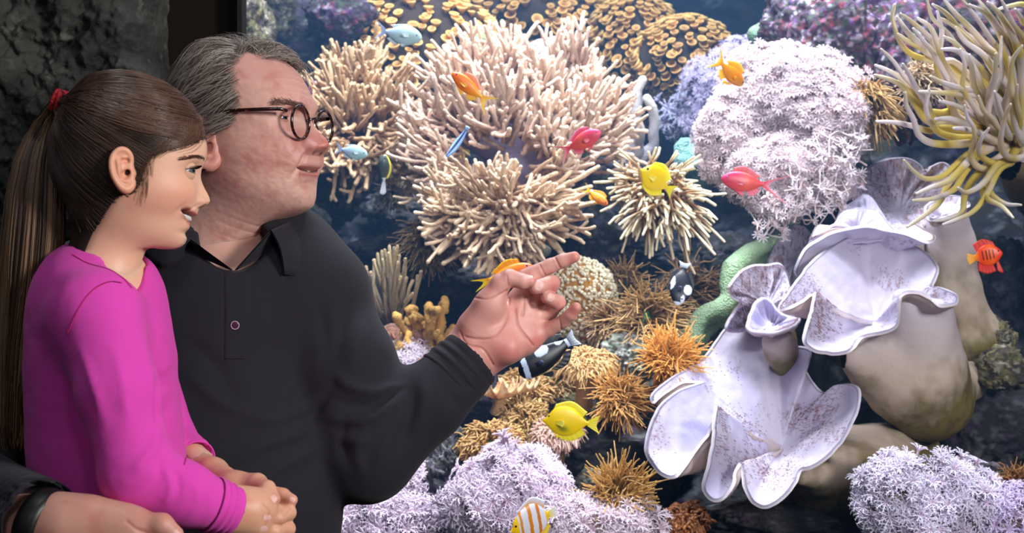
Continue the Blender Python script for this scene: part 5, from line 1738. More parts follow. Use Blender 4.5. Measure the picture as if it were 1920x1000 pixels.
v, q, per = tubes(MH.w(br)[None], np.full((1, 14), .0018), 8)
frb.add(v, q)
frb.obj('frame', M_FRAME, gl)
del gl['_loc']


# ---- man's polo shirt
def to_px(v):
    return 960 + v[:, 0] / v[:, 1] * FPX, 500 - (v[:, 2] - CAMZ) / v[:, 1] * FPX


def add_folds(v, q, folds):
    n = vnormals(v, q)
    px, py = to_px(v)
    for poly, wd, A in folds:
        pl = spl(np.array(poly, float), 40)
        lo, hi_ = pl.min(0) - 3 * wd, pl.max(0) + 3 * wd
        idx = np.where((px > lo[0]) & (px < hi_[0]) & (py > lo[1]) & (py < hi_[1]) & (n[:, 1] < .15))[0]
        if not len(idx):
            continue
        D = np.hypot(px[idx, None] - pl[None, :, 0], py[idx, None] - pl[None, :, 1])
        k = D.argmin(1)
        tp = np.sin(PI * np.clip(k / 39, .02, .98)) ** .6
        v[idx] += 1.35 * n[idx] * (A * tp * gs(D.min(1), wd))[:, None]
    return v


s = SDF((-.98, 1.38, .88), (.12, 2.26, 1.55), .0052)
s.cap((-.44, 2.0, .9), (-.43, 1.96, 1.08), .19, .185, k=.05, flat=(.2, .98, 0), ff=1.15)
s.cap((-.43, 1.96, 1.08), (-.435, 1.985, 1.27), .185, .165, k=.06, flat=(.2, .98, 0), ff=1.22)
s.cap(W(300, 560, 2.0), W(545, 560, 2.0), .10, .098, k=.06)
s.cap(W(330, 470, 2.05), W(520, 470, 2.04), .072, .068, k=.05)
s.cap(W(545, 520, 2.03), W(598, 556, 2.0), .075, .066, k=.05)
s.cap(W(598, 556, 2.0), W(640, 690, 1.97), .066, .076, k=.02)
s.cap(W(640, 690, 1.97), W(686, 850, 1.94), .076, .066, k=.02)
s.cap(W(686, 852, 1.94), W(800, 755, 1.955), .062, .055, k=.025)
s.cap(W(800, 755, 1.955), W(878, 680, 1.975), .054, .0435, k=.01)
# cuff band
s.cap(W(822, 732, 1.96), W(878, 680, 1.975), .0505, .0455, k=.003)
s.cap(W(250, 520, 2.03), W(150, 570, 1.98), .075, .082, k=.05)
s.cap(W(150, 570, 1.98), W(-105, 915, 1.70), .075, .062, k=.03)
s.cap(W(-105, 915, 1.70), W(62, 975, 1.47), .062, .045, k=.02)
# openings
nk0, nk1 = W(432, 380, 2.03), W(432, 462, 1.985)
s.cap(nk0, nk1, .068, .056, k=.008, op='sub')
for i in range(8):
    f = i / 7
    s.cap(W(436, 445 + 45 * f, 1.93 - .02 * f), W(436, 445 + 45 * f, 1.80), .044 * (1 - f) + .003, k=.004, op='sub')
s.cap(W(885, 673, 1.976), W(960, 600, 1.99), .040, .05, k=.003, op='sub')
s.cap(W(68, 978, 1.466), W(140, 1000, 1.44), .040, .05, k=.003, op='sub')
v, q = s.mesh()
v = smooth_mesh(v, q, 2)
nn = vnormals(v, q)
v += nn * (.0035 * fbm(v * np.array([7, 7, 5.]), 3, 9) + .0012 * fbm(v * 28, 2, 3))[:, None]
FM = [([(622, 772), (560, 812), (490, 838), (430, 872)], 9, .006), ([(622, 800), (575, 850), (520, 880), (470, 930)], 11, .005), ([(620, 740), (540, 780), (470, 790)], 10, .004),
      ([(757, 722), (700, 735), (650, 722), (628, 700)], 7, .009), ([(757, 728), (712, 755), (668, 762), (625, 752)], 6, -.008), ([(752, 735), (716, 775), (674, 790), (622, 785)], 7, .009), ([(745, 745), (715, 800), (680, 830), (628, 818)], 7, .006),
      ([(762, 728), (748, 780), (720, 835), (700, 880)], 9, .007), ([(775, 722), (768, 780), (745, 840)], 8, -.005), ([(795, 715), (792, 770), (775, 820)], 8, .004), ([(660, 560), (640, 620), (628, 690)], 8, -.006), ([(680, 600), (668, 650), (655, 700)], 10, .005),
      ([(640, 700), (600, 760), (575, 800)], 9, -.006), ([(596, 560), (612, 640), (612, 700)], 12, -.004), ([(650, 770), (640, 830), (655, 880)], 8, -.004), ([(690, 790), (672, 840), (680, 900)], 8, .004),
      ([(840, 740), (868, 765)], 5, -.003), ([(350, 700), (420, 760), (520, 790)], 12, .004), ([(350, 640), (400, 680), (450, 760)], 12, -.003), ([(822, 655), (850, 700), (895, 735)], 5, -.0035), ([(815, 662), (842, 712), (888, 748)], 3, .0015)]
v = add_folds(v, q, FM)
v = smooth_mesh(v, q, 2)
SHIRT = MB().add(v, q)
shirt = SHIRT.obj('polo_shirt', M_BLACKCLOTH, ROOT_M)
SH_BVH = BVHTree.FromPolygons([tuple(x) for x in v], [tuple(int(k) for k in x) for x in q])


def cam_hit(bvh, px, py):
    d = Vector(W(px, py, 1.0)) - Vector((0, 0, CAMZ))
    r = bvh.ray_cast(Vector((0, 0, CAMZ)), d.normalized())
    return (np.array(r[0]), np.array(r[1])) if r[0] is not None else (None, None)


def patch_on(bvh, top, bot, nu, nv, th, name, m, parent, mbx=None):
    """a thin cloth strip laid on a garment between two pixel polylines"""
    T, B = spl(top, nu), spl(bot, nu)
    out = []
    last = None
    for j in range(nv):
        for i in range(nu):
            f = j / (nv - 1)
            p = T[i] * (1 - f) + B[i] * f
            h_, n_ = cam_hit(bvh, *p)
            if h_ is None:
                h_ = last
            last = h_
            e = min(j, nv - 1 - j, i, nu - 1 - i)
            out.append(h_ + np.array([0, -1, 0]) * (th if e > 0 else th * .1))
    vv = np.array(out)
    vv2 = vv + [0, .0015 + th, 0]
    qq = grid_quads(nv, nu)
    mb = mbx or MB()
    mb.add(np.concatenate([vv, vv2]), np.concatenate([qq, qq[:, ::-1] + len(vv)]))
    if mbx is None:
        o_ = mb.obj(name, m)
        o_.parent = parent
        o_.location = -Vector(parent['_loc'])
        return o_


shirt['_loc'] = [0.0, 0.0, 0.0]
shirt_off = Vector((0, 0, 0))
pl_ = patch_on(SH_BVH, [(420, 512), (421, 560), (421, 610), (420, 660), (420, 674)], [(466, 512), (467, 560), (466, 610), (463, 660), (462, 674)], 40, 12, .0022, 'placket', M_BLACKCLOTH, shirt)
# collar
T = spl(Wn([(358, 449, 1.885), (338, 425, 1.90), (325, 408, 1.97), (345, 398, 2.07), (400, 392, 2.12), (470, 392, 2.12), (525, 398, 2.08), (547, 408, 2.01), (538, 417, 1.96), (508, 431, 1.915)]), 80)
Bq = spl(Wn([(346, 488, 1.862), (298, 500, 1.862), (272, 468, 1.90), (270, 440, 2.0), (310, 425, 2.09), (400, 412, 2.15), (480, 408, 2.155), (548, 416, 2.11), (580, 452, 2.03), (577, 514, 1.93), (534, 515, 1.895)]), 80)
In = T + np.array([0, 0, -.035]) + (Wn([(432, 430, 2.02)])[0] - T) * np.array([.12, .12, 0])
In[:12] += (np.linspace(1, 0, 12)[:, None]) * (Wn([(436, 506, 1.885)])[0] - In[0])
In[-12:] += (np.linspace(0, 1, 12)[:, None]) * (Wn([(440, 506, 1.885)])[0] - In[-1])
ff = np.linspace(0, 1, 10)
fall = T[None] * (1 - ff[:, None, None]) + Bq[None] * ff[:, None, None]
outw = unit((T - Wn([(432, 430, 2.02)])[0]) * [1, 1, 0])
fall += (np.sin(ff * PI) * .008)[:, None, None] * (outw + [0, 0, .6])[None]
stand = In[None] * (1 - ff[:, None, None]) + T[None] * ff[:, None, None]
sheet = np.concatenate([stand[:-1], fall], 0)
nr_ = len(sheet)
back = sheet.copy()
nv_ = vnormals(sheet.reshape(-1, 3), grid_quads(nr_, 80)).reshape(sheet.shape)
back = sheet - nv_ * .0022
V = np.concatenate([sheet, back[::-1]], 0)
qq = grid_quads(2 * nr_, 80)
wrapq = np.stack([np.arange(79) + (2 * nr_ - 1) * 80, np.arange(79) + 1 + (2 * nr_ - 1) * 80, np.arange(79) + 1, np.arange(79)], -1)
MB().add(V.reshape(-1, 3), np.concatenate([qq, wrapq])).obj('collar', M_BLACKCLOTH, shirt)
bp, bn = cam_hit(SH_BVH, 442, 610)
bp = bp + [0, -.004, 0]
v, q = uvsphere(bp, (.0055, .0016, .0055), 24, 10)
bt = MB().add(v, q).obj('button', M_BUTTON, shirt)
aa = np.linspace(0, 2 * PI, 40)
v, q, per = tubes((bp + np.stack([.0052 * np.cos(aa), -.001 + 0 * aa, .0052 * np.sin(aa)], -1))[None], np.full((1, 40), .0006), 6, cap=False)
rim_ = MB().add(v, q).obj('button_rim', M_BUTTONRIM, shirt)
for x in (rim_,):
    pass
del shirt['_loc']
for o_ in shirt.children:
    # the shirt sits at -base inside its parent, so its own children carry world coordinates unshifted
    o_.location = (0, 0, 0)

def cuff(a, b_, ra, rb, name, m, parent, th=.0022, band=.7, seed=0):
    """a knitted sleeve end: a short sleeve tube from a to b with a turned edge"""
    a, b_ = np.asarray(a), np.asarray(b_)
    Fm_ = frames((b_ - a)[None])[0]
    L = np.linalg.norm(b_ - a)
    t_ = np.linspace(0, 1, 26)
    r_ = ra + (rb - ra) * t_ + .0012 * np.sin(t_ * 22) * (t_ < .85) - .0022 * gs(t_ - .12, .03)
    prof_ = [(z * L, r) for z, r in zip(t_, r_)] + [(L + .0012, rb - th * .5), (L, rb - th), (L * .4, rb - th * 1.4)]
    an = np.linspace(0, 2 * PI, 97)[:-1]
    v_ = np.array([[r * math.cos(x), r * math.sin(x), z] for z, r in prof_ for x in an])
    v_[:, :2] *= (1 + .018 * fbm(v_ * np.array([60, 60, 25.]) + seed, 2, seed))[:, None]
    o2 = MB().add(v_ @ Fm_.T + a, grid_quads(len(prof_), 96, True)[:, ::-1]).obj(name, m)
    o2.parent = parent
    return o2


cuff(W(838, 716, 1.965), W(884, 673, 1.977), .0485, .0452, 'cuff', M_BLACKCLOTH, shirt)
cuff(W(20, 968, 1.52), W(72, 980, 1.468), .050, .0462, 'cuff', M_BLACKCLOTH, shirt, seed=3)

# ---- trousers, shoes
s = SDF((-.72, 1.72, .04), (-.14, 2.24, 1.0), .011)
s.cap((-.44, 2.0, .92), (-.44, 2.0, .86), .175, .17, k=.04, flat=(0, 1, 0), ff=1.25)
for x in (-.535, -.345):
    s.cap((x, 2.0, .84), (x, 1.98, .48), .098, .068, k=.03)
    s.cap((x, 1.98, .48), (x, 2.0, .09), .068, .058, k=.03)
v, q = s.mesh()
MB().add(v, q).obj('trousers', M_JEANS, ROOT_M)
for x in (-.535, -.345):
    s = SDF((x - .08, 1.7, -.02), (x + .08, 2.16, .14), .005)
    s.cap((x, 2.05, .045), (x, 1.82, .04), .045, .04, k=.03)
    s.cap((x, 2.02, .06), (x, 1.98, .09), .045, .045, k=.03)
    v, q = s.mesh()
    v[:, 2] = np.maximum(v[:, 2], .002)
    MB().add(v, q).obj('shoe', M_SHOE, ROOT_M)
# ---- watch on his right wrist
wa = bpy.data.objects.new('wristwatch', None)
COL.objects.link(wa)
wa.parent = ROOT_M
ax = unit(W(140, 1000, 1.455) - W(40, 965, 1.475))
cw = W(84, 983, 1.463)
Fm = frames(ax[None])[0]
aa = np.linspace(0, 2 * PI, 73)[:-1]
prof = [(-.012, .0325), (-.012, .0355), (-.004, .0372), (.004, .0372), (.012, .0355), (.012, .0325)]
v = np.array([[r * math.cos(x) * 1.06, r * math.sin(x), z] for z, r in prof for x in aa])
rid = np.tile(.0009 * (np.sin(aa * 18) > .55), len(prof))
v[:, :2] *= (1 + rid[:, None] * -28 * .04)
MB().add(v @ Fm.T + cw, grid_quads(len(prof), 72, True)).obj('strap', M_RUBBER, wa)
v, q = uvsphere((.0, -.038, 0), (.019, .006, .019), 32, 12)
MB().add(v @ Fm.T + cw, q).obj('watch_case', M_RUBBER, wa)
v, q, per = tubes(((np.stack([.018 * np.cos(aa), -.0415 + 0 * aa, .018 * np.sin(aa)], -1)) @ Fm.T + cw)[None], np.full((1, 72), .0012), 6, cap=False)
MB().add(v, q).obj('bezel', M_STEEL, wa)
wa.location = -Vector(man_base)
# =============== girl
GK = 1646.0
GH = Head(W(250, 320, 1.62), math.radians(-8))
gy_ = lambda y: (320 - y) / GK
gf = [(235, 140), (268, 145), (312, 158), (346, 182), (368, 212), (379, 240), (384, 268), (384, 288), (379.5, 303), (375, 318), (371, 335), (370, 355), (370, 375), (368.5, 388), (368, 396), (366.5, 403), (359, 408), (353, 413), (354, 420), (352.5, 428), (347.5, 437), (347.5, 449), (341, 460), (325, 467), (299, 467),
      (278, 465), (268, 482), (263, 505), (262, 530), (268, 570)]
gb = [(233, 140), (170, 158), (138, 185), (120, 212), (110, 240), (106, 262), (104, 280), (104, 292), (105, 303), (106, 315), (108, 328), (111, 340), (115, 350), (118, 357), (121, 362), (124, 366), (126, 370), (128, 373), (131, 378), (134, 383), (137, 389), (139, 396), (141, 404), (142, 414), (142, 426), (140, 440), (136, 455),
      (130, 475), (120, 500), (105, 560)]
gw = [0, .042, .058, .066, .070, .071, .0705, .0695, .0685, .0675, .0665, .065, .063, .061, .0595, .058, .0565, .055, .0535, .052, .0505, .0485, .046, .043, .040, .038, .0365, .037, .042, .06]
ge = [2, 2.1, 2.2, 2.3, 2.35, 2.4, 2.4, 2.4, 2.35, 2.3, 2.3, 2.25, 2.2, 2.2, 2.15, 2.1, 2.1, 2.1, 2.1, 2.1, 2.1, 2.1, 2.1, 2.05, 2, 2, 2, 2, 2, 2]
rows = [[(a[0] - 250) / GK, gy_(a[1]), (b_[0] - 250) / GK, gy_(b_[1]), w_, e] for a, b_, w_, e in zip(gf, gb, gw, ge)]
F, S, U, hq = loft_head(rows, 330, 300)
A_ = np.abs(S)
front = np.clip((F - .015) / .04, 0, 1)
na = np.interp(-U, [-gy_(y) for y in (318, 328, 337, 346, 355, 363, 371, 377, 382, 386, 390)], [0, .001, .0025, .0048, .0075, .0102, .0122, .0128, .0108, .006, 0])
wn = np.interp(-U, [-gy_(y) for y in (318, 345, 370, 388)], [.006, .0065, .0085, .0095])
F = F + front * na * gs(A_, wn)
F += front * .007 * gs(A_ - .0115, .0048) * gs(U - gy_(379), .0058)
F -= front * .007 * gs(A_ - .029, .013) * gs(U - gy_(323), .010)
F += front * .002 * gs(A_ - .026, .018) * gs(U - gy_(299), .006)
F += front * .005 * gs(A_ - .034, .015) * gs(U - gy_(365), .016)
S += np.sign(S) * .003 * gs(U - gy_(365), .02) * gs(F - .045, .03)
um = gy_(410.5) + .0098 * np.clip(A_ / .033, 0, 1.2) ** 1.6      # smiling mouth line
mk = np.clip((.0350 - A_) / .005, 0, 1)
F -= front * .0075 * gs(U - um, .0026) * mk
F -= front * .0035 * gs(A_ - .0365, .004) * gs(U - gy_(394), .007)
nl = .0145 + (gy_(383) - U) * 1.0
F -= front * .0022 * gs(A_ - nl, .003) * gs(U - gy_(391), .007)
F -= front * .002 * gs(U - gy_(437), .004) * gs(A_, .016)
P = np.stack([F, S, U], -1).reshape(-1, 3)
Fp, Sp, Up = P.T
Ap = np.abs(Sp)
SKG = srgb(232, 182, 154)
col = np.broadcast_to(SKG, P.shape).copy()
col = blend(col, srgb(226, 146, 122), .5 * gs(Ap - .045, .02) * gs(Up - gy_(370), .02) * (Fp > 0))
ump = gy_(410.5) + .0098 * np.clip(Ap / .033, 0, 1.2) ** 1.6
lipm = np.clip((.0335 - Ap) / .004, 0, 1) * (Fp > .03)
col = blend(col, srgb(196, 112, 104), lipm * gs(Up - ump - .0042 * np.clip(1.2 - Ap / .036, .3, 1), .0022))
col = blend(col, srgb(206, 118, 108), lipm * gs(Up - ump + .0060 * np.clip(1.2 - Ap / .036, .3, 1), .0032))
col = blend(col, srgb(60, 24, 22), lipm * gs(Up - ump, .0017 + .0012 * np.clip(Ap / .026, 0, 1)))
col = blend(col, srgb(90, 40, 30), gs(Ap - .0072, .003) * gs(Up - gy_(386), .0022) * (Fp > .065))
col = blend(col, srgb(110, 72, 58), .5 * gs(Up - gy_(315), .005) * gs(Ap - .030, .012) * (Fp > .04))
Wm = GH.w(np.stack([Fp, Ap, Up], -1))
pxm = 960 + Wm[:, 0] / Wm[:, 1] * FPX
pym = 500 - (Wm[:, 2] - CAMZ) / Wm[:, 1] * FPX
hx_old = hairline([392, 390, 378, 352, 322, 292, 276, 268, 262, 250, 222, 205, 188, 160, 148], [150, 255, 263, 271, 281, 290, 300, 320, 345, 362, 368, 385, 410, 445, 475], Up, GK, 320, 250, GK)
hx = np.interp(pym, [150, 255, 263, 271, 281, 290, 300, 320, 345, 362, 368, 385, 410, 445, 475], [410, 410, 392, 356, 322, 296, 280, 270, 264, 250, 222, 208, 192, 170, 158])
mid_line = np.where(Ap < .045, gy_(262), -1)
scalp = (pxm < hx) & ~((Up < mid_line) & (Fp > .076))
gscalp = scalp.copy()
col = blend(col, srgb(44, 30, 24), scalp * 1.0)
soft = gs((pxm - hx) / GK, .006) * (~scalp) * (Up > gy_(470))
col = blend(col, srgb(90, 60, 46), .45 * soft)
girl = MB()
nl_ = vnormals(P, hq)
if (nl_ * P).sum() < 0:
    hq = hq[:, ::-1]
girl.add(GH.w(P), hq, col=col)
GHP, GHQ = P, hq
ev, eq = ear_mesh(1.0, .95, .0008)
for sg in (1, -1):
    L = np.column_stack([ev[:, 0], ev[:, 1] * sg + sg * .0625, ev[:, 2]]) * [.80, 1, .84] + [(227 - 250) / GK + .011, sg * .0045, -.0045]
    L[:, 1] += sg * .25 * np.clip(-(L[:, 0] - (227 - 250) / GK), 0, .02)
    girl.add(GH.w(L), eq if sg > 0 else eq[:, ::-1], col=srgb(226, 164, 134))
eyes(girl, GH, .0605, .0285, gy_(322.5), .0112, (1, .55, -.02), srgb(228, 176, 148), srgb(92, 92, 92), up_edge=.20, lo_edge=-.32, lidr=1.09)
tx = np.linspace(-.0265, .0265, 80)
tooth = .0005 * np.abs(np.sin(tx * PI / .0068))
for k, (dz0, dz1) in enumerate([(.0030, -.0024)]):
    fr_ = .0640 - 14 * tx ** 2 + tooth
    up0 = gy_(410.5) + .0098 * (np.abs(tx) / .033) ** 1.6
    v = np.concatenate([np.stack([fr_, tx, up0 + dz0], -1), np.stack([fr_ + .0006, tx, up0 + dz1 + tooth * 1.2], -1), np.stack([fr_ - .004, tx, up0 + dz1], -1)])
    girl.add(GH.w(v), grid_quads(3, 80), col=np.column_stack([np.tile(srgb(246, 240, 232), (240, 1)), np.full(240, .3)]))
GB = srgb(218, 164, 134)
GC = [  # near (right) hand and the fingers of the left hand folded over it
    ((400, 955, 1.525), (432, 955, 1.53), .0215, .0195), ((432, 955, 1.53), (470, 955, 1.54), .0195, .0175, .012), ((430, 940, 1.535), (482, 940, 1.55), .016, .0135, .014), ((432, 972, 1.53), (480, 985, 1.54), .016, .014, .014), ((470, 955, 1.54), (498, 955, 1.55), .0165, .013, .014),
    ((495, 945, 1.552), (520, 960, 1.572), .0095, .0085), ((495, 965, 1.55), (522, 985, 1.575), .0095, .0085), ((490, 985, 1.545), (515, 1008, 1.57), .0095, .0085),
    ((350, 858, 1.71), (400, 888, 1.66), .0185, .0165), ((400, 888, 1.66), (440, 915, 1.605), .0165, .0165, .01), ((440, 915, 1.605), (482, 908, 1.585), .0165, .0125, .012), ((445, 925, 1.60), (510, 940, 1.60), .0165, .014, .012), ((450, 935, 1.6), (510, 970, 1.605), .015, .014, .012),
    ((482, 907, 1.58), (502, 916, 1.562), .0095, .0085, .004), ((502, 916, 1.562), (515, 936, 1.55), .0082, .0066, .003),
    ((500, 925, 1.595), (530, 930, 1.59), .0095, .0085), ((530, 930, 1.59), (548, 938, 1.58), .008, .0062, .003),
    ((515, 955, 1.60), (541, 962, 1.578), .009, .0083), ((541, 962, 1.578), (522, 972, 1.555), .0082, .0074, .003), ((522, 972, 1.555), (501, 972, 1.545), .0074, .0062, .003),
    ((515, 985, 1.60), (540, 992, 1.578), .009, .008), ((540, 992, 1.578), (515, 997, 1.552), .008, .0072, .003), ((515, 997, 1.552), (495, 993, 1.542), .0072, .006, .003),
    ((512, 1005, 1.6), (535, 1016, 1.578), .0085, .0078), ((535, 1016, 1.578), (500, 1014, 1.548), .0076, .006, .003)]
add_hand(girl, GC, W(335, 1040, 1.6) - [0, .12, 0], W(580, 830, 1.6) + [0, .15, 0], .0013, GB, creases=[([(495, 945), (506, 962), (500, 985)], 2, .0008, .35), ([(545, 952), (535, 968)], 1.6, .0006, .3)],
         nails=[((514, 935), (.5, .85), 7, 5, 0), ((548, 937), (.8, .4), 6, 4.5, 0), ((502, 971), (-1, 0), 7, 5, 0), ((496, 992), (-1, -.1), 7, 5, 0)], tipred=[(514, 936, 8), (548, 938, 8), (500, 972, 8)], seed=9, smooth=1)
v, q = uvsphere(W(195, 560, 1.63), (.055, .07, .07), 30, 20)
girl.add(v, q, col=SKG)
s = SDF((-.98, 1.42, 1.05), (-.262, 1.84, 1.43), .008)
s.cap(W(188, 600, 1.64), W(200, 900, 1.64), .075, .078, k=.04, flat=GH.M[:, 0], ff=1.3)
s.cap(W(200, 470, 1.63), W(200, 560, 1.64), .034, .04, k=.03)
s.cap(W(175, 585, 1.57), W(222, 740, 1.52), .034, .03, k=.02)
s.cap(W(222, 740, 1.52), W(256, 893, 1.495), .03, .026, k=.02)
s.cap(W(256, 893, 1.495), W(410, 955, 1.525), .025, .021, k=.01)
s.cap(W(225, 590, 1.725), W(318, 825, 1.745), .032, .024, k=.02)
s.cap(W(318, 825, 1.745), W(380, 875, 1.68), .022, .018, k=.01)
v, q = s.mesh()
girl.add(v, q, col=SKG)
gbase = np.array([W(200, 1050, 1.62)[0], 1.62, .55])
ROOT_G = empty('person', gbase, 'young girl with a long brown ponytail and pink top, carried on the man s arm', 'person')
girl.obj('body', M_SKIN, ROOT_G)

# ---- girl's hair
Cg = np.array([-.01, 0, .03])
fg = head_radius_fn(GHP, GHQ, Cg)
tie = np.array([(120 - 250) / GK, 0, gy_(196)])
td = unit(tie - Cg)
cand = np.where(gscalp & (GHP[:, 2] > gy_(430)))[0]
pr = np.where(GHP[cand, 1] > -.01, 1.0, .45) * (1 + 1.2 * np.clip(GHP[cand, 0] / .05, 0, 1))
n = 7600
pk = rng.choice(cand, n, p=pr / pr.sum())
rp = GHP[pk] + rng.normal(size=(n, 3)) * .001
rd = unit(rp - Cg)
K = 15
t = np.linspace(0, 1, K)
frontness = np.clip((rp[:, 0] + .01) / .07, 0, 1) * np.clip((rp[:, 2] - gy_(300)) / .03, 0, 1)
sgn = np.where(rp[:, 1] > -.004, 1.0, -1.0)
mid = rd + td + np.stack([.35 * frontness, sgn * (.25 + .85 * frontness), -.75 * frontness], -1)
mid = unit(mid)
c1 = vnoise(rp * 40, 5) * .10
mid = unit(mid + np.stack([c1, 0 * c1, vnoise(rp * 40, 6) * .14], -1) + rng.normal(size=(n, 3)) * .018)
B0, B1, B2 = ((1 - t) ** 2)[None, :, None], (2 * t * (1 - t))[None, :, None], (t ** 2)[None, :, None]
tdj = unit(td + rng.normal(size=(n, 3)) * .05)
dirs = unit(rd[:, None] * B0 + mid[:, None] * B1 + tdj[:, None] * B2)
rad = fg(dirs[:, ::2])
rad = np.stack([np.interp(np.arange(K), np.arange(0, K, 2), r_) for r_ in rad])
lift = .0008 + .0052 * np.sin(t * PI * .8)[None] * (.45 + .55 * rng.random((n, 1))) + (vnoise(rp * 55, 8) * .0014)[:, None] * np.sin(t * PI)
Ph = Cg + dirs * (rad + lift)[..., None]
last = tie + rng.normal(size=(n, 3)) * .0045
wE = np.clip((t - .82) / .18, 0, 1)[None, :, None]
Ph = Ph * (1 - wE) + last[:, None] * wE
hw = GH.w(Ph.reshape(-1, 3)).reshape(n, K, 3)
tone = np.clip(.5 + .8 * vnoise(rp * 50, 11) + .3 * rng.normal(size=n), 0, 1)[:, None]
fr2 = frontness[:, None]
base = (srgb(38, 27, 24) * (1 - tone) + srgb(80, 60, 52) * tone) * (1 - fr2 * .5) + srgb(108, 80, 64) * fr2 * .5
hb = MB()
v, q, c = strand_mesh(hw, np.full((n, K), .00046) * (1.1 - .3 * t), base)
hb.add(v, q, col=c)
# loose fringe strands over the forehead
m_ = 260
pts = []
for i in range(m_):
    x0 = rng.uniform(318, 384)
    y0 = 262 - (x0 - 318) * .16 + rng.normal() * 6
    L = rng.uniform(14, 36)
    pp_ = [(x0 + 6, y0 - 22), (x0, y0), (x0 - 8 - L * .3, y0 + L * .6), (x0 - 14 - L * .8, y0 + L * .95)]
    loc_ = [np.array([(a - 250) / GK, .018 + .042 * np.clip((392 - a) / 60, 0, 1), gy_(b_)]) for a, b_ in pp_]
    P4 = spl(loc_, 9)
    dd = unit(P4 - Cg)
    rr = fg(dd)
    pts.append(Cg + dd * (rr + .0035 - .002 * np.linspace(0, 1, 9))[:, None])
pts = np.array(pts)
v, q, c = strand_mesh(GH.w(pts.reshape(-1, 3)).reshape(m_, 9, 3), np.full((m_, 9), .0003) * np.linspace(1.2, .5, 9), np.tile(srgb(96, 68, 52), (m_, 1)) * rng.uniform(.7, 1.2, (m_, 1)))
hb.add(v, q, col=c)
# wisps in front of the ear
m_ = 26
u = rng.random(m_)
pts = []
for i in range(m_):
    x0 = 268 + 22 * u[i]
    L = rng.uniform(40, 110)
    dx = rng.normal() * 5
    pp_ = [(x0 + 12, 285), (x0 + 4 + dx * .3, 310), (x0 + 2 + dx, 285 + L * .7), (x0 + dx * 1.4, 290 + L)]
    loc = [np.array([(a - 250) / GK, .06, gy_(b_)]) for a, b_ in pp_]
    P4 = spl(loc, 9)
    dd = unit(P4 - Cg)
    rr = fg(dd)
    pts.append(Cg + dd * (rr + .0012)[:, None])
pts = np.array(pts)
v, q, c = strand_mesh(GH.w(pts.reshape(-1, 3)).reshape(m_, 9, 3), np.full((m_, 9), .0002), np.tile(srgb(80, 54, 42), (m_, 1)))
hb.add(v, q, col=c)
for sg in (1, -1):   # brows and lashes
    m_ = 150
    u = rng.random(m_)
    pts = np.stack([.0795 - .028 * u ** 1.5, sg * (.010 + .037 * u), gy_(300) + .0045 * np.sin(u * 2.6) - .003 * u + rng.normal(size=m_) * .0010], -1)
    ray = unit(pts - Cg)
    rr = fg(ray)
    d = unit(np.stack([-.6 + 0 * u, sg * (1 + 0 * u), .25 - .4 * u], -1))
    Pb = Cg + ray[:, None] * (rr + .0003)[:, None, None] + d[:, None] * (np.linspace(0, 1, 4) * .006)[None, :, None] + ray[:, None] * (np.array([0, .0006, .0006, .0003]))[None, :, None]
    v, q, c = strand_mesh(GH.w(Pb.reshape(-1, 3)).reshape(m_, 4, 3), np.full((m_, 4), .00024), np.tile(srgb(84, 56, 44), (m_, 1)))
    hb.add(v, q, col=c)
    m_ = 34
    az = np.linspace(-1.1, 1.2, m_) * sg
    e0 = .20 - .16 * (np.abs(az) / 1.5) ** 2
    c0 = np.array([.0605, sg * .0285, gy_(322.5)])
    dd = np.stack([np.cos(e0) * np.cos(az), np.cos(e0) * np.sin(az), np.sin(e0)], -1)
    Pl = c0 + dd[:, None] * (.0124 + .0065 * np.linspace(0, 1, 5))[None, :, None] + np.array([0, 0, 1]) * (np.linspace(0, 1, 5) ** 2 * .003 - np.linspace(0, 1, 5) * .001)[None, :, None]
    v, q, c = strand_mesh(GH.w(Pl.reshape(-1, 3)).reshape(m_, 5, 3), np.full((m_, 5), .00032), np.tile(srgb(20, 14, 12), (m_, 1)))
    hb.add(v, q, col=c)
# ponytail
n = 3600
K = 26
yy = np.array([195, 215, 250, 300, 360, 430, 500, 580, 660, 740, 800, 845.])
xl = np.array([100, 80, 48, 26, 12, 4, -2, -4, -6, -6, -4, 6.])
xr = np.array([118, 122, 122, 122, 124, 124, 118, 100, 80, 66, 58, 46.])
dep = np.array([.006, .014, .022, .028, .031, .033, .034, .033, .031, .028, .024, .018])
t = np.linspace(0, 1, K)
end = rng.uniform(.72, 1.0, n)
end[rng.random(n) < .12] *= .7
a = rng.uniform(-1, 1, n)
b_ = rng.uniform(-1, 1, n)
sc_ = np.where(a * a + b_ * b_ > 1, 1 / np.sqrt(a * a + b_ * b_), 1)
a, b_ = a * sc_, b_ * sc_
Ycoord = t[None] * end[:, None] * (845 - 195) + 195
XL, XR = np.interp(Ycoord, yy, xl), np.interp(Ycoord, yy, xr)
wv = (vnoise(np.stack([a * 3, b_ * 3, 0 * a], -1), 3) * 5)[:, None] * np.sin(t * 5 + a[:, None] * 2) * t
X = (XL + XR) / 2 + (XR - XL) / 2 * a[:, None] + wv + rng.normal(size=(n, 1)) * 2 * t
Yd = 1.62 + .02 + np.interp(Ycoord, yy, dep) * b_[:, None] - .01 * t
tw = GH.w(tie)
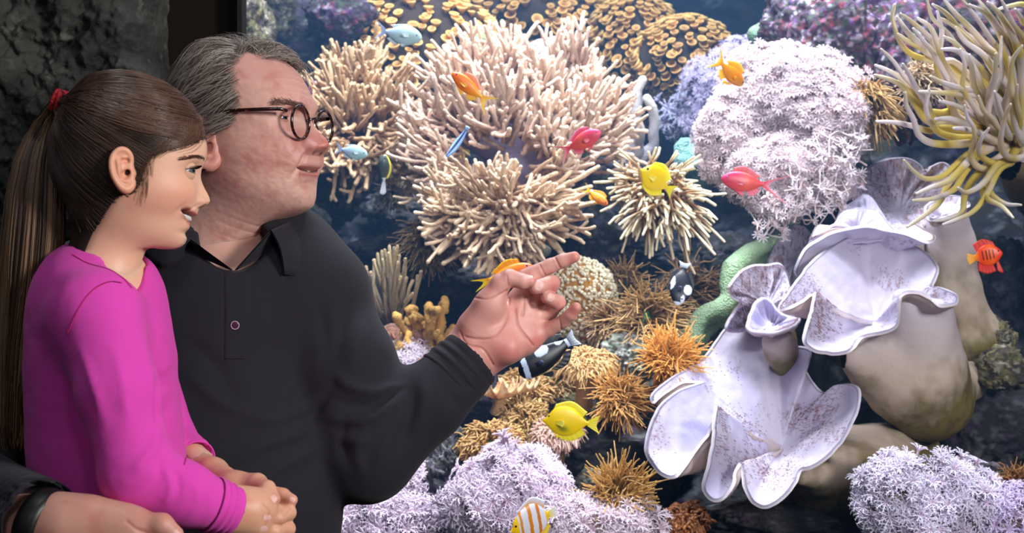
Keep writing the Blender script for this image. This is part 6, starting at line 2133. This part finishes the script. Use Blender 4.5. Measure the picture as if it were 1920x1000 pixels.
# start exactly inside the elastic
PP = Wn(np.stack([X, Ycoord, Yd], -1))
st = tw + rng.normal(size=(n, 3)) * .0035
ws = np.clip(1 - t * 9, 0, 1)[None, :, None]
PP = PP * (1 - ws) + (st[:, None] + np.array([-.012, 0, .004])[None, None] * (t * 9)[None, :, None]) * ws
tone = np.clip(.5 + .9 * vnoise(np.stack([a * 6, b_ * 6, 0 * a], -1), 5) + .35 * rng.normal(size=n), 0, 1)
low = t[None, :, None]
base = (srgb(66, 48, 40) * (1 - tone[:, None]) + srgb(150, 116, 92) * tone[:, None])[:, None] * (1 - low * .6) + (srgb(74, 54, 34) * (1 - tone[:, None]) + srgb(146, 116, 78) * tone[:, None])[:, None] * low * .6
v, q, per = tubes(PP, np.full((n, K), .0006), 3, cap=False)
hb.add(v, q, col=np.repeat(base.reshape(-1, 3), 3, 0))
hb.obj('hair', M_HAIR, ROOT_G)
tb = MB()
dirt = unit(np.array([-.75, 0, .15]))
for k in range(5):
    aa = np.linspace(0, 2 * PI, 40)
    Fm = frames((unit(GH.M @ np.array([-.85, 0, .25])) + rng.normal(size=3) * .12)[None])[0]
    cc = tw + Fm[:, 2] * (k - 2) * .0034 + [0, 0, .001]
    ring = cc + (np.stack([.0098 * np.cos(aa), .0118 * np.sin(aa), 0 * aa], -1)) @ Fm.T
    v, q, per = tubes(ring[None], np.full((1, 40), .0028), 8, cap=False)
    tb.add(v, q)
tb.obj('hair_tie', M_RED, ROOT_G)

# ---- pink top
s = SDF((W(30, 0, 1.62)[0], 1.42, W(0, 1120, 1.62)[2]), (-.262, 1.86, W(0, 440, 1.62)[2]), .0042)
FD = GH.M[:, 0]
s.cap(W(178, 610, 1.64), W(190, 700, 1.64), .094, .096, k=.04, flat=FD, ff=1.22)
s.cap(W(190, 700, 1.64), W(200, 850, 1.64), .096, .098, k=.04, flat=FD, ff=1.28)
s.cap(W(200, 850, 1.64), W(225, 1030, 1.64), .098, .112, k=.04, flat=FD, ff=1.2)
s.cap(W(180, 545, 1.63), W(205, 560, 1.64), .052, .055, k=.04)
s.cap(W(240, 645, 1.60), W(250, 655, 1.68), .036, .036, k=.03)
s.cap(W(160, 545, 1.61), W(168, 595, 1.56), .040, .046, k=.03)
s.cap(W(205, 545, 1.69), W(215, 585, 1.73), .038, .042, k=.03)
s.cap(W(184, 590, 1.553), W(222, 740, 1.515), .0485, .042, k=.018)
s.cap(W(222, 740, 1.515), W(258, 890, 1.49), .042, .0375, k=.015)
s.cap(W(256, 893, 1.49), W(340, 925, 1.50), .037, .0345, k=.015)
s.cap(W(340, 925, 1.50), W(425, 958, 1.525), .034, .0265, k=.01)
s.cap(W(225, 590, 1.735), W(318, 825, 1.745), .042, .032, k=.015)
s.cap(W(318, 825, 1.745), W(364, 860, 1.70), .030, .024, k=.01)
s.cap(W(205, 440, 1.625), W(205, 500, 1.625), .043, .040, k=.006, op='sub')
s.cap(W(225, 505, 1.60), W(236, 520, 1.58), .026, .022, k=.006, op='sub')
s.cap(W(432, 960, 1.53), W(500, 990, 1.55), .0235, .03, k=.002, op='sub')
s.cap(W(366, 862, 1.695), W(440, 915, 1.60), .0205, .026, k=.002, op='sub')
v, q = s.mesh()
v = smooth_mesh(v, q, 2)
nn = vnormals(v, q)
v += nn * (.0022 * fbm(v * np.array([16, 16, 9.]), 3, 19) + .0008 * fbm(v * 50, 2, 3))[:, None]
FG = [([(298, 790), (290, 835), (262, 870), (250, 885)], 5, .005), ([(310, 880), (322, 920), (305, 945)], 4, .0045), ([(318, 868), (334, 905), (322, 948)], 4, -.004), ([(292, 850), (300, 890), (270, 925)], 5, -.004), ([(360, 905), (372, 935), (352, 975)], 4, .003),
      ([(300, 700), (292, 760), (300, 810)], 6, -.004), ([(210, 640), (230, 720), (240, 800)], 9, .0025), ([(265, 640), (282, 720), (290, 790)], 6, .003), ([(288, 610), (300, 640), (318, 650)], 5, -.004), ([(292, 700), (310, 690), (318, 675)], 4, .003),
      ([(150, 650), (175, 720), (200, 800)], 8, .003), ([(385, 920), (398, 950), (380, 985)], 3.5, .002), ([(290, 745), (305, 740), (318, 728)], 4, .0025), ([(292, 775), (308, 772), (325, 760)], 4, -.0025)]
v = add_folds(v, q, FG)
v = smooth_mesh(v, q, 2)
top = MB().add(v, q).obj('long_sleeved_top', M_PINK, ROOT_G)
TB = BVHTree.FromPolygons([tuple(x) for x in v], [tuple(int(k) for k in x) for x in q])


def stitch_line(poly, n, L=.0016, zig=1.4):
    pl = spl(np.array(poly, float), n)
    P_ = []
    for i, p in enumerate(pl):
        h_, n_ = cam_hit(TB, p[0] + (zig if i % 2 else -zig), p[1])
        if h_ is not None:
            P_.append(h_ + n_ * .0004)
    return np.array(P_)


for poly, n_ in (([(228, 531), (205, 529), (180, 540), (160, 560), (145, 585), (133, 612), (126, 625)], 90), ([(438, 928), (432, 955), (418, 980), (402, 1000)], 50), ([(358, 838), (350, 855), (345, 872)], 26), ([(136, 478), (165, 494), (205, 506), (232, 524), (246, 540)], 70)):
    P_ = stitch_line(poly, n_)
    if len(P_) > 4:
        v, q, per = tubes(P_[None], np.full((1, len(P_)), .00055), 4)
        MB().add(v, q).obj('stitching', M_STITCH, top)
cuff(W(395, 946, 1.514), W(436, 960, 1.528), .0300, .0268, 'cuff', M_PINK, top, seed=5)
cuff(W(345, 850, 1.722), W(368, 864, 1.694), .0262, .0245, 'cuff', M_PINK, top, seed=6)
for o_ in top.children:
    o_.location = (0, 0, 0)
# trousers (mostly below the frame)
s = SDF((-1.0, 1.4, .45), (-.05, 1.88, 1.16), .008)
hp = W(225, 1040, 1.64)
s.cap(hp, hp + [.02, 0, -.03], .108, .105, k=.04)
for dy in (-.07, .07):
    kn = hp + np.array([.20, dy - .03, -.10])
    s.cap(hp + [.02, dy, -.02], kn, .078, .055, k=.03)
    s.cap(kn, kn + [-.02, 0, -.30], .052, .04, k=.02)
v, q = s.mesh()
MB().add(v, q).obj('trousers', M_JEANS, ROOT_G)
for dy in (-.07, .07):
    kn = hp + np.array([.18, dy - .03, -.43])
    s = SDF(kn - .1, kn + [.16, .06, .08], .005)
    s.cap(kn + [-.01, 0, -.02], kn + [.1, 0, -.05], .032, .028, k=.02)
    s.cap(kn + [0, 0, .04], kn, .036, .034, k=.02)
    v, q = s.mesh()
    MB().add(v, q).obj('shoe', M_SHOE, ROOT_G)
# ------------------------------------------------------------------ fish
M_FISH = mat('fish scales', (1, 1, 1), 0.38, attr=True, spec=0.5, bump=[(700, 0.12, 0.0006, 'voronoi')])
M_FIN = mat('fin membrane', (1, 1, 1), 0.45, attr=True, sss=0.3, sssr=(1, 1, 1), sss_scale=.004)
M_EYE = mat('fish eye', (1, 1, 1), 0.08, attr=True)


def fish(label, cat_, snout, tail, Y, prof, colf, fins, yaw=0, eye=(.86, .12, .03), eyecol=srgb(30, 26, 30), bend=0, upz=1, name='fish', group=None, eyer=None, roll=0, iris=None):
    """snout and tail (peduncle) in pixels; prof rows: (u from snout, top, bottom, half width) in body lengths"""
    a, b_ = W(*snout, Y), W(*tail, Y)
    cy = math.cos(math.radians(yaw))
    L = np.linalg.norm(a - b_) / max(cy, .2)
    x2 = unit(a - b_)
    x = unit(x2 * cy + np.array([0, -math.sin(math.radians(yaw)), 0]))
    up = np.array([-x2[2], 0, x2[0]])
    if up[2] * upz < 0:
        up = -up
    y = unit(np.cross(up, x))
    z = np.cross(x, y)
    cr, sr = math.cos(math.radians(roll)), math.sin(math.radians(roll))
    y, z = cr * y + sr * z, -sr * y + cr * z
    M = np.stack([x, y, z], 1)
    O = (a + b_) / 2
    root = empty(name, O, label, cat_, group)

    def loc(p):
        p = np.array(p, float)
        u = p[..., 0]
        p[..., 1] = p[..., 1] + bend * (u ** 2) * 1.0
        return O + (p * L) @ M.T
    pr = spl(prof, 110)
    n = 64
    th = np.arange(n) * 2 * PI / n
    V, C = [], []
    for u, t, bo, hw in pr:
        zc, zh = (t + bo) / 2, max((t - bo) / 2, .002)
        s_, c_ = np.sin(th), np.cos(th)
        V.append(np.stack([np.full(n, .5 - u), max(hw, .001) * np.sign(c_) * np.abs(c_) ** .9, zc + zh * s_], -1))
        C.append(colf(np.full(n, u), s_, (zc + zh * s_)))
    V, C = np.array(V), np.array(C)
    MB().add(loc(V.reshape(-1, 3)), grid_quads(110, n, True), col=C.reshape(-1, 3)).obj('body', M_FISH, root)
    for (nm, rootc, edge, colr, cole, y0) in fins:
        R_, E_ = spl(rootc, 22), spl(edge, 22)
        for side in ((1, -1) if y0 else (0,)):
            rows = []
            m_ = 8
            for j in range(m_):
                f = j / (m_ - 1)
                p = R_ * (1 - f) + E_ * f
                yy_ = side * (y0 * .85 + y0 * 1.1 * f) if side else .004 * math.sin(f * 3)
                p3 = np.stack([.5 - p[:, 0], np.full(22, yy_), p[:, 1]], -1)
                p3[:, 1] += (.0015 + .003 * f) * np.sin(np.arange(22) * 1.6)
                rows.append((p3, .006 * (1 - f) + .0012, f))
            A = np.concatenate([r_[0] + [0, r_[1], 0] for r_ in rows])
            B = np.concatenate([r_[0] - [0, r_[1], 0] for r_ in rows])
            q_ = grid_quads(m_, 22)
            fcol = np.concatenate([np.tile(np.asarray(colr) * (1 - r_[2]) + np.asarray(cole) * r_[2], (22, 1)) for r_ in rows])
            k = len(A)
            e1 = np.arange(21) + (m_ - 1) * 22
            rim = np.stack([e1, e1 + 1, e1 + 1 + k, e1 + k], -1)
            MB().add(loc(np.concatenate([A, B])), np.concatenate([q_, q_[:, ::-1] + k, rim]), col=np.concatenate([fcol, fcol])).obj(nm, M_FIN, root)
    ue, ze, re = eye
    hw = np.interp(ue, pr[:, 0], pr[:, 3])
    tt, bb_ = np.interp(ue, pr[:, 0], pr[:, 1]), np.interp(ue, pr[:, 0], pr[:, 2])
    yo = hw * math.sqrt(max(1 - ((ze - (tt + bb_) / 2) / ((tt - bb_) / 2)) ** 2, .1))
    for sg in (1, -1):
        v, q = uvsphere((0, 0, 0), (re, re * .5, re), 16, 10)
        d = np.hypot(v[:, 0], v[:, 2]) / re
        c = np.where((d < .55)[:, None], srgb(8, 8, 10), np.asarray(iris if iris is not None else eyecol))
        MB().add(loc(v + [.5 - ue, sg * yo * .96, ze]), q, col=c).obj('eye', M_EYE, root)
    return root


def P_(h, w_=.09, sn=.02, ped=.05):   # generic oval profile, h = max half height
    return [(0, sn * .3, -sn * .3, .004), (.06, h * .42, -h * .36, w_ * .45), (.2, h * .82, -h * .72, w_ * .85), (.4, h, -h, w_), (.62, h * .88, -h * .92, w_ * .85), (.82, h * .5, -h * .55, w_ * .45), (.95, ped, -ped, w_ * .22), (1.0, ped * 1.05, -ped * 1.05, w_ * .15)]


def C_(*stops):
    us = [s_[0] for s_ in stops]
    cs = np.array([s_[1] for s_ in stops])

    def f(u, s_, z):
        return np.stack([np.interp(u, us, cs[:, i]) for i in range(3)], -1)
    return f


def anth_fins(c, tailc, lyre=.45, h=.2, dor=None, tl=1.42):
    dor = dor if dor is not None else c
    return [('dorsal_fin', [(.25, h * .8), (.5, h * .93), (.8, h * .5)], [(.27, h + .08), (.55, h + .13), (.92, h * .75)], dor, dor, 0),
            ('anal_fin', [(.6, -h * .85), (.72, -h * .7), (.85, -h * .45)], [(.7, -h - .08), (.82, -h - .06), (.95, -h * .6)], c, tailc, 0),
            ('tail_fin', [(.97, .05), (1.0, 0), (.97, -.05)], [(tl, lyre * .55), (1.14, 0), (tl - .06, -lyre * .7)], c, tailc, 0),
            ('pelvic_fin', [(.32, -h * .9), (.36, -h * .95), (.4, -h * .95)], [(.5, -h - .1), (.55, -h - .1), (.56, -h - .03)], c, tailc, .03),
            ('pectoral_fin', [(.3, .0), (.31, -.03), (.3, -.06)], [(.5, .0), (.52, -.05), (.48, -.09)], c, tailc, .085)]


OR1, OR2 = srgb(255, 128, 12), srgb(255, 196, 30)
blue_f = [('dorsal_fin', [(.25, .2), (.5, .21), (.8, .12)], [(.35, .27), (.6, .27), (.9, .2)], srgb(190, 215, 230), srgb(210, 230, 240), 0),
          ('anal_fin', [(.58, -.2), (.7, -.17), (.84, -.1)], [(.66, -.28), (.8, -.24), (.93, -.16)], srgb(190, 215, 230), srgb(210, 230, 240), 0),
          ('tail_fin', [(.97, .05), (1.0, 0), (.97, -.05)], [(1.3, .26), (1.12, 0), (1.26, -.24)], srgb(170, 195, 240), srgb(190, 205, 250), 0),
          ('pelvic_fin', [(.32, -.2), (.36, -.21), (.4, -.21)], [(.46, -.3), (.5, -.3), (.52, -.24)], srgb(205, 225, 235), srgb(220, 235, 240), .03),
          ('pectoral_fin', [(.3, .03), (.31, 0), (.3, -.03)], [(.46, .02), (.48, -.03), (.44, -.07)], srgb(215, 232, 238), srgb(225, 240, 244), .09)]
fish('pale blue damselfish at the top beside the golden polyps, the upper of the two', 'fish', (792, 74), (722, 58), 2.65, P_(.25, .1), C_((0, srgb(175, 208, 214)), (.5, srgb(196, 226, 228)), (1, srgb(180, 205, 235))), blue_f, yaw=12, eye=(.14, .05, .022), iris=srgb(90, 110, 130))
fish('pale blue damselfish swimming just past the man s nose', 'fish', (690, 292), (640, 280), 2.75, P_(.25, .1), C_((0, srgb(160, 200, 205)), (.5, srgb(180, 215, 220)), (1, srgb(175, 195, 245))), blue_f, yaw=10, eye=(.14, .05, .026), iris=srgb(90, 110, 130))


def anth_c(u, s_, z):
    base = C_((0, srgb(255, 110, 20)), (.5, srgb(255, 124, 8)), (1, srgb(255, 170, 20)))(u, s_, z)
    return base


fish('orange fairy basslet with yellow forked tail in front of the cream finger coral', 'fish', (847, 138), (903, 182), 2.6, P_(.19, .09), anth_c, anth_fins(srgb(255, 150, 10), OR2, .5, .19, srgb(235, 120, 60)), yaw=8, eye=(.12, .05, .028), iris=srgb(200, 60, 160))
fish('orange fairy basslet seen tail first high on the right near the violet coral', 'fish', (1396, 158), (1350, 122), 2.75, P_(.2, .12), C_((0, srgb(200, 150, 40)), (.3, srgb(235, 140, 20)), (1, srgb(255, 165, 20))), anth_fins(srgb(255, 160, 20), OR2, .6, .22), yaw=-35, eye=(.12, .05, .03), iris=srgb(120, 90, 40))
fish('smallest orange fish hovering over the dark rock right of the cream coral', 'fish', (1139, 385), (1106, 359), 2.9, P_(.2, .1), C_((0, srgb(255, 130, 40)), (1, srgb(255, 170, 30))), anth_fins(srgb(255, 150, 30), OR2, .4, .2), yaw=15, eye=(.13, .04, .035), iris=srgb(160, 70, 120))
fish('orange fish with yellow tail half hidden behind the thumb of the pointing hand', 'fish', (1000, 499), (917, 526), 2.6, P_(.17, .09), C_((0, srgb(255, 110, 20)), (.6, srgb(255, 130, 0)), (1, srgb(255, 190, 20))), anth_fins(srgb(255, 150, 0), srgb(255, 215, 20), .22, .17), yaw=5, eye=(.13, .05, .026), iris=srgb(130, 60, 170))
PK1, PK2 = srgb(226, 44, 86), srgb(240, 96, 92)


def pinkc(u, s_, z):
    t = np.clip(-s_ * .6 + .45, 0, 1)[:, None]
    c = C_((0, srgb(214, 40, 104)), (.3, srgb(214, 44, 96)), (.6, srgb(236, 92, 86)), (1, srgb(222, 40, 70)))(u, s_, z)
    return c * (1 - t * .5) + srgb(240, 110, 90) * t * .5


fish('pink fairy basslet angled upwards in front of the cream coral, facing right', 'fish', (1127, 248), (1066, 278), 2.6, P_(.23, .11), pinkc, anth_fins(srgb(226, 50, 90), srgb(236, 120, 130), .5, .22), yaw=12, eye=(.12, .06, .022), iris=srgb(220, 90, 160))
fish('pink fairy basslet facing left with long trailing tail below the huge fluffy coral', 'fish', (1351, 336), (1432, 346), 2.55, P_(.23, .11), pinkc, anth_fins(srgb(230, 44, 84), srgb(244, 130, 150), .62, .22, srgb(200, 50, 60), 1.75), yaw=5, eye=(.12, .06, .024), iris=srgb(200, 110, 190))

YL = srgb(255, 226, 0)
tangp = [(0, .005, -.03, .005), (.05, .035, -.07, .03), (.12, .12, -.13, .05), (.25, .27, -.24, .075), (.45, .33, -.31, .085), (.65, .29, -.28, .07), (.82, .16, -.16, .04), (.95, .05, -.05, .02), (1, .045, -.045, .015)]
tang_f = [('dorsal_fin', [(.22, .25), (.5, .31), (.86, .12)], [(.26, .36), (.6, .44), (.95, .24)], YL, srgb(255, 235, 40), 0),
          ('anal_fin', [(.35, -.28), (.6, -.28), (.86, -.12)], [(.42, -.38), (.68, -.40), (.95, -.24)], YL, srgb(255, 235, 40), 0),
          ('tail_fin', [(.97, .05), (1.0, 0), (.97, -.05)], [(1.24, .2), (1.17, 0), (1.24, -.2)], YL, srgb(255, 236, 40), 0),
          ('pelvic_fin', [(.25, -.24), (.28, -.26), (.31, -.27)], [(.34, -.36), (.37, -.36), (.38, -.32)], YL, YL, .02),
          ('pectoral_fin', [(.27, .0), (.28, -.03), (.27, -.06)], [(.42, .04), (.45, -.03), (.42, -.1)], srgb(250, 225, 20), srgb(255, 240, 90), .085)]


def tangc(u, s_, z):
    c = np.tile(srgb(255, 218, 0), (len(u), 1))
    return c


def tangc2(u, s_, z):
    c = np.tile(srgb(255, 214, 0), (len(u), 1))
    m = (gs((u - .30) + z * .5 - .06, .13) * gs(z + .15, .075))[:, None]
    return c * (1 - m) + srgb(120, 128, 20) * m


fish('bright yellow fish above the tan bubble tipped anemone', 'fish', (1199, 318), (1254, 352), 2.7, tangp, tangc, tang_f, yaw=30, eye=(.16, .10, .034), iris=srgb(60, 60, 20))
fish('bright yellow fish with a dusky belly patch low in the middle under the hand', 'fish', (1017, 787), (1104, 795), 2.5, tangp, tangc2, tang_f, yaw=6, eye=(.13, .09, .022), iris=srgb(70, 60, 20))


def hum1(u, s_, z):
    c = np.tile(srgb(10, 12, 24), (len(u), 1))
    w_ = np.clip((gs(u - .13 - z * .25, .055) > .5).astype(float) + ((((u - .52) / .13) ** 2 + ((z - .13) / .085) ** 2) < 1) + (u > .95) + ((((u - .86) / .08) ** 2 + ((z - .1) / .05) ** 2) < 1), 0, 1)[:, None]
    return c * (1 - w_) + srgb(200, 212, 240) * w_


BK = srgb(10, 12, 24)
dam_f = [('dorsal_fin', [(.22, .2), (.5, .23), (.85, .12)], [(.3, .28), (.65, .33), (.98, .18)], BK, BK, 0),
         ('anal_fin', [(.5, -.22), (.7, -.2), (.86, -.1)], [(.58, -.3), (.8, -.3), (.98, -.14)], BK, BK, 0),
         ('tail_fin', [(.97, .07), (1.0, 0), (.97, -.07)], [(1.17, .15), (1.13, 0), (1.17, -.15)], srgb(40, 44, 60), srgb(210, 220, 240), 0),
         ('pelvic_fin', [(.3, -.2), (.34, -.22), (.38, -.22)], [(.42, -.33), (.48, -.32), (.5, -.26)], BK, BK, .03),
         ('pectoral_fin', [(.28, .02), (.29, -.02), (.28, -.05)], [(.42, .02), (.44, -.04), (.4, -.08)], BK, srgb(40, 42, 60), .1)]
fish('wide black and white fish with a pale blotch right under the pointing hand', 'fish', (974, 702), (1066, 642), 2.5, [(0, .02, -.03, .01), (.05, .11, -.12, .06), (.2, .2, -.19, .1), (.45, .22, -.21, .11), (.7, .17, -.17, .08), (.9, .09, -.09, .04), (1, .07, -.07, .03)], hum1, dam_f, yaw=8, eye=(.1, .06, .02), iris=srgb(20, 20, 30))


def hum2(u, s_, z):
    c = np.tile(srgb(12, 16, 34), (len(u), 1))
    w_ = np.clip(((((u - .42) / .13) ** 2 + ((z - .19) / .11) ** 2) < 1).astype(float) + ((((u - .55) / .2) ** 2 + ((z + .24) / .08) ** 2) < 1) + (u < .07) + ((((u - .15) / .1) ** 2 + ((z - .1) / .05) ** 2) < 1), 0, 1)[:, None]
    return c * (1 - w_) + srgb(225, 235, 255) * w_


fish('small black fish with white patches diving beside the green ridge', 'fish', (1268, 572), (1284, 503), 2.7, [(0, .02, -.03, .01), (.06, .1, -.1, .05), (.25, .26, -.22, .1), (.5, .3, -.27, .11), (.75, .2, -.2, .08), (.92, .08, -.08, .04), (1, .07, -.07, .03)], hum2, dam_f, yaw=20, upz=-1, eye=(.16, .08, .022), iris=srgb(20, 20, 40))


def wras(u, s_, z):
    c = np.tile(srgb(130, 170, 235), (len(u), 1))
    m = np.clip(1 - np.abs(s_ - .1) / .45, 0, 1)[:, None] ** .5
    m = (m > .35).astype(float)
    return c * (1 - m) + srgb(24, 30, 70) * m


fish('slim curved blue wrasse with a dark side stripe before the cream coral', 'fish', (838, 297), (874, 248), 2.8, [(0, .01, -.01, .008), (.08, .06, -.05, .04), (.3, .1, -.1, .06), (.6, .1, -.1, .055), (.85, .07, -.07, .035), (1, .05, -.05, .02)], wras,
     [('tail_fin', [(.97, .05), (1.0, 0), (.97, -.05)], [(1.15, .08), (1.16, 0), (1.15, -.08)], srgb(40, 60, 110), srgb(160, 190, 230), 0),
      ('dorsal_fin', [(.3, .09), (.6, .09), (.9, .05)], [(.33, .13), (.6, .14), (.93, .08)], srgb(120, 150, 210), srgb(150, 180, 230), 0)], yaw=10, bend=.3, roll=25, eye=(.1, .02, .018), iris=srgb(60, 60, 90))
fish('narrow grey fish with yellow edge and white tail, hanging upright left of the cream coral', 'fish', (722, 290), (719, 340), 2.8, P_(.26, .17), lambda u, s_, z: np.where((s_ < -.55)[:, None], srgb(225, 215, 60), np.where((u > .85)[:, None], srgb(220, 230, 240), srgb(70, 84, 84))),
     [('tail_fin', [(.97, .05), (1.0, 0), (.97, -.05)], [(1.45, .16), (1.5, 0), (1.42, -.12)], srgb(200, 215, 230), srgb(225, 235, 245), 0),
      ('anal_fin', [(.3, -.22), (.6, -.22), (.85, -.12)], [(.35, -.27), (.65, -.29), (.92, -.16)], srgb(240, 225, 60), srgb(245, 232, 80), 0)], yaw=15, roll=35, eye=(.14, .05, .03), iris=srgb(40, 40, 40), upz=1)


def bfly(u, s_, z):
    c = np.tile(srgb(225, 222, 235), (len(u), 1))
    for u0, w_, cc in ((.10, .10, srgb(250, 200, 10)), (.27, .030, srgb(222, 140, 20)), (.50, .045, srgb(214, 130, 20)), (.72, .04, srgb(205, 120, 40)), (.95, .05, srgb(250, 200, 20))):
        m = (np.abs(u - u0 - z * .06) < w_).astype(float)[:, None]
        c = c * (1 - m) + cc * m
    return c


fish('striped orange and white butterflyfish with a yellow face at the bottom edge', 'fish', (957, 990), (1030, 968), 2.35, [(-.03, -.05, -.07, .006), (.05, .02, -.1, .02), (.12, .14, -.16, .04), (.3, .3, -.27, .06), (.5, .38, -.33, .065), (.7, .37, -.32, .055), (.85, .24, -.24, .04), (.96, .09, -.09, .02), (1, .07, -.07, .015)], bfly,
     [('dorsal_fin', [(.25, .26), (.55, .37), (.9, .18)], [(.24, .33), (.66, .52), (.98, .34)], srgb(225, 150, 40), srgb(215, 225, 255), 0),
      ('anal_fin', [(.4, -.3), (.65, -.32), (.9, -.16)], [(.45, -.36), (.78, -.44), (.98, -.26)], srgb(235, 170, 40), srgb(250, 215, 40), 0),
      ('tail_fin', [(.97, .07), (1.0, 0), (.97, -.07)], [(1.18, .12), (1.18, 0), (1.18, -.12)], srgb(245, 215, 60), srgb(230, 230, 230), 0),
      ('pelvic_fin', [(.26, -.24), (.29, -.26), (.32, -.27)], [(.38, -.46), (.42, -.44), (.42, -.36)], srgb(250, 215, 20), srgb(250, 225, 40), .02)], yaw=25, eye=(.13, .03, .028), iris=srgb(60, 40, 10), roll=-8)


def flame(u, s_, z):
    c = C_((0, srgb(235, 50, 10)), (.2, srgb(240, 60, 10)), (.4, srgb(250, 100, 10)), (.8, srgb(240, 60, 10)), (1, srgb(250, 150, 20)))(u, s_, z)
    for u0 in (.34, .46, .58, .70):
        m = ((np.abs(u - u0) < .02) & (z > -.14) & (z < .2)).astype(float)[:, None]
        c = c * (1 - m) + srgb(14, 8, 10) * m
    return c


FR = srgb(225, 32, 8)
fish('flame red angelfish with black bars in the dark water at the far right', 'fish', (1878, 474), (1829, 484), 2.7, [(0, .01, -.03, .008), (.06, .12, -.12, .05), (.25, .32, -.3, .1), (.5, .4, -.38, .11), (.75, .32, -.32, .08), (.92, .14, -.14, .04), (1, .1, -.1, .02)], flame,
     [('dorsal_fin', [(.22, .3), (.5, .38), (.9, .2)], [(.26, .46), (.6, .62), (.98, .5)], FR, FR, 0),
      ('anal_fin', [(.4, -.36), (.65, -.34), (.9, -.2)], [(.34, -.62), (.66, -.66), (.95, -.5)], FR, FR, 0),
      ('tail_fin', [(.97, .1), (1.0, 0), (.97, -.1)], [(1.22, .22), (1.26, 0), (1.22, -.22)], srgb(255, 150, 20), srgb(255, 180, 40), 0),
      ('pelvic_fin', [(.2, -.28), (.24, -.3), (.28, -.32)], [(.1, -.7), (.18, -.72), (.3, -.6)], FR, FR, .03)], yaw=12, eye=(.14, .1, .035), iris=srgb(120, 30, 10))

# ------------------------------------------------------------------ the water
def water():
    m = bpy.data.materials.new('water')
    m.use_nodes = True
    nt = m.node_tree
    nt.nodes.clear()
    v = nt.nodes.new('ShaderNodeVolumeScatter')
    v.inputs['Color'].default_value = (0.22, 0.5, 1.0, 1)
    v.inputs['Density'].default_value = 0.055
    v.inputs['Anisotropy'].default_value = 0.0
    o = nt.nodes.new('ShaderNodeOutputMaterial')
    nt.links.new(v.outputs[0], o.inputs['Volume'])
    b = MB().add(*box((-1.59, GY + 0.045, 0.31), (2.29, 4.54, 2.38)))
    w_ = b.obj('water', m, smooth=False)
    w_['kind'] = 'stuff'
    tag(w_, 'slightly hazy blue water filling the aquarium', 'water')


water()

# ------------------------------------------------------------------ groups of repeats
GROUPS = {'fish': 'fish swimming in the tank', 'reef_rock': 'rocks of the reef', 'sea_anemone': 'small anemones on the reef', 'pulsing_xenia': 'fluffy xenia colonies',
          'button_polyp_colony': 'golden button polyp colonies', 'leather_coral': 'white leather corals', 'finger_leather_coral': 'finger corals', 'flower_soft_coral': 'frilly brown soft corals',
          'mushroom_soft_coral': 'stalked mushroom corals', 'ruffled_coral': 'ruffled peach corals', 'encrusting_coral': 'encrusting coral lumps'}
for o_ in list(SC.objects):
    if o_.parent is None and 'label' in o_:
        o_['label'] = o_['label'].replace(' man s ', " man's ")
        g_ = GROUPS.get(o_.name.split('.')[0])
        if g_:
            o_['group'] = g_
